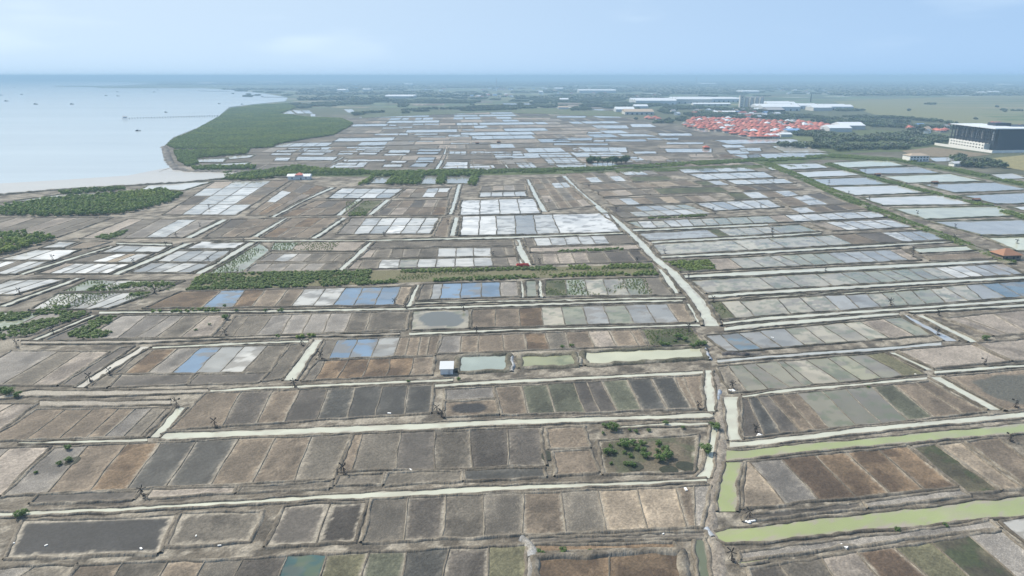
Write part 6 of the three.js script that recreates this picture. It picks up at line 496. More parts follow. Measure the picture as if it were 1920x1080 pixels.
const AT = {
mill:[[-88.5,-181.9],[-44.2,-156.8],[-92.2,-147.0],[-105.7,-194.6],[-140.5,-218.7],[-21.5,-187.6],[-23.3,-190.7],[58.4,-193.1],[71.3,-178.4],[56.1,-138.0],[47.4,-123.5],[158.5,-194.2],[142.4,-173.5],[73.4,-207.6],[170.7,-227.4],[171.4,-257.2],[-115.7,-257.2],[-185.7,-258.3],[-190.9,-244.7],[-171.3,-312.1],[-235.8,-311.3],[-260.6,-374.6],[-210.6,-366.6],[-170.2,-370.0],[-212.4,-407.6],[-216.5,-464.9],[-217.7,-432.2],[-238.9,-532.7],[-168.8,-418.8],[-120.1,-472.0],[-45.0,-472.0],[-83.5,-435.3],[-11.1,-383.0],[-43.6,-526.0],[-53.6,-295.4],[-47.9,-290.1],[-21.7,-287.9],[-14.3,-258.3],[-81.4,-245.8],[-70.5,-232.8],[-73.0,-208.9],[15.4,-366.6],[70.0,-370.0],[89.7,-389.2],[92.9,-299.2],[12.4,-307.2],[72.4,-262.0],[91.2,-338.3],[80.4,-521.6],[155.4,-521.6],[196.8,-534.9],[174.1,-448.0],[169.2,-433.7],[277.9,-528.2],[307.3,-510.9],[305.3,-461.5],[314.5,-414.5],[282.8,-426.2],[239.4,-395.6],[231.3,-381.8],[167.5,-351.4],[172.7,-295.4],[185.9,-280.9],[71.5,-634.2],[75.7,-595.6],[30.4,-558.7],[7.3,-576.6],[239.3,-898.5],[387.3,-753.1],[309.5,-667.3],[297.7,-601.2],[261.8,-685.1],[302.4,-574.0],[-144.5,-213.5]],
bush:[[31.8,-170.0,5.5],[26.7,-166.6,4.2],[28.4,-167.2,2.2],[27.8,-170.6,2],[30.2,-171.2,2],[34.5,-172.3,3],[34.8,-169.2,3.6],[36.9,-171.5,3.6],[36.7,-168.0,2.8],[31.2,-166.9,2],[32.4,-165.2,2.6],[36.6,-165.0,4.2],[41.5,-171.2,3.4],[42.9,-168.0,4],[40.4,-167.5,2.6],[40.3,-163.3,5.4],[42.7,-164.4,4.6],[30.7,-161.2,2.4],[32.1,-160.4,3.2],[26.6,-161.5,1.8],[53.8,-167.2,5.6],[29.7,-180.3,5.2],[27.8,-181.9,3],[26.5,-177.8,1.8],[36.3,-178.4,2.2],[40.2,-179.4,2],[50.8,-181.0,2.2],[59.9,-180.3,5],[46.1,-183.5,2.8],[34.6,-179.7,1.6],[-116.2,-138.6,4.4],[-124.3,-168.9,3.2],[-120.1,-162.8,3],[-121.8,-161.2,2.4],[-125.2,-157.1,1.8],[66.1,-253.1,5],[68.3,-250.8,4],[57.8,-245.8,4.4],[60.4,-246.3,3.6],[72.2,-245.2,5],[74.5,-246.3,4.2],[69.4,-244.2,3.6],[64.2,-250.2,2.4],[57.9,-254.2,1.8],[19.3,-243.6,2.8],[23.0,-244.7,3],[-102.4,-285.8,4.2],[-109.5,-286.5,2.6],[-123.3,-276.1,4.6],[-126.9,-268.9,2],[-129.9,-262.6,2],[-129.8,-292.4,3],[-122.5,-286.5,2.4],[187.7,-251.9,4.6],[11.1,-125.9,2.8],[6.1,-125.6,2.4],[17.1,-125.9,1.6],[88.7,-133.3,2.2],[100.5,-135.0,2],[119.6,-208.9,1.6],[-165.0,-203.6,5],[-160.9,-202.1,4.2],[-168.1,-204.8,4.6],[-168.7,-206.4,3.6],[-18.3,-214.3,2.6],[6.8,-125.2,1.8],[-35.5,-213.0,2]],
boat:[[-705.9,-1318.7],[-2068.3,-2893.4],[-2711.0,-3923.1],[-1731.8,-2568.4],[-1599.9,-2568.4],[-2097.2,-3663.0],[-2010.1,-3615.0],[-2540.8,-4571.4],[-2668.5,-5168.0],[-2266.7,-4497.1],[-2575.4,-5168.0],[-985.0,-2003.3],[-1084.8,-2617.5],[-981.3,-2568.4],[-4342.5,-6207.8],[-2711.5,-3762.8]],
box:[[73.7,-127.7],[141.3,-219.1],[-38.0,-190.3],[-26.9,-158.6],[103.9,-254.2],[156.4,-225.5],[-111.6,-128.8],[-103.7,-128.1],[-82.0,-127.0],[-65.1,-128.1],[-71.8,-131.4],[34.5,-132.1],[43.9,-149.6]],
house:[[435.3,-1680.8,11.0,8.9,0],[448.1,-1680.8,12.5,8.4,0],[459.1,-1680.8,13.0,8.4,0],[471.2,-1680.8,11.2,7.5,1],[481.8,-1680.8,12.6,8.2,0],[495.0,-1680.8,8.3,9.3,0],[505.0,-1680.8,11.9,9.5,0],[517.2,-1680.8,11.6,9.6,2],[421.2,-1630.9,11.5,9.1,0],[435.9,-1630.9,12.5,8.7,2],[449.0,-1630.9,11.2,10.0,0],[460.3,-1630.9,8.3,9.6,0],[470.6,-1630.9,12.0,8.2,0],[480.6,-1630.9,10.1,8.2,0],[490.7,-1630.9,11.1,7.1,2],[503.5,-1630.9,10.8,9.8,0],[515.9,-1630.9,13.0,7.9,0],[526.3,-1630.9,10.7,9.8,0],[537.7,-1630.9,9.3,9.1,0],[549.1,-1630.9,12.8,9.7,0],[560.8,-1630.9,12.3,8.2,0],[574.1,-1630.9,8.5,9.9,0],[400.1,-1582.5,12.6,8.8,0],[413.7,-1582.5,8.1,7.2,1],[423.8,-1582.5,9.8,8.9,0],[436.7,-1582.5,9.6,8.1,0],[450.4,-1582.5,12.2,7.8,0],[460.8,-1582.5,12.1,9.9,1],[474.4,-1582.5,9.6,7.7,0],[485.6,-1582.5,8.9,8.3,2],[496.0,-1582.5,11.0,9.8,1],[510.1,-1582.5,10.2,9.6,0],[520.4,-1582.5,11.7,7.7,0],[532.6,-1582.5,9.1,7.4,0],[547.3,-1582.5,9.6,9.5,0],[558.2,-1582.5,9.4,9.4,1],[568.5,-1582.5,11.1,8.8,0],[579.9,-1582.5,12.0,7.8,0],[593.0,-1582.5,9.5,8.7,0],[607.5,-1582.5,8.8,7.0,0],[622.4,-1582.5,10.2,9.9,2],[633.4,-1582.5,11.7,9.5,1],[647.1,-1582.5,12.8,8.6,0],[389.8,-1535.5,12.4,8.3,0],[399.8,-1535.5,11.7,7.5,0],[411.0,-1535.5,8.1,8.6,0],[425.7,-1535.5,11.1,8.0,0],[440.6,-1535.5,10.7,9.4,0],[452.3,-1535.5,9.0,8.6,0],[463.2,-1535.5,12.0,9.8,0],[477.3,-1535.5,8.0,8.9,0],[487.5,-1535.5,9.4,7.8,0],[500.1,-1535.5,8.3,8.0,0],[514.4,-1535.5,11.9,7.1,0],[524.7,-1535.5,12.9,9.6,0],[537.3,-1535.5,10.4,7.5,0],[549.0,-1535.5,11.2,8.8,0],[560.4,-1535.5,12.9,8.3,0],[573.1,-1535.5,11.6,8.1,0],[586.0,-1535.5,8.2,8.4,1],[599.9,-1535.5,9.9,9.4,0],[614.3,-1535.5,8.3,8.9,2],[625.9,-1535.5,12.8,8.3,0],[637.1,-1535.5,10.7,9.1,0],[651.1,-1535.5,9.1,7.4,0],[367.3,-1489.9,8.6,9.4,1],[381.6,-1489.9,10.7,8.1,0],[395.4,-1489.9,10.8,7.3,0],[409.0,-1489.9,10.4,7.7,0],[419.3,-1489.9,8.5,7.3,0],[430.2,-1489.9,8.1,9.5,0],[440.4,-1489.9,8.6,8.4,2],[455.2,-1489.9,10.9,9.4,0],[470.3,-1489.9,10.8,8.6,0],[480.8,-1489.9,11.7,9.8,0],[493.7,-1489.9,12.3,7.5,0],[504.9,-1489.9,8.9,7.7,0],[518.5,-1489.9,12.7,7.8,0],[530.5,-1489.9,9.8,8.3,0],[542.4,-1489.9,9.2,9.8,2],[557.3,-1489.9,10.1,8.7,0],[570.8,-1489.9,10.6,8.5,1],[582.8,-1489.9,12.4,7.5,0],[596.6,-1489.9,12.6,8.6,0],[609.6,-1489.9,12.3,7.4,0],[620.4,-1489.9,10.6,9.8,2],[633.2,-1489.9,11.9,9.0,0],[646.2,-1489.9,10.9,10.0,0],[657.8,-1489.9,9.3,9.4,0],[359.3,-1445.6,8.7,10.0,0],[373.0,-1445.6,9.0,8.7,1],[385.9,-1445.6,10.4,9.2,0],[399.9,-1445.6,12.4,7.1,0],[414.5,-1445.6,11.2,9.3,0],[429.5,-1445.6,12.3,7.7,0],[443.5,-1445.6,8.7,8.9,1],[457.9,-1445.6,12.5,7.8,0],[469.6,-1445.6,10.1,9.2,0],[480.3,-1445.6,9.3,9.7,0],[492.2,-1445.6,10.9,9.0,0],[502.4,-1445.6,9.7,8.1,0],[513.6,-1445.6,10.9,9.9,0],[524.3,-1445.6,9.6,9.7,0],[537.7,-1445.6,8.6,9.7,0],[548.3,-1445.6,12.7,8.1,0],[562.2,-1445.6,9.5,9.0,1],[577.1,-1445.6,12.1,7.3,0],[590.6,-1445.6,10.7,7.3,0],[603.2,-1445.6,8.3,7.9,2],[616.2,-1445.6,8.9,8.9,1],[627.0,-1445.6,9.9,9.8,0],[637.8,-1445.6,12.7,7.4,0],[651.1,-1445.6,11.2,8.3,0],[356.0,-1402.6,8.3,9.1,0],[368.9,-1402.6,11.7,8.1,0],[380.4,-1402.6,8.3,7.4,0],[393.1,-1402.6,9.2,9.3,0],[407.7,-1402.6,12.7,8.3,0],[419.6,-1402.6,12.2,7.3,0],[432.7,-1402.6,11.4,8.7,2],[443.4,-1402.6,11.5,8.7,1],[457.3,-1402.6,12.1,9.2,0],[470.6,-1402.6,12.3,9.4,0],[483.4,-1402.6,10.8,7.6,0],[495.4,-1402.6,9.5,9.5,0],[510.1,-1402.6,12.7,8.1,0],[524.8,-1402.6,9.5,8.5,0],[538.4,-1402.6,9.5,9.6,0],[548.7,-1402.6,9.0,8.9,0],[562.8,-1402.6,11.3,8.5,0],[576.1,-1402.6,9.0,9.3,0],[586.4,-1402.6,10.5,8.9,0],[597.1,-1402.6,9.4,9.0,0],[607.9,-1402.6,12.0,8.9,0],[618.2,-1402.6,11.1,8.5,0],[631.1,-1402.6,12.6,8.0,0],[367.6,-1360.8,11.6,9.2,0],[382.8,-1360.8,9.0,7.2,0],[395.3,-1360.8,11.8,8.5,0],[409.5,-1360.8,10.0,9.5,2],[420.5,-1360.8,10.5,9.1,0],[435.0,-1360.8,9.0,8.5,0],[447.5,-1360.8,11.8,8.2,0],[460.1,-1360.8,8.2,7.8,0],[472.5,-1360.8,9.8,8.2,0],[486.8,-1360.8,9.3,8.1,0],[499.7,-1360.8,8.8,7.1,0],[512.0,-1360.8,8.8,7.1,0],[525.2,-1360.8,10.2,7.6,0],[537.5,-1360.8,9.6,7.1,2],[547.9,-1360.8,10.0,8.2,0],[562.8,-1360.8,12.4,7.7,0],[575.4,-1360.8,8.8,8.9,0],[590.2,-1360.8,11.0,9.4,0],[601.8,-1360.8,11.9,8.4,0],[614.5,-1360.8,10.8,7.1,0],[375.8,-1320.3,8.2,7.3,0],[388.6,-1320.3,10.4,7.6,0],[403.4,-1320.3,9.0,9.9,0],[415.4,-1320.3,10.4,8.1,1],[425.8,-1320.3,9.5,8.8,0],[436.5,-1320.3,9.5,9.5,0],[449.3,-1320.3,10.7,8.6,0],[460.5,-1320.3,11.7,9.2,0],[472.5,-1320.3,8.9,9.4,0],[483.9,-1320.3,11.9,8.4,0],[498.4,-1320.3,10.5,9.3,2],[512.2,-1320.3,12.7,7.1,0],[526.0,-1320.3,8.1,8.4,2],[539.7,-1320.3,8.5,7.7,1],[550.3,-1320.3,11.1,7.1,0],[565.1,-1320.3,11.7,8.0,0],[575.3,-1320.3,9.0,9.4,0],[587.3,-1320.3,9.6,8.4,1],[598.6,-1320.3,11.4,9.9,1],[392.6,-1280.9,9.6,9.6,0],[405.3,-1280.9,11.1,7.1,0],[418.6,-1280.9,12.3,7.3,0],[429.3,-1280.9,10.3,7.7,1],[442.8,-1280.9,11.2,9.3,2],[454.8,-1280.9,11.0,8.3,0],[466.6,-1280.9,12.7,8.3,0],[477.9,-1280.9,10.7,8.4,2],[491.5,-1280.9,9.7,7.6,0],[506.5,-1280.9,11.4,8.1,1],[517.1,-1280.9,10.6,7.7,0],[529.1,-1280.9,10.2,7.3,0],[541.1,-1280.9,11.7,7.6,0],[393.2,-1242.7,10.0,10.0,0],[405.0,-1242.7,12.7,7.6,0],[415.5,-1242.7,8.8,8.5,0],[429.1,-1242.7,8.2,9.2,0],[441.9,-1242.7,8.2,8.4,0],[456.1,-1242.7,9.4,7.3,0],[471.1,-1242.7,10.2,7.6,0],[485.4,-1242.7,11.5,9.9,1],[399.1,-1205.6,10.7,8.6,0],[414.4,-1205.6,8.0,10.0,0],[426.6,-1205.6,12.8,8.1,0],[437.1,-1205.6,8.9,7.0,0],[452.2,-1205.6,12.2,8.8,0],[464.9,-1205.6,9.3,9.0,0],[403.0,-1169.6,11.2,9.7,0],[415.8,-1169.6,11.3,9.8,0],[428.9,-1169.6,9.9,8.9,0],[440.3,-1169.6,11.4,10.0,0],[325.5,-1692.8,11,9,0],[332.9,-1695.7,11,9,0],[349.7,-1715.6,11,9,0],[333.2,-1681.0,11,9,0],[335.7,-1731.8,11,9,0],[346.7,-1664.9,11,9,0],[779.4,-1368.4,11,9,0],[786.2,-1385.4,11,9,0],[796.5,-1302.5,11,9,0],[813.7,-1314.2,11,9,0],[800.6,-1318.2,11,9,0],[797.2,-1295.4,11,9,0],[1029.2,-1489.8,11,9,0],[1022.1,-1491.0,11,9,0],[989.6,-1436.3,11,9,0],[1037.0,-1491.2,11,9,0],[1006.3,-1454.7,11,9,0],[1021.3,-1447.0,11,9,0],[1008.2,-1424.7,11,9,0],[1031.6,-1420.7,11,9,0],[1029.2,-1419.9,11,9,0],[988.4,-1354.9,11,9,0],[985.6,-1347.2,11,9,0],[1011.6,-1392.8,11,9,0]],
far_house:[[592.1,-3318.8,13,12,1],[774.2,-3720.7,12,14,1],[619.3,-3466.0,15,8,2],[751.7,-3833.1,12,10,1],[517.7,-3372.0,20,12,2],[604.2,-3420.2,12,9,0],[602.4,-3784.7,12,11,3],[618.5,-3818.8,20,14,2],[638.1,-3714.7,20,11,4],[606.2,-3385.9,18,12,2],[630.1,-3530.5,16,11,3],[623.7,-3592.7,18,10,4],[546.3,-3385.2,20,13,1],[738.3,-3672.6,12,12,0],[-27.7,-3619.2,12,8,0],[-1.7,-3412.5,18,12,1],[-105.3,-3809.0,15,9,3],[-122.1,-3731.2,16,12,3],[-87.6,-3648.4,21,14,4],[-145.7,-3391.7,21,10,0],[-164.7,-3512.6,21,13,1],[-7.3,-3692.9,15,11,3],[-169.5,-3415.2,17,12,3],[-134.4,-3835.0,16,12,1],[-33.5,-3830.0,14,14,1],[-202.5,-3560.5,16,9,4],[-58.7,-3375.7,14,10,3],[-122.9,-3641.1,20,13,0],[-195.0,-5072.3,20,11,3],[-30.1,-5817.6,19,11,1],[-119.9,-5775.1,31,12,4],[-66.9,-5330.0,29,10,1],[-196.6,-4965.4,30,11,2],[-175.4,-5621.6,25,9,1],[-208.4,-5056.2,16,11,0],[-3.3,-5179.3,24,9,1],[-131.8,-5154.5,26,12,2],[-87.8,-5426.4,28,14,0],[-58.1,-5236.3,32,9,0],[-21.1,-5379.1,26,9,4],[1984.7,-4986.1,25,14,1],[1960.5,-4385.8,17,12,3],[1898.0,-4604.1,17,10,2],[1823.6,-4110.8,15,10,2],[1781.8,-4364.2,19,10,3],[2225.0,-5453.4,26,11,3],[1736.4,-4062.6,13,9,2],[1696.6,-4062.4,16,14,1],[1831.8,-4113.0,12,14,2],[1590.0,-4084.7,18,10,1],[2130.8,-4875.1,29,9,2],[1868.6,-4911.2,21,10,0],[1687.1,-4310.9,18,10,2],[2008.9,-5352.4,24,10,4],[1874.3,-4915.7,27,12,3],[1896.0,-4575.2,26,11,0],[3960.1,-6596.9,23,9,1],[3964.5,-5811.3,27,10,3],[2238.8,-4003.6,21,11,1],[3691.7,-6431.2,30,9,1],[3868.3,-6463.3,30,11,3],[4308.3,-6269.7,22,9,1],[2268.5,-4307.1,17,13,3],[2954.8,-4827.3,27,10,1],[2678.6,-3999.6,18,10,0],[3210.3,-5297.4,28,11,1],[2626.4,-4893.0,27,12,2],[2515.1,-4542.0,19,14,2],[3515.7,-6183.5,19,11,3],[3522.1,-5476.9,26,13,1],[2620.9,-5059.3,18,12,2],[2519.6,-4219.1,15,9,1],[2454.0,-4607.5,20,10,0],[2970.8,-5139.1,20,14,1],[3818.7,-5825.1,31,12,1],[2641.3,-4004.8,18,14,0],[2158.1,-4219.1,11,14,1],[2232.7,-4024.1,18,9,4],[3592.0,-5099.0,18,14,2],[2658.1,-4472.0,27,11,2],[3525.2,-5851.7,25,11,0],[3935.9,-6825.8,16,13,1],[3516.7,-5059.9,30,13,1],[3636.9,-5853.3,25,14,1],[3125.0,-6061.6,32,13,2],[2880.5,-5282.9,18,10,3],[-2898.8,-9139.2,17,9,4],[-5123.9,-14932.4,17,13,2],[-2656.9,-9277.4,27,11,1],[-3207.5,-9321.3,21,13,1],[-5359.0,-17367.4,28,13,1],[-4038.5,-15538.3,22,13,2],[-2166.3,-8057.1,26,11,1],[-2694.0,-8741.2,20,11,0],[-2826.3,-11711.3,18,12,1],[-4386.1,-12847.2,16,10,1],[-3244.2,-11162.0,26,14,2],[-2556.8,-9568.3,24,11,1],[-1028.2,-5206.8,23,12,1],[-485.9,-4838.6,26,11,1],[-846.1,-7382.1,20,12,1],[-1051.3,-8767.9,24,10,2],[-2285.4,-9767.9,26,9,3],[-113.3,-4999.5,17,12,1],[-629.6,-5155.0,28,13,1],[-1272.0,-5815.0,31,9,4],[-1799.8,-8194.9,28,12,4],[-559.3,-6310.6,17,12,3],[-592.2,-5042.0,24,11,2],[-672.5,-4839.9,27,12,2],[-1050.7,-6671.6,31,10,2],[-963.3,-5407.9,24,10,1],[-1590.1,-8991.1,24,11,1],[-525.3,-5470.4,27,14,0],[174.4,-4809.5,19,9,1],[275.0,-4044.3,15,11,3],[374.3,-5788.0,17,13,2],[619.1,-5687.9,20,10,1],[474.1,-4119.3,11,11,0],[290.9,-4829.6,24,11,3],[162.5,-5412.0,22,12,4],[22.0,-6683.2,25,13,4],[865.8,-7075.4,22,11,0],[616.7,-6919.3,31,10,1],[265.6,-4059.8,12,10,4],[258.3,-5452.6,23,14,1],[443.4,-5000.7,21,12,1],[166.0,-3915.8,11,14,1],[547.1,-4174.0,14,13,0],[264.7,-5818.8,19,12,3],[1.1,-4478.4,26,13,1],[453.1,-4001.6,19,9,1],[251.7,-5771.9,22,10,1],[339.1,-4043.1,12,11,0],[530.3,-1993.6,16,13,3],[707.7,-2095.6,14,12,0],[643.5,-2026.6,18,13,3],[653.9,-2083.7,17,9,1],[492.4,-1899.4,12,10,0],[567.9,-1924.2,11,14,3],[575.3,-2066.9,18,11,1],[459.0,-2008.5,12,13,2],[678.3,-2070.9,12,11,2],[535.7,-2045.0,11,12,2],[566.0,-1984.5,11,9,1],[726.1,-2100.3,12,14,1],[665.0,-1935.8,14,11,0],[625.2,-1908.1,20,14,0],[439.3,-1870.1,17,11,1],[620.4,-1933.8,21,12,4],[603.4,-1780.6,20,9,0],[634.3,-1865.5,11,10,1],[686.5,-1905.3,12,14,4],[701.1,-1862.2,18,12,1],[584.9,-1746.2,12,12,0],[687.5,-1861.5,12,13,2],[641.4,-1787.4,15,12,1],[601.0,-1710.6,13,9,1],[1073.8,-12170.9,24,13,1],[1104.2,-13552.4,28,9,1],[2750.7,-16312.0,28,12,2],[946.0,-8895.9,29,14,4],[1551.7,-12956.6,22,14,4],[1164.5,-10663.8,29,10,2],[1610.8,-11400.5,28,13,1],[2145.4,-16107.6,29,13,2],[615.5,-10220.9,20,9,3],[634.1,-9169.5,32,14,4],[-2830.7,-7141.1,25,10,4],[-4599.0,-11745.4,18,10,1],[-3981.1,-9397.5,29,10,1],[-4697.1,-11879.4,25,10,3],[-3890.3,-9478.9,19,9,3],[-4836.1,-13037.6,19,11,1],[-4723.0,-12800.9,25,10,4],[-3620.1,-9272.4,16,12,4],[-2921.6,-6997.0,21,10,1],[-3690.5,-8856.8,23,13,0],[779.1,-1314.2,11,12,3],[884.0,-1409.4,15,11,0],[856.7,-1383.3,11,13,2],[751.6,-1263.8,13,9,2],[826.7,-1419.6,14,11,4],[795.8,-1341.5,11,10,3],[-4542.2,-7399.6,28,13,1],[-4441.3,-7081.9,19,11,4],[-4701.4,-7767.5,24,10,3]],
one:{"hut":[-23.0,-219.1],"redboat":[5.9,-363.2],"hut2":[-214.8,-688.8],"hut3":[92.6,-824.9],"hut4":[277.0,-986.1],"tilehouse":[283.0,-374.6],"factA":[665.2,-957.5],"factB":[668.4,-1065.6],"factC":[805.0,-1016.5],"wallA":[638.0,-1048.7],"wallB":[650.0,-937.0],"whitehouse":[495.6,-840.8],"cottage":[517.5,-794.6],"pier0":[-919.5,-1680.8],"pier1":[-748.0,-1792.0],"pier2a":[-1190.3,-3392.7],"pier2b":[-1059.8,-3351.4],"pier3a":[-2073.2,-4727.4],"pier3b":[-1862.5,-4679.5],"tower1":[-132.0,-6072.2],"tower2":[2007.2,-7767.5],"tower3":[7730.4,-12730.3],"tower4":[9163.2,-17515.8],"chimney":[1196.8,-2833.7],"silo0":[738.2,-2270.1],"silo1":[803.4,-2270.1],"clump":[112.9,-809.5],"shed1":[386.1,-563.7],"shed2":[381.6,-715.6],"shed3":[408.6,-660.4],"poleshed":[-53.2,-1065.6],"shed5":[-20.8,-1083.0]},
warehouse:[[449.9,-2568.4,597.3,-2568.4,150,14,0],[620.3,-2668.4,755.2,-2668.4,140,16,1],[801.4,-2833.7,914.7,-2833.7,120,12,1],[635.8,-2475.6,766.7,-2475.6,30,6,1],[745.8,-2095.8,856.8,-2095.8,110,12,1],[852.0,-2348.1,944.3,-2348.1,90,12,0],[912.1,-2233.0,981.4,-2233.0,80,10,0],[896.5,-2095.8,952.0,-2095.8,60,10,0],[965.4,-2162.3,1047.2,-2162.3,90,10,0],[718.1,-1974.3,764.5,-1974.3,60,9,2],[587.8,-1293.2,629.3,-1293.2,40,8,0],[639.7,-1358.8,686.4,-1358.8,45,8,0],[300.3,-2033.2,354.2,-2033.2,50,8,0],[304.1,-1891.9,381.6,-1891.9,60,8,3],[412.3,-4355.6,638.2,-4355.6,140,14,0],[-593.4,-3311.2,-461.3,-3311.2,120,9,0],[-1126.2,-4571.4,-1071.3,-4571.4,100,12,0],[-1011.1,-4809.4,-964.2,-4809.4,80,12,0],[-1143.5,-7556.8,-1075.5,-7556.8,200,14,0],[-3543.1,-23364.8,-2949.7,-23364.8,400,18,0],[-4108.3,-21565.1,-3770.0,-21565.1,400,18,0],[1388.8,-4288.1,1495.1,-4288.1,120,10,0],[5864.5,-9327.3,5969.2,-9327.3,200,12,0],[598.4,-1792.0,652.8,-1792.0,25,6,2],[552.7,-1918.6,610.9,-1918.6,25,6,0],[497.1,-1262.7,521.2,-1262.7,22,6,4],[429.6,-1168.7,449.3,-1168.7,18,5,0],[459.0,-1189.6,478.1,-1189.6,18,5,0],[-3861.6,-8742.4,-3698.0,-8742.4,200,14,0],[-3723.5,-10367.1,-3374.4,-10367.1,200,10,0],[-5112.9,-16483.6,-4928.1,-16483.6,300,18,0],[-3527.5,-14745.3,-3362.1,-14745.3,300,18,0],[394.9,-2270.1,437.8,-2270.1,40,7,0],[316.1,-5266.1,375.4,-5266.1,60,10,0],[158.7,-4222.7,184.1,-4222.7,40,10,0],[198.4,-2924.2,233.7,-2924.2,40,7,0],[145.1,-2204.2,176.8,-2204.2,30,6,3],[2952.2,-13338.0,3032.0,-13338.0,200,18,0],[2253.1,-8476.5,2430.8,-8476.5,200,10,0],[5381.6,-7767.5,5468.8,-7767.5,160,10,0],[2665.1,-4037.8,2701.5,-4037.8,60,8,0],[2813.4,-4159.2,2866.6,-4159.2,60,8,0]]
};
// ------------------------------------------------------------------ helpers
const used = new Map();
function numbered(n) { const k = used.get(n) || 0; used.set(n, k + 1); return k ? `${n}_${String(k).padStart(3, '0')}` : n; }
const V3 = (x, y, z) => new THREE.Vector3(x, y, z);
function mesh(name, geo, mat, parent) { const m = new THREE.Mesh(geo, mat); m.name = name; m.castShadow = m.receiveShadow = true; parent.add(m); return m; }
function top(name, geo, mat, info) { const m = mesh(numbered(name), geo, mat, scene); m.userData = { ...info }; return m; }
function group(name, x, y, z, turn, info) { const o = new THREE.Group(); o.name = numbered(name); o.position.set(x, y, z); o.rotation.y = turn || 0; o.userData = { ...info }; scene.add(o); return o; }
function geometry(pos, idx, col, uv) {
  const q = new THREE.BufferGeometry();
  q.setAttribute('position', new THREE.Float32BufferAttribute(pos, 3));
  if (col) q.setAttribute('color', new THREE.Float32BufferAttribute(col, 3));
  if (uv) q.setAttribute('uv', new THREE.Float32BufferAttribute(uv, 2));
  q.setIndex(idx); q.computeVertexNormals();
  return q;
}
function texture(n, f, srgb) { // f(u, v) -> [r, g, b] 0..1, tiled
  const a = new Uint8Array(n * n * 4);
  for (let j = 0; j < n; j++) for (let i = 0; i < n; i++) { const c = f(i, j, n); a.set([c[0] * 255, c[1] * 255, c[2] * 255, 255].map((x) => Math.max(0, Math.min(255, x))), (j * n + i) * 4); }
  const t = new THREE.DataTexture(a, n, n, THREE.RGBAFormat);
  t.wrapS = t.wrapT = THREE.RepeatWrapping; t.magFilter = THREE.LinearFilter; t.minFilter = THREE.LinearMipmapLinearFilter; t.generateMipmaps = true;
  if (srgb) t.colorSpace = THREE.SRGBColorSpace;
  t.needsUpdate = true; return t;
}
function tiled(x, y, per) { // value noise that repeats after per cells
  const i = Math.floor(x), j = Math.floor(y), a = x - i, b = y - j, u = a * a * (3 - 2 * a), v = b * b * (3 - 2 * b), w = (n) => ((n % per) + per) % per;
  const p = hash(w(i), w(j) + 91), q = hash(w(i + 1), w(j) + 91), r = hash(w(i), w(j + 1) + 91), s = hash(w(i + 1), w(j + 1) + 91);
  return p + (q - p) * u + (r - p) * v + (p - q - r + s) * u * v;
}
// grain of trampled mud, of salt-crusted mud, and of ripples; 16 m across
const TILE = 16;
const tMud = texture(512, (i, j, n) => { const u = i / n, v = j / n, k = 0.5 * tiled(u * 34, v * 34, 34) + 0.3 * tiled(u * 64, v * 64, 64) + 0.2 * tiled(u * 150, v * 150, 150); const c = 0.40 + 0.72 * k + (tiled(u * 60 + 7, v * 60, 60) > 0.84 ? 0.14 : 0); return [c, c * 0.995, c * 0.985]; });
const tSalt = texture(512, (i, j, n) => { const u = i / n, v = j / n, k = smooth(0.48, 0.72, 0.5 * tiled(u * 70, v * 70, 70) + 0.5 * tiled(u * 150, v * 150, 150)); const c = 0.56 + 0.42 * k * (0.5 + 0.5 * tiled(u * 220, v * 220, 220)); return [c, c, c]; });
const tClod = texture(512, (i, j, n) => { const u = i / n, v = j / n, k = 0.5 * tiled(u * 30, v * 30, 30) + 0.3 * tiled(u * 70, v * 70, 70) + 0.2 * tiled(u * 150, v * 150, 150); return [k, k, k]; });
const tRipple = texture(256, (i, j, n) => { const u = i / n, v = j / n, k = 0.6 * tiled(u * 20, v * 44, 4) * 0 + 0.6 * tiled(u * 22, v * 44, 44) + 0.4 * tiled(u * 60, v * 100, 100); return [k, k, k]; });
const std = (o) => new THREE.MeshStandardMaterial({ roughness: 0.9, metalness: 0, side: THREE.DoubleSide, ...o });
const rgb = (r, g, b) => new THREE.Color().setRGB(r, g, b);
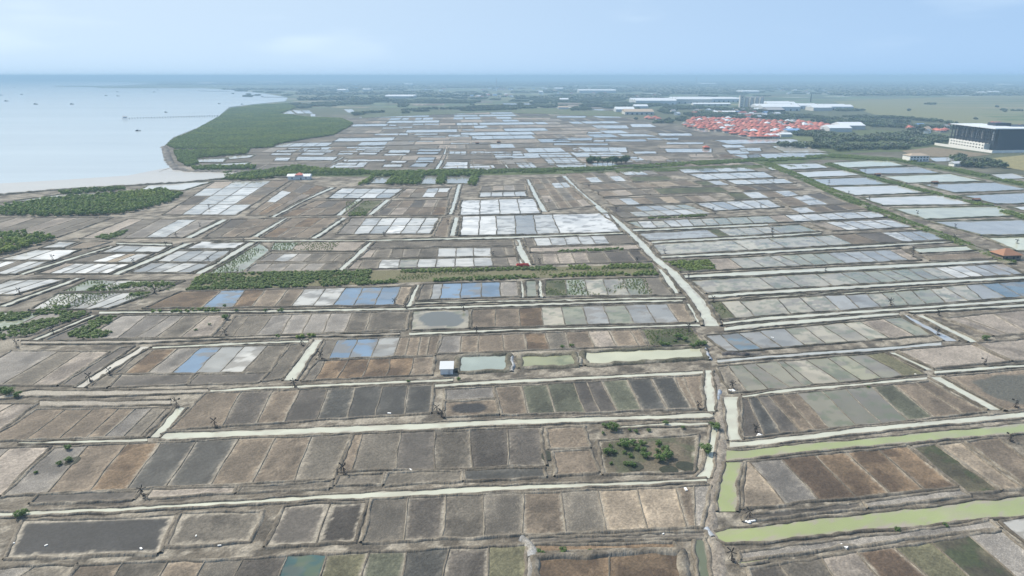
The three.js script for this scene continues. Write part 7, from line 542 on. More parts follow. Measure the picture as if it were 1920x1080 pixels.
const M = {
  mud: std({ color: rgb(0.86, 0.86, 0.86), vertexColors: true, map: tMud, bumpMap: tClod, bumpScale: 0.2, roughness: 0.92 }),
  crust: std({ color: rgb(0.86, 0.86, 0.86), vertexColors: true, map: tSalt, bumpMap: tClod, bumpScale: 0.14, roughness: 0.85 }),
  wetmud: std({ color: rgb(0.86, 0.86, 0.86), vertexColors: true, map: tMud, bumpMap: tClod, bumpScale: 0.05, roughness: 0.8 }),
  pond: std({ color: rgb(0.92, 0.92, 0.92), vertexColors: true, roughness: 0.12, bumpMap: tRipple, bumpScale: 0.012 }),
  sea: std({ vertexColors: true, map: (() => { const t = texture(512, (i, j, n) => { const u = i / n, v = j / n, k = 0.5 * tiled(u * 3, v * 14, 14) + 0.3 * tiled(u * 9, v * 40, 40) + 0.2 * tiled(u * 40, v * 120, 120), c = 0.80 + 0.2 * k; return [c, c, c]; }); t.repeat.set(0.03, 0.05); return t; })(), roughness: 0.22, bumpMap: tRipple, bumpScale: 0.05 }),
  bank: std({ color: rgb(0.86, 0.86, 0.86), vertexColors: true, map: tMud, bumpMap: tClod, bumpScale: 0.25, roughness: 0.95 }),
  leaf: new THREE.MeshPhysicalMaterial({ vertexColors: true, roughness: 0.9, transmission: 0.35, thickness: 0, side: THREE.DoubleSide }),
  darkleaf: std({ color: rgb(0.62, 0.62, 0.7), vertexColors: true, roughness: 0.8 }),
  wood: std({ color: rgb(0.045, 0.036, 0.03), roughness: 0.85 }),
  plank: std({ color: rgb(0.16, 0.13, 0.10), roughness: 0.85 }),
  sail: std({ color: rgb(0.028, 0.026, 0.026), roughness: 0.7 }),
  white: std({ color: rgb(0.72, 0.72, 0.70), roughness: 0.7 }),
  foam: std({ color: rgb(0.8, 0.8, 0.78), roughness: 0.8 }),
  zinc: std({ color: rgb(0.55, 0.57, 0.59), roughness: 0.45, metalness: 0.25 }),
  rust: std({ color: rgb(0.17, 0.09, 0.06), roughness: 0.8 }),
  tile: std({ color: rgb(0.42, 0.125, 0.095), roughness: 0.8 }),
  tile2: std({ color: rgb(0.33, 0.105, 0.085), roughness: 0.8 }),
  tile3: std({ color: rgb(0.46, 0.17, 0.13), roughness: 0.8 }),
  grey: std({ color: rgb(0.27, 0.27, 0.28), roughness: 0.7 }),
  blue: std({ color: rgb(0.16, 0.28, 0.48), roughness: 0.5 }),
  navy: std({ color: rgb(0.018, 0.026, 0.042), roughness: 0.5 }),
  steel: std({ color: rgb(0.03, 0.035, 0.045), roughness: 0.6 }),
  paleroof: std({ color: rgb(0.60, 0.64, 0.68), roughness: 0.5 }),
  concrete: std({ color: rgb(0.48, 0.48, 0.46), roughness: 0.85 }),
  glass: std({ color: rgb(0.03, 0.035, 0.04), roughness: 0.15 }),
  red: std({ color: rgb(0.5, 0.06, 0.05), roughness: 0.6 }),
  tanroof: std({ color: rgb(0.36, 0.29, 0.22), roughness: 0.8 }),
};

// ------------------------------------------------------------------ land
const camDist = (x, z) => Math.hypot(x, 100, z);
function sheet(name, x0, x1, z0, z1, step, y, colour, mat, info, tile = TILE) {
  const nx = Math.ceil((x1 - x0) / step), nz = Math.ceil((z1 - z0) / step), pos = [], col = [], uv = [], idx = [];
  for (let j = 0; j <= nz; j++) for (let i = 0; i <= nx; i++) { const x = x0 + (x1 - x0) * i / nx, z = z0 + (z1 - z0) * j / nz; pos.push(x, y, z); col.push(...colour(x, z)); uv.push(x / tile, z / tile); }
  for (let j = 0; j < nz; j++) for (let i = 0; i < nx; i++) { const a = j * (nx + 1) + i; idx.push(a, a + nx + 1, a + 1, a + 1, a + nx + 1, a + nx + 2); }
  return top(name, geometry(pos, idx, col, uv), mat, info);
}
const mix = (a, b, t) => [a[0] + (b[0] - a[0]) * t, a[1] + (b[1] - a[1]) * t, a[2] + (b[2] - a[2]) * t];
const PALE = [0.39, 0.355, 0.295], MUDC = [0.185, 0.162, 0.130], DARKM = [0.085, 0.075, 0.062], GRASS = [0.075, 0.098, 0.034];
function groundColour(x, z) {
  const a = fbm(x / 17 + 40, z / 11 + 7, 3), b = fbm(x / 2.1, z / 2.1, 3);
  let c = mix(MUDC, PALE, smooth(0.40, 0.62, a * 0.5 + b * 0.5));
  c = mix(c, DARKM, smooth(0.53, 0.62, fbm(x / 5 + 91, z / 4 + 3, 4)) * 0.85);
  const g = 0.8 + 0.4 * noise(x / 0.9 + 5, z / 0.9); return [c[0] * g, c[1] * g, c[2] * g];
}
const STRUCT = { kind: 'structure' };
sheet('mud_ground', -190, 230, -300, -70, 1.0, 0, groundColour, M.bank, STRUCT);
sheet('mud_ground', -480, 560, -720, -300, 2.6, 0, groundColour, M.bank, STRUCT);
sheet('mud_ground', -480, -190, -300, -70, 6, 0, groundColour, M.bank, STRUCT);
sheet('mud_ground', 230, 560, -300, -70, 6, 0, groundColour, M.bank, STRUCT);
sheet('mud_ground', -1200, 1500, -2300, -720, 9, 0, (x, z) => mix(mix(groundColour(x / 3, z / 3), DARKM, 0.45), GRASS, 0.8 * Math.max(smooth(0, 160, x - 450 + Math.max(0, -z - 900) * 0.25), smooth(1650, 2000, -z + 300 * (fbm(x / 90, z / 90) - 0.5)))), M.bank, STRUCT);
{ // the plain to the horizon: a patchwork of fields, scrub and water meadows
  const fieldTone = texture(512, (i, j, n) => {
    const u = i / n * 32, v = j / n * 64, row = Math.floor(v), cell = Math.floor(u * 1 + hash(row % 64, 5) * 3), h = hash(((cell % 32) + 32) % 32, row), k = hash(((cell % 32) + 32) % 32 + 50, row);
    const c = h < 0.5 ? [0.26, 0.32, 0.23] : h < 0.8 ? [0.33, 0.37, 0.26] : h < 0.96 ? [0.40, 0.39, 0.31] : [0.60, 0.62, 0.60];
    const g = (0.8 + 0.4 * k) * (0.85 + 0.3 * tiled(i / n * 128, j / n * 128, 128)); return [c[0] * g, c[1] * g, c[2] * g];
  }, true);
  const land = std({ map: fieldTone, roughness: 0.95 });
  const S = 60000, q = geometry([-S, -0.6, 3000, S, -0.6, 3000, S, -0.6, -S, -S, -0.6, -S], [0, 1, 2, 0, 2, 3], null, [-S / 4000, 3000 / 4000, S / 4000, 3000 / 4000, S / 4000, -S / 4000, -S / 4000, -S / 4000]);
  top('plain_land', q, land, STRUCT);
}
function polygonSheet(name, pts, y, colour, mat, info, tile = TILE) {
  const f = THREE.ShapeUtils.triangulateShape(pts.map((p) => new THREE.Vector2(p[0], -p[1])), []);
  const pos = [], col = [], uv = [];
  for (const p of pts) { pos.push(p[0], y, p[1]); col.push(...colour); uv.push(p[0] / tile, p[1] / tile); }
  return top(name, geometry(pos, f.flat(), col, uv), mat, info);
}
polygonSheet('sea_water', SEA, 0.35, [0.42, 0.48, 0.52], M.sea, STRUCT, 60);
polygonSheet('shallow_water', SHALLOW, 0.55, [0.46, 0.43, 0.385], M.sea, STRUCT, 60);
POOLS.forEach(([x, z, w, d], i) => { const n = 28, pts = []; for (let k = 0; k < n; k++) { const a = k / n * Math.PI * 2, q = 0.75 + 0.5 * noise(Math.cos(a) * 1.6 + i * 9, Math.sin(a) * 1.6 + 40); pts.push([x + Math.cos(a) * w / 2 * q, z - Math.sin(a) * d / 2 * q]); } polygonSheet('algae_water', pts, 0.26, [0.030, 0.036, 0.020], M.wetmud, STRUCT); });
GRASSY.forEach((p, i) => polygonSheet('grass_field', p, 0.10 + i * 0.006, [[0.185, 0.175, 0.095], [0.10, 0.135, 0.042], [0.10, 0.135, 0.04], [0.11, 0.135, 0.045], [0.10, 0.13, 0.042], [0.10, 0.13, 0.042]][i % 6], M.bank, STRUCT));
RICE.forEach((p, i) => polygonSheet('rice_field', p, 0.3 + i * 0.01, [[0.215, 0.22, 0.10], [0.25, 0.20, 0.13], [0.30, 0.27, 0.12], [0.14, 0.17, 0.06], [0.12, 0.15, 0.06], [0.10, 0.13, 0.06]][i], M.bank, STRUCT, 90));
{ // strips of young and ripe rice across the big field
  const r = rng(5);
  for (let k = 0; k < 34; k++) {
    const z = -1330 - k * 62, x0 = 880 + r() * 500 + k * 30, w = 400 + r() * 1300, d = 18 + r() * 34, t = r();
    polygonSheet('rice_field', [[x0, z], [x0 + w, z + 25], [x0 + w, z + 25 - d], [x0, z - d]], 0.42 + k * 0.004, t < 0.4 ? [0.09, 0.145, 0.04] : t < 0.7 ? [0.31, 0.27, 0.15] : [0.16, 0.20, 0.07], M.bank, STRUCT, 90);
  }
}

// ------------------------------------------------------------------ ridges of earth
function ridge(pts, w, h, tone, y0 = 0, step, seed = 0, wet = 0) {
  const P = [], L = [0];
  for (let i = 0; i + 1 < pts.length; i++) {
    const [ax, az] = pts[i], [bx, bz] = pts[i + 1], len = Math.hypot(bx - ax, bz - az), s = step || Math.max(0.9, camDist((ax + bx) / 2, (az + bz) / 2) * 0.007), n = Math.max(1, Math.min(400, Math.round(len / s)));
    for (let k = i ? 1 : 0; k <= n; k++) P.push([ax + (bx - ax) * k / n, az + (bz - az) * k / n]);
  }
  const pos = [], col = [], uv = [], idx = [], prof = [[-0.5, -0.02], [-0.3, 0.7], [-0.06, 1], [0.2, 0.92], [0.36, 0.55], [0.5, -0.02]];
  for (let i = 0; i < P.length; i++) {
    const a = P[Math.max(0, i - 1)], b = P[Math.min(P.length - 1, i + 1)], l = Math.hypot(b[0] - a[0], b[1] - a[1]) || 1, nx = -(b[1] - a[1]) / l, nz = (b[0] - a[0]) / l;
    const [x, z] = P[i], jw = 0.6 + 0.8 * fbm(x / 2.4 + seed, z / 2.4, 2), jh = 0.4 + 1.0 * fbm(x / 1.9 + 9, z / 1.9 + seed, 2), off = (noise(x / 2.2 + 50, z / 2.2) - 0.5) * w * 0.4 + (noise(x / 8 + 20, z / 8 + seed) - 0.5) * 0.8;
    prof.forEach(([s, t], m) => {
      const px = x + nx * (s * w * jw + off), pz = z + nz * (s * w * jw + off), v = 0.72 + 0.56 * noise(px / 0.9 + m * 3, pz / 0.9), p = smooth(0.5, 0.8, noise(px / 3.1 + 31, pz / 3.1)), c = mix(mix(tone, PALE, p * 0.55), [0.062, 0.056, 0.046], wet && t < 0.1 ? wet * smooth(0.2, 0.5, noise(px / 2.3 + 77, pz / 2.3)) : 0);  // dark foot: wet soil at the waterline plus edge shading put into the colour
      pos.push(px, y0 + t * h * jh, pz); col.push(c[0] * v, c[1] * v, c[2] * v); uv.push(px / TILE, pz / TILE + t * 0.03);
    });
    if (i) for (let m = 0; m < 5; m++) { const o = (i - 1) * 6 + m; idx.push(o, o + 1, o + 6, o + 1, o + 7, o + 6); }
  }
  return geometry(pos, idx, col, uv);
}

// ------------------------------------------------------------------ salt pans and ponds
const MUD = { h: [0.165, 0.142, 0.102], x: [0.165, 0.160, 0.100], y: [0.108, 0.116, 0.084], b: [0.205, 0.168, 0.130], g: [0.172, 0.155, 0.130], d: [0.100, 0.090, 0.080], D: [0.070, 0.070, 0.066], K: [0.036, 0.037, 0.039], G: [0.095, 0.088, 0.058], r: [0.185, 0.132, 0.086], R: [0.105, 0.074, 0.052], p: [0.345, 0.305, 0.265], P: [0.345, 0.290, 0.225], s: [0.300, 0.280, 0.255], B: [0.115, 0.122, 0.068], k: [0.098, 0.108, 0.092] };
const WATER = { z: [0.20, 0.187, 0.135], w: [0.47, 0.46, 0.425], W: [0.62, 0.61, 0.58], u: [0.145, 0.21, 0.295], U: [0.12, 0.165, 0.20], v: [0.272, 0.270, 0.252], m: [0.355, 0.322, 0.245], n: [0.235, 0.23, 0.16], o: [0.25, 0.238, 0.16], t: [0.05, 0.10, 0.10], O: [0.25, 0.26, 0.15], L: [0.43, 0.435, 0.325], M: [0.27, 0.31, 0.28], N: [0.30, 0.315, 0.25] };  // w and W are lightened to hold sun glitter in the base colour
function cellColour(code, x, z, e, s, o, mid) {
  const wet = WATER[code], base = wet || MUD[code], n1 = fbm(x / 7 + s[0] * 50, z / 7, 3), n2 = fbm(x / 1.3 + 13, z / 1.3 + s[0] * 9, 2), f = (0.86 + 0.28 * s[1]) * (wet ? 0.84 + 0.32 * n1 : (0.7 + 0.6 * n1) * (0.82 + 0.36 * fbm(x / 3.1 + 60, z / 3.1 + s[2] * 33, 3)));
  let c = [base[0] * f, base[1] * f, base[2] * f];
  if (!wet) {
    // damp stains with ragged outlines, and a crust of dried salt that has crept in from the edges
    if (s[2] > 0.3 && code !== 'K') { const k = smooth(0.49, 0.56, fbm(x / 9 + s[0] * 80, z / 11 + s[1] * 30, 4)); c = mix(c, [c[0] * 0.62, c[1] * 0.62, c[2] * 0.63], k * 0.8); }
    { const dry = smooth(-0.12, 0.12, noise(x / 0.62 + 8, z / 0.62 + 4) * 0.75 + 0.25 * n1 - e / (1.6 + 3.2 * s[3]) - 0.12); c = mix(c, [c[0] * 1.42 + 0.02, c[1] * 1.40 + 0.018, c[2] * 1.36 + 0.014], dry * 0.8); }
    if (s[3] > 0.5 || o.rim) { const n3 = fbm(x / 0.8 + 3, z / 0.8 + 70, 2), r = e - (o.rim ? 1.1 : 0.6) * (0.25 + n3) * (0.5 + n1) - (o.rim ? 0.3 : 0); c = mix(PALE.map((v) => v * (0.8 + 0.4 * n2)), c, smooth(-0.25, 0.35, r)); }
    if (code === 'r') c = mix(c, [0.09, 0.062, 0.042], smooth(0.5, 0.62, fbm(x / 6 + 70, z / 6 + s[1] * 40, 3)) * 0.8);
    if (code === 'h') c = mix(c, [0.085, 0.10, 0.055], smooth(0.52, 0.66, fbm(x / 5 + 20, z / 5, 3)) * 0.7);
    if (code === 'B' || code === 'G') c = mix(c, [0.05, 0.07, 0.028], smooth(0.5, 0.64, fbm(x / 4 + 20, z / 4, 3)) * 0.75);
    if (o.pool) c = mix(c, [0.045, 0.045, 0.048], smooth(0.52, 0.62, mid + (n1 - 0.5) * 0.35));
    const g = 0.86 + 0.28 * n2; c = c.map((v) => v * g);
  } else {
    // shoals of mud that stand out of the water, floating algae
    if (!o.deep) { const k = smooth(0.54, 0.62, fbm(x / 6 + s[0] * 30, z / 4 + s[2] * 70, 4) + (e < 2 ? (2 - e) * 0.05 : 0)); c = mix(c, [0.19, 0.168, 0.135], k * (s[2] > 0.35 ? 0.72 : 0.3)); c = mix(c, c.map((v) => v * 0.72), smooth(0.5, 0.6, fbm(x / 15 + 8, z / 9 + s[1] * 50, 3)) * 0.7); }
    if ('noOtmz'.includes(code)) c = mix(c, [0.105, 0.125, 0.065], smooth(0.55, 0.68, fbm(x / 3.5 + 7, z / 3.5 + s[0] * 20, 3)) * 0.55);
    if (code === 'N') c = mix(c, [0.15, 0.18, 0.085], smooth(0.42, 0.62, fbm(x / 2.2, z / 2.2 + 8, 3)) * 0.65);
  }
  if (o.wet) c = mix(c, [0.12, 0.12, 0.105], smooth(0.40, 0.5, mid + (n1 - 0.5) * 0.6));
  return c;
}
const q2 = (q, u, v) => [(q[0] * (1 - u) + q[2] * u) * (1 - v) + (q[6] * (1 - u) + q[4] * u) * v, (q[1] * (1 - u) + q[3] * u) * (1 - v) + (q[7] * (1 - u) + q[5] * u) * v];
FIELDS.forEach((F, fi) => {
  if (F.n) { const r = rng(fi * 31 + 5), base = 'bggppwwwwdvb'[Math.floor(r() * 12)]; for (let k = 0; k < F.n; k++) F.c += r() < 0.6 ? base : 'bgpwwds'[Math.floor(r() * 7)]; }
  const n = F.c.length / (F.r || 1), rows = F.r || 1, ts = [0, ...(F.t || []), 1], bs = [0, ...(F.b || []), 1], q = F.q;
  const root = group('salt_field', 0, 0, 0, 0, STRUCT), y0 = 0.08 + (fi % 19) * 0.004 + (F.far ? 0.05 : 0);
  const L = (a, b, t) => [a[0] + (b[0] - a[0]) * t, a[1] + (b[1] - a[1]) * t];
  const TL = [q[0], q[1]], TR = [q[2], q[3]], BR = [q[4], q[5]], BL = [q[6], q[7]];
  const P = (t, b, v) => L(L(TL, TR, t), L(BL, BR, b), v);
  const cx = (q[0] + q[2] + q[4] + q[6]) / 4, cz = (q[1] + q[3] + q[5] + q[7]) / 4, dist = camDist(cx, cz), far = dist > 480;
  for (let j = 0; j < rows; j++) for (let i = 0; i < n; i++) {
    const code = F.c[j * n + i], v0 = j / rows, v1 = (j + 1) / rows;
    const a = P(ts[i], bs[i], v0), b = P(ts[i + 1], bs[i + 1], v0), c = P(ts[i + 1], bs[i + 1], v1), d = P(ts[i], bs[i], v1), Q = [...a, ...b, ...c, ...d];
    const wq = Math.max(Math.hypot(b[0] - a[0], b[1] - a[1]), Math.hypot(c[0] - d[0], c[1] - d[1])), hq = Math.max(Math.hypot(d[0] - a[0], d[1] - a[1]), Math.hypot(c[0] - b[0], c[1] - b[1]));
    const st = Math.max(0.42, dist * 0.0032), nu = Math.max(1, Math.min(70, Math.round(wq / st))), nv = Math.max(1, Math.min(80, Math.round(hq / st / 1.3)));
    const s = [hash(fi, i * 7 + j), hash(fi + 300, i * 7 + j), hash(fi + 600, i * 7 + j), hash(fi + 900, i * 7 + j)];
    const pos = [], col = [], uv = [], idx = [], wet = code in WATER;
    for (let y = 0; y <= nv; y++) for (let x = 0; x <= nu; x++) {
      const u = x / nu, v = y / nv, p = q2(Q, u, v), e = Math.min(u * wq, (1 - u) * wq, v * hq, (1 - v) * hq);
      pos.push(p[0], y0 + (wet ? 0.06 : 0.03 * noise(p[0] / 1.4, p[1] / 1.4)), p[1]); col.push(...cellColour(code, p[0], p[1], e, s, F, (1 - (2 * u - 1) ** 2) * (1 - (2 * v - 1) ** 2))); uv.push(p[0] / TILE, p[1] / TILE);
    }
    for (let y = 0; y < nv; y++) for (let x = 0; x < nu; x++) { const k = y * (nu + 1) + x; idx.push(k, k + nu + 1, k + 1, k + 1, k + nu + 1, k + nu + 2); }
    mesh(wet ? 'pond_water' : 'pan_bed', geometry(pos, idx, col, uv), wet ? M.pond : code === 's' || (code === 'g' && s[1] > 0.6) ? M.crust : 'dDKkG'.includes(code) && s[2] > 0.5 ? M.wetmud : M.mud, root);
  }
  // earth walls: low ones between pans, higher ones round the field
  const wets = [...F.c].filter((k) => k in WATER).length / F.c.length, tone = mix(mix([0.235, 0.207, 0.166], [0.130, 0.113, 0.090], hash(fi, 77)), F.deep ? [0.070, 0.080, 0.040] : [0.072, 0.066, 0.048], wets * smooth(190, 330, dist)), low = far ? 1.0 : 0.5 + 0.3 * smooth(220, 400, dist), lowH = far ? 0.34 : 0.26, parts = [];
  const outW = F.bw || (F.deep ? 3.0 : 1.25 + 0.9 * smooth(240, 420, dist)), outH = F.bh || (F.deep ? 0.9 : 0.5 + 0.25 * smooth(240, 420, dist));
  const put = (geo) => far ? parts.push(geo) : mesh('bund', geo, M.bank, root);
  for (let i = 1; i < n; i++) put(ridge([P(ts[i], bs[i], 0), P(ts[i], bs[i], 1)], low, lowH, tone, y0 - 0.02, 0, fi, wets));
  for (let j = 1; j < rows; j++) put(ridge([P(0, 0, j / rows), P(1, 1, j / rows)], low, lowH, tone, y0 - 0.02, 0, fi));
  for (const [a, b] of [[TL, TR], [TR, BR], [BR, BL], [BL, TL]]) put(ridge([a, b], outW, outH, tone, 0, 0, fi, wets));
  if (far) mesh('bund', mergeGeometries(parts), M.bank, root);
});

// ------------------------------------------------------------------ canals
const CANAL = { c: [0.465, 0.475, 0.395], p: [0.50, 0.47, 0.40], q: [0.50, 0.46, 0.39], v: [0.32, 0.36, 0.41], w: [0.38, 0.40, 0.39], e: [0.27, 0.305, 0.140], f: [0.11, 0.125, 0.08] };
CANALS.forEach((C, ci) => {
  const root = group('canal_water', 0, 0, 0, 0, STRUCT), pos = [], col = [], uv = [], idx = [], A = [], B = [], y = 0.11 + (ci % 13) * 0.005, K = 8;
  let m = 0;
  for (let i = 0; i + 1 < C.p.length; i++) {
    const a = C.p[i], b = C.p[i + 1], len = Math.hypot(b[0] - a[0], b[1] - a[1]), st = Math.max(1, camDist(a[0], a[1]) * 0.006), n = Math.max(1, Math.min(160, Math.round(len / st)));
    for (let k = i ? 1 : 0; k <= n; k++, m++) {
      const t = k / n, p = a.map((v, j) => v + (b[j] - v) * t), w = Math.hypot(p[2] - p[0], p[3] - p[1]) || 1;
      for (let j = 0; j <= K; j++) {
        let s = j / K; const x = p[0] + (p[2] - p[0]) * s, z = p[1] + (p[3] - p[1]) * s, v = 0.88 + 0.24 * fbm(x / 6, z / 6 + ci, 3), c = mix(CANAL[C.c], [0.30, 0.265, 0.22], smooth(0.42, 0.6, fbm(x / 1.6 + 5, z / 1.6, 3) + (Math.abs(s - 0.5) - 0.36) * 1.4) * 0.75 + 0.3 * smooth(0.52, 0.66, fbm(x / 7 + 31, z / 3, 3)));
        pos.push(x, y, z); col.push(c[0] * v, c[1] * v, c[2] * v); uv.push(x / TILE, z / TILE);
      }
      A.push([p[0], p[1]]); B.push([p[2], p[3]]);
      if (m) for (let j = 0; j < K; j++) { const o = (m - 1) * (K + 1) + j; idx.push(o, o + 1, o + K + 1, o + 1, o + K + 2, o + K + 1); }
    }
  }
  mesh('water_surface', geometry(pos, idx, col, uv), C.c === 'q' ? M.crust : M.pond, root);
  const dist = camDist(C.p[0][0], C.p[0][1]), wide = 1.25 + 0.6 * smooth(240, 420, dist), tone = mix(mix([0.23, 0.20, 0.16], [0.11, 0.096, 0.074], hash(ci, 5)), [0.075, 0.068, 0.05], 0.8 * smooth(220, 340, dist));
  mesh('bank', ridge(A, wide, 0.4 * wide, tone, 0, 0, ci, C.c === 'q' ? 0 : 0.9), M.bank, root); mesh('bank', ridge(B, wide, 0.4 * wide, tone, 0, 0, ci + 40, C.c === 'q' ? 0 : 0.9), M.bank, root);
});
for (const [k, w, h, name, tone] of [['seawall', 9, 2.2, 'stone_revetment', [0.13, 0.125, 0.12]], ['coastdike', 6, 1.5, 'coastal_dike', [0.12, 0.115, 0.09]], ['dike', 7, 0.9, 'grassy_dike', [0.13, 0.135, 0.075]], ['pathdike', 3, 0.35, 'footpath', [0.30, 0.265, 0.225]]])
  top(name, ridge(LINES[k], w, h, tone, 0, k === 'pathdike' ? 1 : 3, 3), M.bank, { kind: 'structure', label: { seawall: 'grey stone revetment along the mangrove point', coastdike: 'low dark dike between the sea and the salt pans', dike: 'long grassy dike beside the pale fish ponds', pathdike: 'pale earth footpath between the two halves of the pans' }[k] });

BAGS.forEach(([text, tone, w, h, pts]) => top(text.split(' ').includes('scrap') ? 'scrap_heap' : 'sandbag_wall', ridge(pts, w, h, tone, 0.05, 0.5, 7), M.crust, { label: text, category: text.includes('scrap') ? 'heap' : 'sandbags' }));
// ------------------------------------------------------------------ plants
function crown(seed, clumps, per, leaf, tint, flat = 0.75) {
  const r = rng(seed), pos = [], col = [], idx = [], nor = [];
  for (let c = 0; c < clumps; c++) {
    const a = r() * 6.283, d = 0.33 * Math.sqrt(r()), h = 0.28 + 0.5 * r() * (1 - d), R = 0.13 + 0.11 * r(), cx = Math.cos(a) * d, cz = Math.sin(a) * d, cy = h * flat * 1.2, tone = 0.7 + 0.6 * r();
    for (let k = 0; k < per; k++) {
      const u = r() * 2 - 1, p = r() * 6.283, s = Math.sqrt(1 - u * u), q = R * (0.55 + 0.5 * r()), n = V3(s * Math.cos(p), u * 0.9 + 0.15, s * Math.sin(p)).normalize();
      const o = V3(cx + n.x * q, Math.max(0.02, cy + n.y * q), cz + n.z * q), t1 = V3(r() - 0.5, r() - 0.5, r() - 0.5).cross(n).normalize(), t2 = V3().crossVectors(n, t1), L = leaf * (0.6 + 0.8 * r()), b = pos.length / 3;
      for (const [x, y] of [[-1, -0.5], [1, -0.45], [0.7, 0.6], [-0.6, 0.5]]) { pos.push(o.x + (t1.x * x + t2.x * y) * L, o.y + (t1.y * x + t2.y * y) * L, o.z + (t1.z * x + t2.z * y) * L); const g = tone * (0.75 + 0.5 * r()); col.push(tint[0] * g, tint[1] * g, tint[2] * g * 0.9); nor.push(n.x, n.y, n.z); }
      idx.push(b, b + 1, b + 2, b, b + 2, b + 3);
    }
  }
  const q = geometry(pos, idx, col); q.setAttribute('normal', new THREE.Float32BufferAttribute(nor, 3)); return q;
}
const GREEN = [0.09, 0.16, 0.03], DEEP = [0.072, 0.108, 0.042], OLIVE = [0.145, 0.205, 0.040];
const bushCrowns = [1, 2, 3, 4].map((s) => crown(s, 15, 44, 0.045, GREEN));
const massCrowns = { mangrove: crown(11, 10, 20, 0.075, OLIVE, 0.8), shrub: crown(12, 8, 18, 0.085, [0.130, 0.200, 0.032]), sparse: crown(13, 6, 14, 0.09, [0.20, 0.26, 0.085], 0.9), wood: crown(14, 10, 12, 0.10, DEEP), belt: crown(15, 8, 9, 0.13, DEEP) };
const limbs = (() => { const g = [new THREE.CylinderGeometry(0.016, 0.03, 0.4, 6).translate(0, 0.18, 0)]; for (let k = 0; k < 4; k++) g.push(new THREE.CylinderGeometry(0.006, 0.014, 0.42, 5).translate(0, 0.2, 0).rotateZ(0.6).rotateY(k * 1.6 + 0.3).translate(0, 0.1, 0)); return mergeGeometries(g); })();
function inside(p, x, y) { let c = false; for (let i = 0, j = p.length - 1; i < p.length; j = i++) if ((p[i][1] > y) !== (p[j][1] > y) && x < (p[j][0] - p[i][0]) * (y - p[i][1]) / (p[j][1] - p[i][1]) + p[i][0]) c = !c; return c; }
const SPREAD = { mangrove: [3.2, 4.4, 1.1, 'mangrove_forest', 'dense green mangrove wood beside the water'], shrub: [1.5, 2.5, 0.75, 'shrubbery', 'green mangrove shrubs along the earth bank'], sparse: [1.35, 0.85, 1.1, 'undergrowth', 'scattered young mangrove shoots in a shallow pan'], wood: [9, 12, 0.8, 'woods', 'dark trees round the village and factories'], belt: [62, 78, 0.26, 'far_forest', 'hazy belt of trees on the plain'] };
for (const [kind, polys] of Object.entries(VEG)) polys.forEach((poly, pi) => {
  const [gap0, size, tall, name, label] = SPREAD[kind], r = rng(100 + pi + kind.length * 37), xs = poly.map((p) => p[0]), zs = poly.map((p) => p[1]), places = [];
  const far = camDist((Math.min(...xs) + Math.max(...xs)) / 2, Math.max(...zs)), gap = kind === 'belt' ? gap0 * Math.min(1.25, Math.max(0.6, far / 5000)) : kind === 'shrub' ? gap0 * Math.max(1, far / 500) : gap0, zoom = gap / gap0;
  for (let z = Math.min(...zs); z <= Math.max(...zs); z += gap) for (let x = Math.min(...xs); x <= Math.max(...xs); x += gap) {
    const px = x + (r() - 0.5) * gap * 1.1, pz = z + (r() - 0.5) * gap * 1.1, k = noise(px / (gap * 6) + 3, pz / (gap * 6) + 8);
    if (!inside(poly, px, pz) || (kind === 'sparse' && k < 0.40 + 0.2 * r()) || (kind === 'shrub' && k < 0.27 + 0.1 * r()) || (kind === 'wood' && k < 0.5) || (kind === 'belt' && k < 0.3)) continue;
    places.push([px, pz, size * zoom * (0.65 + 0.6 * r()) * (kind === 'sparse' ? 0.6 + 0.5 * k : 1), r() * 6.28, r()]);
  }
  if (!places.length) return;
  const im = new THREE.InstancedMesh(massCrowns[kind], M.leaf, places.length), m = new THREE.Matrix4(), e = new THREE.Euler(), qn = new THREE.Quaternion(), c = new THREE.Color();
  places.forEach(([x, z, s, t, h], i) => {
    m.compose(V3(x, -0.05 * s, z), qn.setFromEuler(e.set(0, t, 0)), V3(s, s * tall * (kind === 'belt' ? 1 / zoom : 1), s)); im.setMatrixAt(i, m);
    const g = kind === 'wood' ? 0.6 + 1.0 * h * h : 0.75 + 0.5 * h, yel = kind === 'mangrove' || kind === 'shrub' ? smooth(0.45, 0.75, fbm(x / 40, z / 40)) * 0.35 : 0; im.setColorAt(i, c.setRGB(g * (1 + yel), g * (1 + yel * 0.6), g));
  });
  im.name = numbered(name); im.castShadow = im.receiveShadow = true; im.userData = { kind: 'stuff', label, category: 'vegetation' }; scene.add(im);
});
// ------------------------------------------------------------------ single bushes
AT.bush.forEach(([x, z, s], i) => {
  const near = s > 4.5 ? 'large rounded green bush' : s > 3 ? 'round green mangrove bush' : 'small green bush';
  const place = i < 20 ? 'in the brown fenced pan' : i === 20 ? 'on the canal bank beside the brown pan' : i < 30 ? 'on the muddy strip by the pale canal' : z > -190 ? 'near the bottom pans' : 'on a mud bank among the salt pans';
  const t = group('mangrove_bush', x, 0.02, z, i * 1.7, { label: `${near} ${place}`, category: 'bush', group: 'bushes scattered over the pans' });
  const c = mesh('crown', bushCrowns[i % 4], M.leaf, t); c.scale.set(s * 0.85, s * 0.62, s * 0.85);
  const l = mesh('trunk', limbs, M.wood, t); l.scale.set(s * 0.8, s * 0.6, s * 0.8);
});

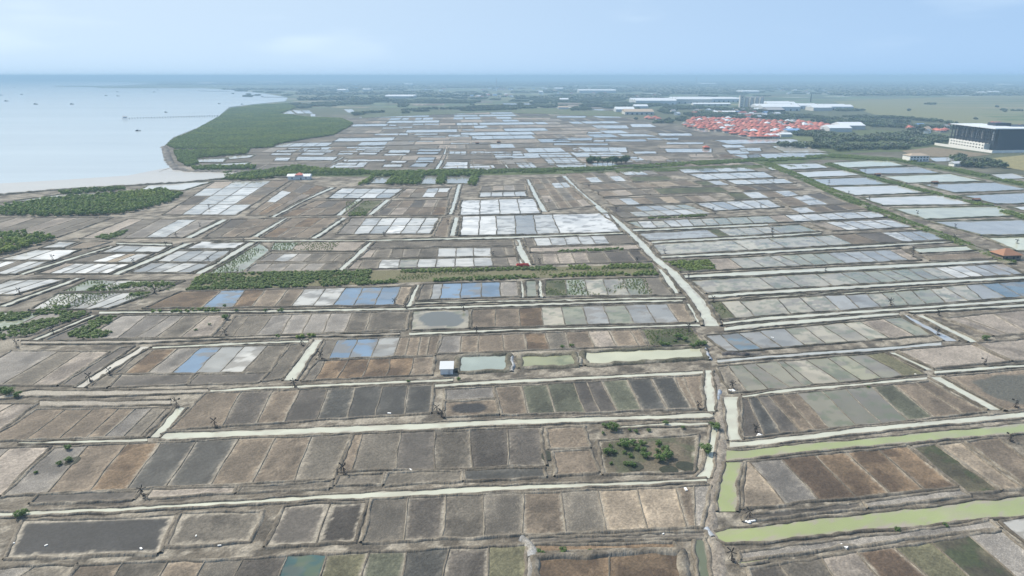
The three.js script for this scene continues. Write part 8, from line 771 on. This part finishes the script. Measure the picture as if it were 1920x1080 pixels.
// ------------------------------------------------------------------ windmills that pump the brine
function bladeGeometry() { const s = new THREE.Shape(); s.moveTo(-0.05, 0.12); s.lineTo(0.05, 0.12); s.lineTo(0.24, 0.45); s.lineTo(0.2, 1.45); s.lineTo(-0.1, 1.45); s.lineTo(-0.05, 0.45); s.closePath(); return new THREE.ExtrudeGeometry(s, { depth: 0.035, bevelEnabled: false }).rotateY(0.35); }
const bladeG = bladeGeometry();
const bar = (a, b, r) => { const A = V3(...a), B = V3(...b), d = B.clone().sub(A), g = new THREE.CylinderGeometry(r * 0.85, r, d.length(), 6); g.applyQuaternion(new THREE.Quaternion().setFromUnitVectors(V3(0, 1, 0), d.normalize())); g.translate(...A.add(B).multiplyScalar(0.5).toArray()); return g; };
const millParts = { post: bar([0, 0, 0], [0, 2.7, 0], 0.11), legA: bar([-0.7, 0, 0.5], [0, 1.9, 0], 0.06), legB: bar([0.7, 0, 0.5], [0, 1.9, 0], 0.06), legC: bar([0, 0, -0.85], [0, 1.9, 0], 0.06), axle: bar([0, 2.55, -0.75], [0, 2.55, 0.45], 0.06), hub: new THREE.CylinderGeometry(0.14, 0.14, 0.16, 10).rotateX(Math.PI / 2).translate(0, 2.55, 0.42), tail: new THREE.BoxGeometry(0.04, 0.6, 0.8).translate(0, 2.6, -1.05), pump: new THREE.BoxGeometry(0.9, 0.25, 1.2).translate(0.5, 0.2, 0.2), spill: bar([0.4, 0.35, 0.2], [1.9, 0.12, 0.7], 0.09) };
function windmill(n) {
  const t = new THREE.Group();
  mesh('post', millParts.post, M.wood, t); for (const k of ['legA', 'legB', 'legC']) mesh('leg', millParts[k], M.wood, t);
  mesh('axle', millParts.axle, M.wood, t); mesh('tail_vane', millParts.tail, M.sail, t); mesh('pump_box', millParts.pump, M.wood, t); mesh('spout', millParts.spill, M.plank, t);
  const rotor = mesh('rotor', millParts.hub, M.wood, t);
  for (let k = 0; k < n; k++) { const b = mesh('blade', bladeG, M.sail, rotor); b.position.set(0, 2.55, 0.5); b.rotation.z = k / n * Math.PI * 2 + 0.2 * n; }
  return t;
}
const mills = [windmill(4), windmill(5), windmill(6)];
const millText = ['four-bladed windmill on the bund above the long pale canal', 'dark windmill on the corner bund of the bottom-left pans', 'windmill with a pump box beside the bottom-left canal bank', 'windmill on the dry canal head beside stacked planks', 'windmill at the foot of the rust-orange pan', 'dark windmill above the long canal near the middle of the pans', 'thin windmill close behind the larger middle one', 'upright cross-shaped windmill at the end of the dark striped pans', 'windmill with white sacks in the corner of the dark blue-grey pans', 'tall windmill with white sacks at its foot by the green canal', 'windmill beside the grey earth dike at the bottom edge', 'windmill on the brown wet pan at the picture edge', 'cross-shaped windmill at the end of the light green canal', 'windmill with scrap at its foot where the pale green pans begin', 'windmill standing on the bund of the pinkish pond', 'windmill at the tip of the blue-grey pond'];
AT.mill.forEach(([x, z], i) => {
  const d = camDist(x, z), t = mills[[0, 0, 1, 2, 0, 1, 0, 0, 2, 0, 1, 1, 0, 2, 1, 2][i % 16]].clone();
  t.name = numbered('windmill'); t.position.set(x, 0.25, z); t.rotation.y = (hash(i, 3) - 0.5) * 1.5; t.scale.setScalar(0.78 + 0.2 * hash(i, 9));
  t.userData = { label: millText[i] ? `wooden ${millText[i]}`.replace('wooden dark', 'dark wooden').replace('wooden tall', 'tall wooden').replace('wooden thin', 'thin wooden') : d < 330 ? 'small windmill among those below the green hedge' : d < 520 ? 'tiny windmill among those just beyond the green hedge' : 'tiny windmill among those far up the pans', category: 'windmill', group: 'wind pumps on the pan bunds' };
  scene.add(t);
});
// ------------------------------------------------------------------ foam boxes and sacks left on the mud
{
  const g = new THREE.BoxGeometry(1.5, 0.35, 0.7);
  const where = ['on the path below the light green canal', 'at the corner of the olive pans', 'on a stick beside the dark striped pans', 'on the bund under the dark speckled pans', 'afloat in the blue-grey pond', 'on the bund of the pinkish pond', 'at the left end of the black mud pond', 'inside the black mud pond, left', 'inside the black mud pond, right corner', 'at the foot of the grey pond', 'in the middle of the grey pond', 'below the pale tan pans', 'at the top of the narrow brown pan'];
  AT.box.forEach(([x, z], i) => { const t = group('foam_box', x, 0.2, z, hash(i, 1) * 3, { label: `small white foam box ${where[i]}`, category: 'box', group: 'white boxes lying about' }); const b = mesh('body', g, M.foam, t), s = [1, 0.6, 0.7, 0.6, 0.7, 0.45, 0.45, 0.4, 0.5, 0.5, 0.35, 0.35, 0.8][i]; b.scale.setScalar(s); const l = mesh('lid', g, M.white, t); l.scale.set(s * 1.05, s * 0.3, s * 1.08); l.position.y = 0.2 * s; });
  const bag = new THREE.SphereGeometry(0.5, 10, 7).scale(1, 0.45, 0.7);
  for (const [k, n, text] of [[9, 7, 'by the green canal windmill'], [8, 4, 'by the windmill on the dark blue-grey pans'], [13, 5, 'by the windmill above the pale green pans']]) for (let i = 0; i < n; i++) { const [x, z] = AT.mill[k]; top('salt_sack', bag, M.foam, { label: `white salt sack ${text}`, category: 'sack', group: `sacks ${text}` }).position.set(x - 1.4 + 2.8 * hash(i, k), 0.25, z + 0.6 + 1.4 * hash(i + 9, k)); }
}
// ------------------------------------------------------------------ houses and sheds
const box = (w, h, d, y = 0) => new THREE.BoxGeometry(w, h, d).translate(0, y + h / 2, 0);
function hip(w, d, h, y, over = 0.7) { const a = w / 2 + over, b = d / 2 + over, r = Math.max(0.2, a - b); return geometryFlat([[-a, y, b], [a, y, b], [a, y, -b], [-a, y, -b], [-r, y + h, 0], [r, y + h, 0]], [[0, 1, 5, 4], [2, 3, 4, 5], [1, 2, 5], [3, 0, 4], [3, 2, 1, 0]]); }
function gable(w, d, h, y, over = 0.6) { const a = w / 2 + over, b = d / 2 + over; return geometryFlat([[-a, y, b], [a, y, b], [a, y, -b], [-a, y, -b], [-a, y + h, 0], [a, y + h, 0]], [[0, 1, 5, 4], [2, 3, 4, 5], [1, 2, 5], [3, 0, 4], [3, 2, 1, 0]]); }
function geometryFlat(v, faces) { const p = []; for (const f of faces) for (let k = 1; k + 1 < f.length; k++) p.push(...v[f[0]], ...v[f[k]], ...v[f[k + 1]]); const g = new THREE.BufferGeometry(); g.setAttribute('position', new THREE.Float32BufferAttribute(p, 3)); g.computeVertexNormals(); return g; }
AT.house.forEach(([x, z, w, d, k], i) => {
  const t = group('village_house', x, 0, z, (i % 3 === 0 ? Math.PI / 2 : 0) + 0.08 + (hash(i, 4) - 0.5) * 0.3, { label: k === 0 ? 'house with a red tiled hip roof in the village' : k === 1 ? 'house with a grey sheet roof among the red village roofs' : 'white-roofed house among the red village roofs', category: 'house', group: ['red-roofed houses of the village', 'grey-roofed houses of the village', 'white-roofed houses of the village'][k] });
  const h = 2.6 + 1.6 * hash(i, 8);
  mesh('wall', box(w, h, d), [M.tanroof, M.concrete, M.tanroof][i % 3], t);
  mesh('roof', hip(w, d, 2.8 + hash(i, 2), h, 1.5), k === 0 ? [M.tile, M.tile2, M.tile3, M.tile][i % 4] : k === 1 ? M.grey : M.paleroof, t);
  for (const s of [-0.25, 0.25]) { const q = mesh('window', box(1.2, 1.2, 0.08), M.glass, t); q.position.set(s * w, 1.1, d / 2 + 0.02); }
});
AT.far_house.forEach(([x, z, w, d, k], i) => {
  const t = group('distant_house', x, -0.3, z, hash(i, 4) * 1.2, { label: ['hazy red-roofed house far out on the plain', 'hazy white-roofed house far out on the plain', 'hazy grey-roofed house far out on the plain', 'hazy tan-roofed house far out on the plain', 'hazy blue-roofed house far out on the plain'][k], category: 'house', group: `${['red', 'white', 'grey', 'tan', 'blue'][k]} roofs far out on the plain` });
  mesh('wall', box(w, 5, d), M.white, t); mesh('roof', gable(w, d, 3.5, 5), [M.tile2, M.paleroof, M.grey, M.tanroof, M.blue][k], t);
});
const whText = ['pale-roofed', 'blue-white', 'dark-roofed', 'tan-roofed', 'blue-roofed'], whPlace = (z) => z > -1250 ? 'beside the red-roofed village' : z > -2700 ? 'in the factory estate' : 'far out on the hazy plain';
AT.warehouse.forEach(([x0, z0, x1, z1, dep, h, k], i) => {
  const w = Math.hypot(x1 - x0, z1 - z0), a = Math.atan2(-(z1 - z0), x1 - x0), size = w > 150 ? 'very long' : w > 90 ? 'long' : 'low';
  const t = group('warehouse', (x0 + x1) / 2, -0.3, (z0 + z1) / 2 - dep / 2, a, { label: `${size} ${whText[k]} warehouse ${whPlace(z0)}`, category: 'warehouse', group: `warehouses ${whPlace(z0)}` });
  mesh('wall', box(w, h, dep), k === 2 ? M.steel : i % 2 ? M.concrete : M.zinc, t);
  const bays = Math.max(1, Math.min(4, Math.round(dep / 45))), rf = [M.paleroof, M.paleroof, M.grey, M.tanroof, M.blue][k];
  for (let b = 0; b < bays; b++) mesh('roof', gable(w, dep / bays, Math.min(6, dep / bays * 0.12), h + 0.01, 0.4), rf, t).position.z = dep / 2 - (b + 0.5) * dep / bays;
  if (w > 60 && z0 > -3200) for (let c = 0; c < 6; c++) mesh('door', box(5, Math.min(5, h * 0.6), 0.2), M.steel, t).position.set(-w / 2 + (c + 0.5) * w / 6, 0, dep / 2 + 0.05);
});
const one = AT.one;
{ // white pump hut with a sheet roof
  const t = group('pump_hut', one.hut[0], 0.1, one.hut[1] - 2.6, 0.05, { label: 'small white hut with a pale sheet roof beside the grey pond', category: 'hut' });
  mesh('wall', box(4.4, 2.3, 4.8), M.white, t); mesh('door', box(0.9, 1.8, 0.08), M.zinc, t).position.set(0.9, 0, 2.43);
  const r = mesh('roof', box(5.0, 0.12, 5.8), M.zinc, t); r.position.y = 2.42; r.rotation.x = 0.1;
}
function cottage(name, at, w, d, h, wall, roof, label, turn = 0, style = hip, rise = 2.4) {
  const t = group(name, at[0], 0.05, at[1] - d / 2, turn, { label, category: 'building' });
  mesh('wall', box(w, h, d), wall, t); mesh('roof', style(w, d, rise, h, 0.8), roof, t); mesh('door', box(1.1, Math.min(2, h * 0.8), 0.1), M.wood, t).position.set(w * 0.1, 0, d / 2 + 0.03);
  for (const s of [-0.3, 0.33]) mesh('window', box(1.3, 1, 0.1), M.glass, t).position.set(s * w, Math.min(1.1, h * 0.4), d / 2 + 0.03);
  return t;
}
cottage('salt_shed', one.hut2, 22, 8, 3.4, M.white, M.paleroof, 'long white shed with a red middle roof by the mangroves', 0.03, gable, 2); { const t = scene.getObjectByName('salt_shed'); mesh('ridge_roof', hip(7, 7.4, 2.2, 4.6), M.tile, t); mesh('roof_wall', box(6.6, 1.6, 6.4, 3.2), M.white, t); }
cottage('red_hut', one.hut3, 6, 6, 3.2, M.rust, M.tile, 'small red hut with a tiled roof beside a tree clump', 0.1);
cottage('red_hut', one.hut4, 8, 7, 2.8, M.rust, M.tile, 'red-roofed hut alone on the far grey pans', 0.1);
{ const t = cottage('tiled_house', one.tilehouse, 11, 9, 2.9, M.plank, M.tanroof, 'brown tile-roofed house at the end of the grassy dike', 0.1, hip, 3.0); t.children.find((c) => c.name === 'roof').material = std({ color: rgb(0.27, 0.14, 0.085), roughness: 0.85 }); }
cottage('white_house', one.whitehouse, 25, 14, 7, M.white, M.tanroof, 'two-storey white house with a brown roof beside the fish ponds', 0.12);
{ const t = scene.getObjectByName('white_house'); for (let f = 0; f < 2; f++) for (let k = 0; k < 6; k++) mesh('window', box(2, 1.6, 0.1), M.glass, t).position.set(-10.4 + k * 4.15, 1 + f * 3.2, 7.04); }
cottage('cottage', one.cottage, 16, 9, 3.4, M.white, M.zinc, 'low white cottage under trees behind the fish ponds', 0.1, gable, 2);
for (const [k, text] of [['shed1', 'on the bund of the far right fish pond'], ['shed2', 'between the pale fish ponds'], ['shed3', 'on the bund between two right-hand fish ponds'], ['poleshed', 'by the far white salt pans'], ['shed5', 'among the far grey salt pans']]) { const t = group('pond_shed', one[k][0], 0.1, one[k][1], 0.2, { label: `small dark shed ${text}`, category: 'shed', group: 'dark sheds on bunds' }); mesh('wall', box(5, 2, 3.6), M.wood, t); mesh('roof', gable(5, 3.6, 1, 2, 0.5), M.rust, t); }
{ // tall dark feed mill: steel-clad upper floors over white office floors, pale flat roof, white yard wall
  const A = one.factA, B = one.factB, dep = Math.hypot(A[0] - B[0], A[1] - B[1]), w = 120, h = 30;
  const t = group('feed_mill', A[0], 0, A[1], Math.atan2(B[0] - A[0], B[1] - A[1]) + Math.PI, { label: 'tall black factory block with a pale roof and white lower floors', category: 'factory' });
  mesh('hall', box(w, h - 0.5, dep - 6), M.navy, t).position.set(w / 2 + 6, 0, -dep / 2);
  mesh('office_floor', box(9, 9, dep * 0.78), M.white, t).position.set(2.5, 0, -dep * 0.56);
  for (let f = 0; f < 2; f++) for (let k = 0; k < 12; k++) mesh('window', box(0.2, 1.6, 3.2), M.glass, t).position.set(-2.05, 1.6 + f * 4, -dep * 0.2 - k * dep * 0.063);
  for (let k = 0; k < 14; k++) mesh('column', box(1.1, 20.5, 1.1, 9), M.steel, t).position.set(-0.5, 0, -3 - k * (dep - 8) / 13.2);
  for (let k = 0; k < 4; k++) mesh('floor_beam', box(1, 0.7, dep - 6), M.steel, t).position.set(-0.4, 12 + k * 5, -dep / 2);
  for (let k = 0; k < 8; k++) mesh('duct', box(2.4, 12, 2.4, 14), k % 3 ? M.grey : M.zinc, t).position.set(3.2, 0, -10 - k * (dep - 20) / 7.3);
  mesh('roof', box(w + 10, 1.1, 34), M.paleroof, t).position.set(w / 2 + 2, h, -17); mesh('roof', box(46, 1.1, dep - 38), M.paleroof, t).position.set(20, h, -36 - (dep - 38) / 2 + 0.5);
  mesh('penthouse', box(22, 5, 18), M.navy, t).position.set(40, h, -60);
  const y = group('yard_wall', 0, 0, 0, 0, { label: 'long white boundary wall round the black factory block', category: 'wall' });
  const a = one.wallA, b = one.wallB, c = [b[0] + 160, b[1] - 22];
  for (const [p, q] of [[a, b], [b, c]]) { const n = 10; for (let k = 0; k < n; k++) { const L = Math.hypot(q[0] - p[0], q[1] - p[1]) / n, m = mesh('wall_panel', box(L - 0.3, 3.6, 0.3), M.white, y); m.position.set(p[0] + (q[0] - p[0]) * (k + 0.5) / n, 0, p[1] + (q[1] - p[1]) * (k + 0.5) / n); m.rotation.y = Math.atan2(-(q[1] - p[1]), q[0] - p[0]); } }
}
{ // row of concrete silos with a lift tower
  const s = one.silo0, e = one.silo1;
  for (let k = 0; k < 8; k++) { const t = group('grain_silo', s[0] + 14 + (e[0] - s[0] - 10) * k / 7, 0, s[1] - (k % 2) * 12, 0, { label: 'grey concrete grain silo in the row behind the village', category: 'silo', group: 'row of grain silos' }); mesh('barrel', new THREE.CylinderGeometry(5, 5, 34, 16).translate(0, 17, 0), M.concrete, t); mesh('cap', new THREE.ConeGeometry(5.2, 2.5, 16).translate(0, 35.2, 0), M.grey, t); }
  const t = group('lift_tower', s[0] - 2, 0, s[1], 0, { label: 'pale square tower at the end of the silo row', category: 'tower' }); mesh('shaft', box(12, 38, 12), M.concrete, t); mesh('cap', box(13, 2, 13, 38), M.grey, t); for (let k = 0; k < 5; k++) mesh('window', box(2.5, 3, 0.2), M.glass, t).position.set(0, 4 + k * 7, 6.05);
}
for (const [k, h, w, text] of [['tower1', 80, 7, 'thin lattice mast beyond the middle of the plain'], ['tower2', 90, 8, 'thin lattice mast above the woods behind the factory estate'], ['tower3', 107, 14, 'hazy mast on the far right skyline'], ['tower4', 96, 14, 'faint mast on the skyline left of the hazy one']]) {
  const [x, z] = one[k], t = group('lattice_mast', x, 0, z, 0.3, { label: text, category: 'mast' });
  for (const [a, b] of [[-1, -1], [1, -1], [1, 1], [-1, 1]]) mesh('leg', bar([a * w / 2, 0, b * w / 2], [a * 0.6, h, b * 0.6], 0.7), M.grey, t);
  for (let j = 1; j < 9; j++) { const s = w / 2 * (1 - j / 9) + 0.6 * j / 9; mesh('brace', box(2 * s, 0.8, 2 * s), M.grey, t).position.y = h * j / 9; }
}
{ const t = group('chimney', one.chimney[0], 0, one.chimney[1], 0, { label: 'dark chimney standing at the edge of the rice field', category: 'chimney' }); mesh('stack', new THREE.CylinderGeometry(1.6, 2.4, 30, 12).translate(0, 15, 0), M.steel, t); mesh('rim', new THREE.CylinderGeometry(2, 2, 1.5, 12).translate(0, 30, 0), M.grey, t); }
{ // trees beside the red hut
  const [x, z] = one.clump; for (let k = 0; k < 9; k++) { const s = 10 + 5 * hash(k, 6), t = group('shade_tree', x - 22 + k * 5.6, 0, z - 4 - 10 * hash(k, 2), k, { label: 'dark round shade tree in the clump by the red hut', category: 'tree', group: 'tree clump by the red hut' }); const c = mesh('crown', bushCrowns[k % 4], M.darkleaf, t); c.scale.set(s, s * 0.85, s); c.position.y = 0.5; mesh('trunk', limbs, M.wood, t).scale.setScalar(s); }
}
// ------------------------------------------------------------------ on the sea
function pier(a, b, text, w = 3) {
  const L = Math.hypot(b[0] - a[0], b[1] - a[1]), t = group('pier', (a[0] + b[0]) / 2, 0.3, (a[1] + b[1]) / 2, Math.atan2(-(b[1] - a[1]), b[0] - a[0]), { label: text, category: 'pier' });
  mesh('deck', box(L, 0.35, w, 2.6), M.plank, t); const n = Math.min(40, Math.round(L / 6));
  for (let k = 0; k < n; k++) for (const s of [-1, 1]) mesh('pile', box(0.5, 4.2, 0.5), M.wood, t).position.set(-L / 2 + (k + 0.5) * L / n, 0, s * w * 0.42);
  mesh('platform', box(12, 0.4, 10, 2.61), M.plank, t).position.x = -L / 2 - 6; mesh('shelter', box(8, 3, 6, 3.02), M.zinc, t).position.x = -L / 2 - 6; mesh('shelter_roof', gable(8, 6, 1.6, 6.03), M.grey, t).position.x = -L / 2 - 6;
}
pier(one.pier0, one.pier1, 'long wooden pier with a shelter, running out from the mangroves'); pier(one.pier2a, one.pier2b, 'short far pier in the mouth of the bay', 6); pier(one.pier3a, one.pier3b, 'hazy thin pier off the far headland', 8);
function hull(L, w, h) { const n = 10, pos = [], idx = []; for (let i = 0; i <= n; i++) { const u = i / n * 2 - 1, b = w / 2 * Math.sqrt(Math.max(0.02, 1 - u * u * u * u)), s = h * (0.7 + 0.5 * u * u); for (const [a, y] of [[-1, s], [-0.6, 0], [0.6, 0], [1, s]]) pos.push(u * L / 2, y, a * b); if (i) for (let k = 0; k < 3; k++) { const o = (i - 1) * 4 + k; idx.push(o, o + 4, o + 1, o + 1, o + 4, o + 5); } } return geometry(pos, idx); }
const hullG = hull(9, 2.2, 1.2), cabinG = box(2.6, 1.6, 1.6), mastG = bar([0, 0.4, 0], [0, 4, 0], 0.08), outG = bar([-3.2, 0.3, 0], [3.2, 0.3, 0], 0.14);
AT.boat.forEach(([x, z], i) => {
  const d = camDist(x, z), t = group('fishing_boat', x, 0.35, z, hash(i, 2) * 0.7 - 0.3, { label: i === 0 ? 'dark fishing boat below the long pier' : i === 11 ? 'small fishing boat above the long pier' : i === 12 || i === 13 ? 'small dark boat close to the mangrove point' : i < 5 ? 'small dark fishing boat out on the open bay' : 'tiny far fishing boat near the hazy headland', category: 'boat', group: 'fishing boats on the bay' });
  mesh('hull', hullG, M.wood, t); mesh('cabin', cabinG, M.sail, t).position.set(-1.2, 0.6, 0); mesh('mast', mastG, M.wood, t).position.x = 1.4; for (const s of [-1, 1]) mesh('outrigger', outG, M.wood, t).position.z = s * 2.2;
  t.scale.setScalar(d > 3000 ? 1.8 : i === 0 ? 1.1 : 1.1);
});
{ const [x, z] = one.redboat, t = group('red_raft', x, 0.2, z + 1, 0.1, { label: 'small red raft moored at the foot of the pale canal', category: 'raft' }); mesh('deck', box(7, 0.6, 2.6), M.red, t); mesh('rail', box(6.6, 0.5, 0.15, 0.6), M.red, t).position.z = -1.1; mesh('rail', box(6.6, 0.5, 0.15, 0.6), M.red, t).position.z = 1.1; }
{ // alike things of a short row are told apart by their order from the left
  const same = new Map(), nth = ['first', 'second', 'third', 'fourth', 'fifth', 'sixth', 'seventh', 'eighth', 'ninth', 'tenth', 'eleventh', 'twelfth', 'thirteenth', 'fourteenth', 'fifteenth', 'sixteenth', 'seventeenth', 'eighteenth', 'nineteenth', 'twentieth'];
  for (const o of scene.children) if (o.userData.label && o.userData.category && !o.userData.kind) same.set(o.userData.label, [...(same.get(o.userData.label) || []), o]);
  for (const [label, list] of same) if (list.length > 1 && list.length <= 40 && label.split(' ').length <= 13) { list.sort((a, b) => a.position.x / -a.position.z - b.position.x / -b.position.z); list.forEach((o, i) => { o.userData.label = `${label}, ${nth[i] ? `${nth[i]} from the left` : `${nth[list.length - 1 - i] || 'twentieth'} from the right`}`; }); }
}
renderer.render(scene, camera);
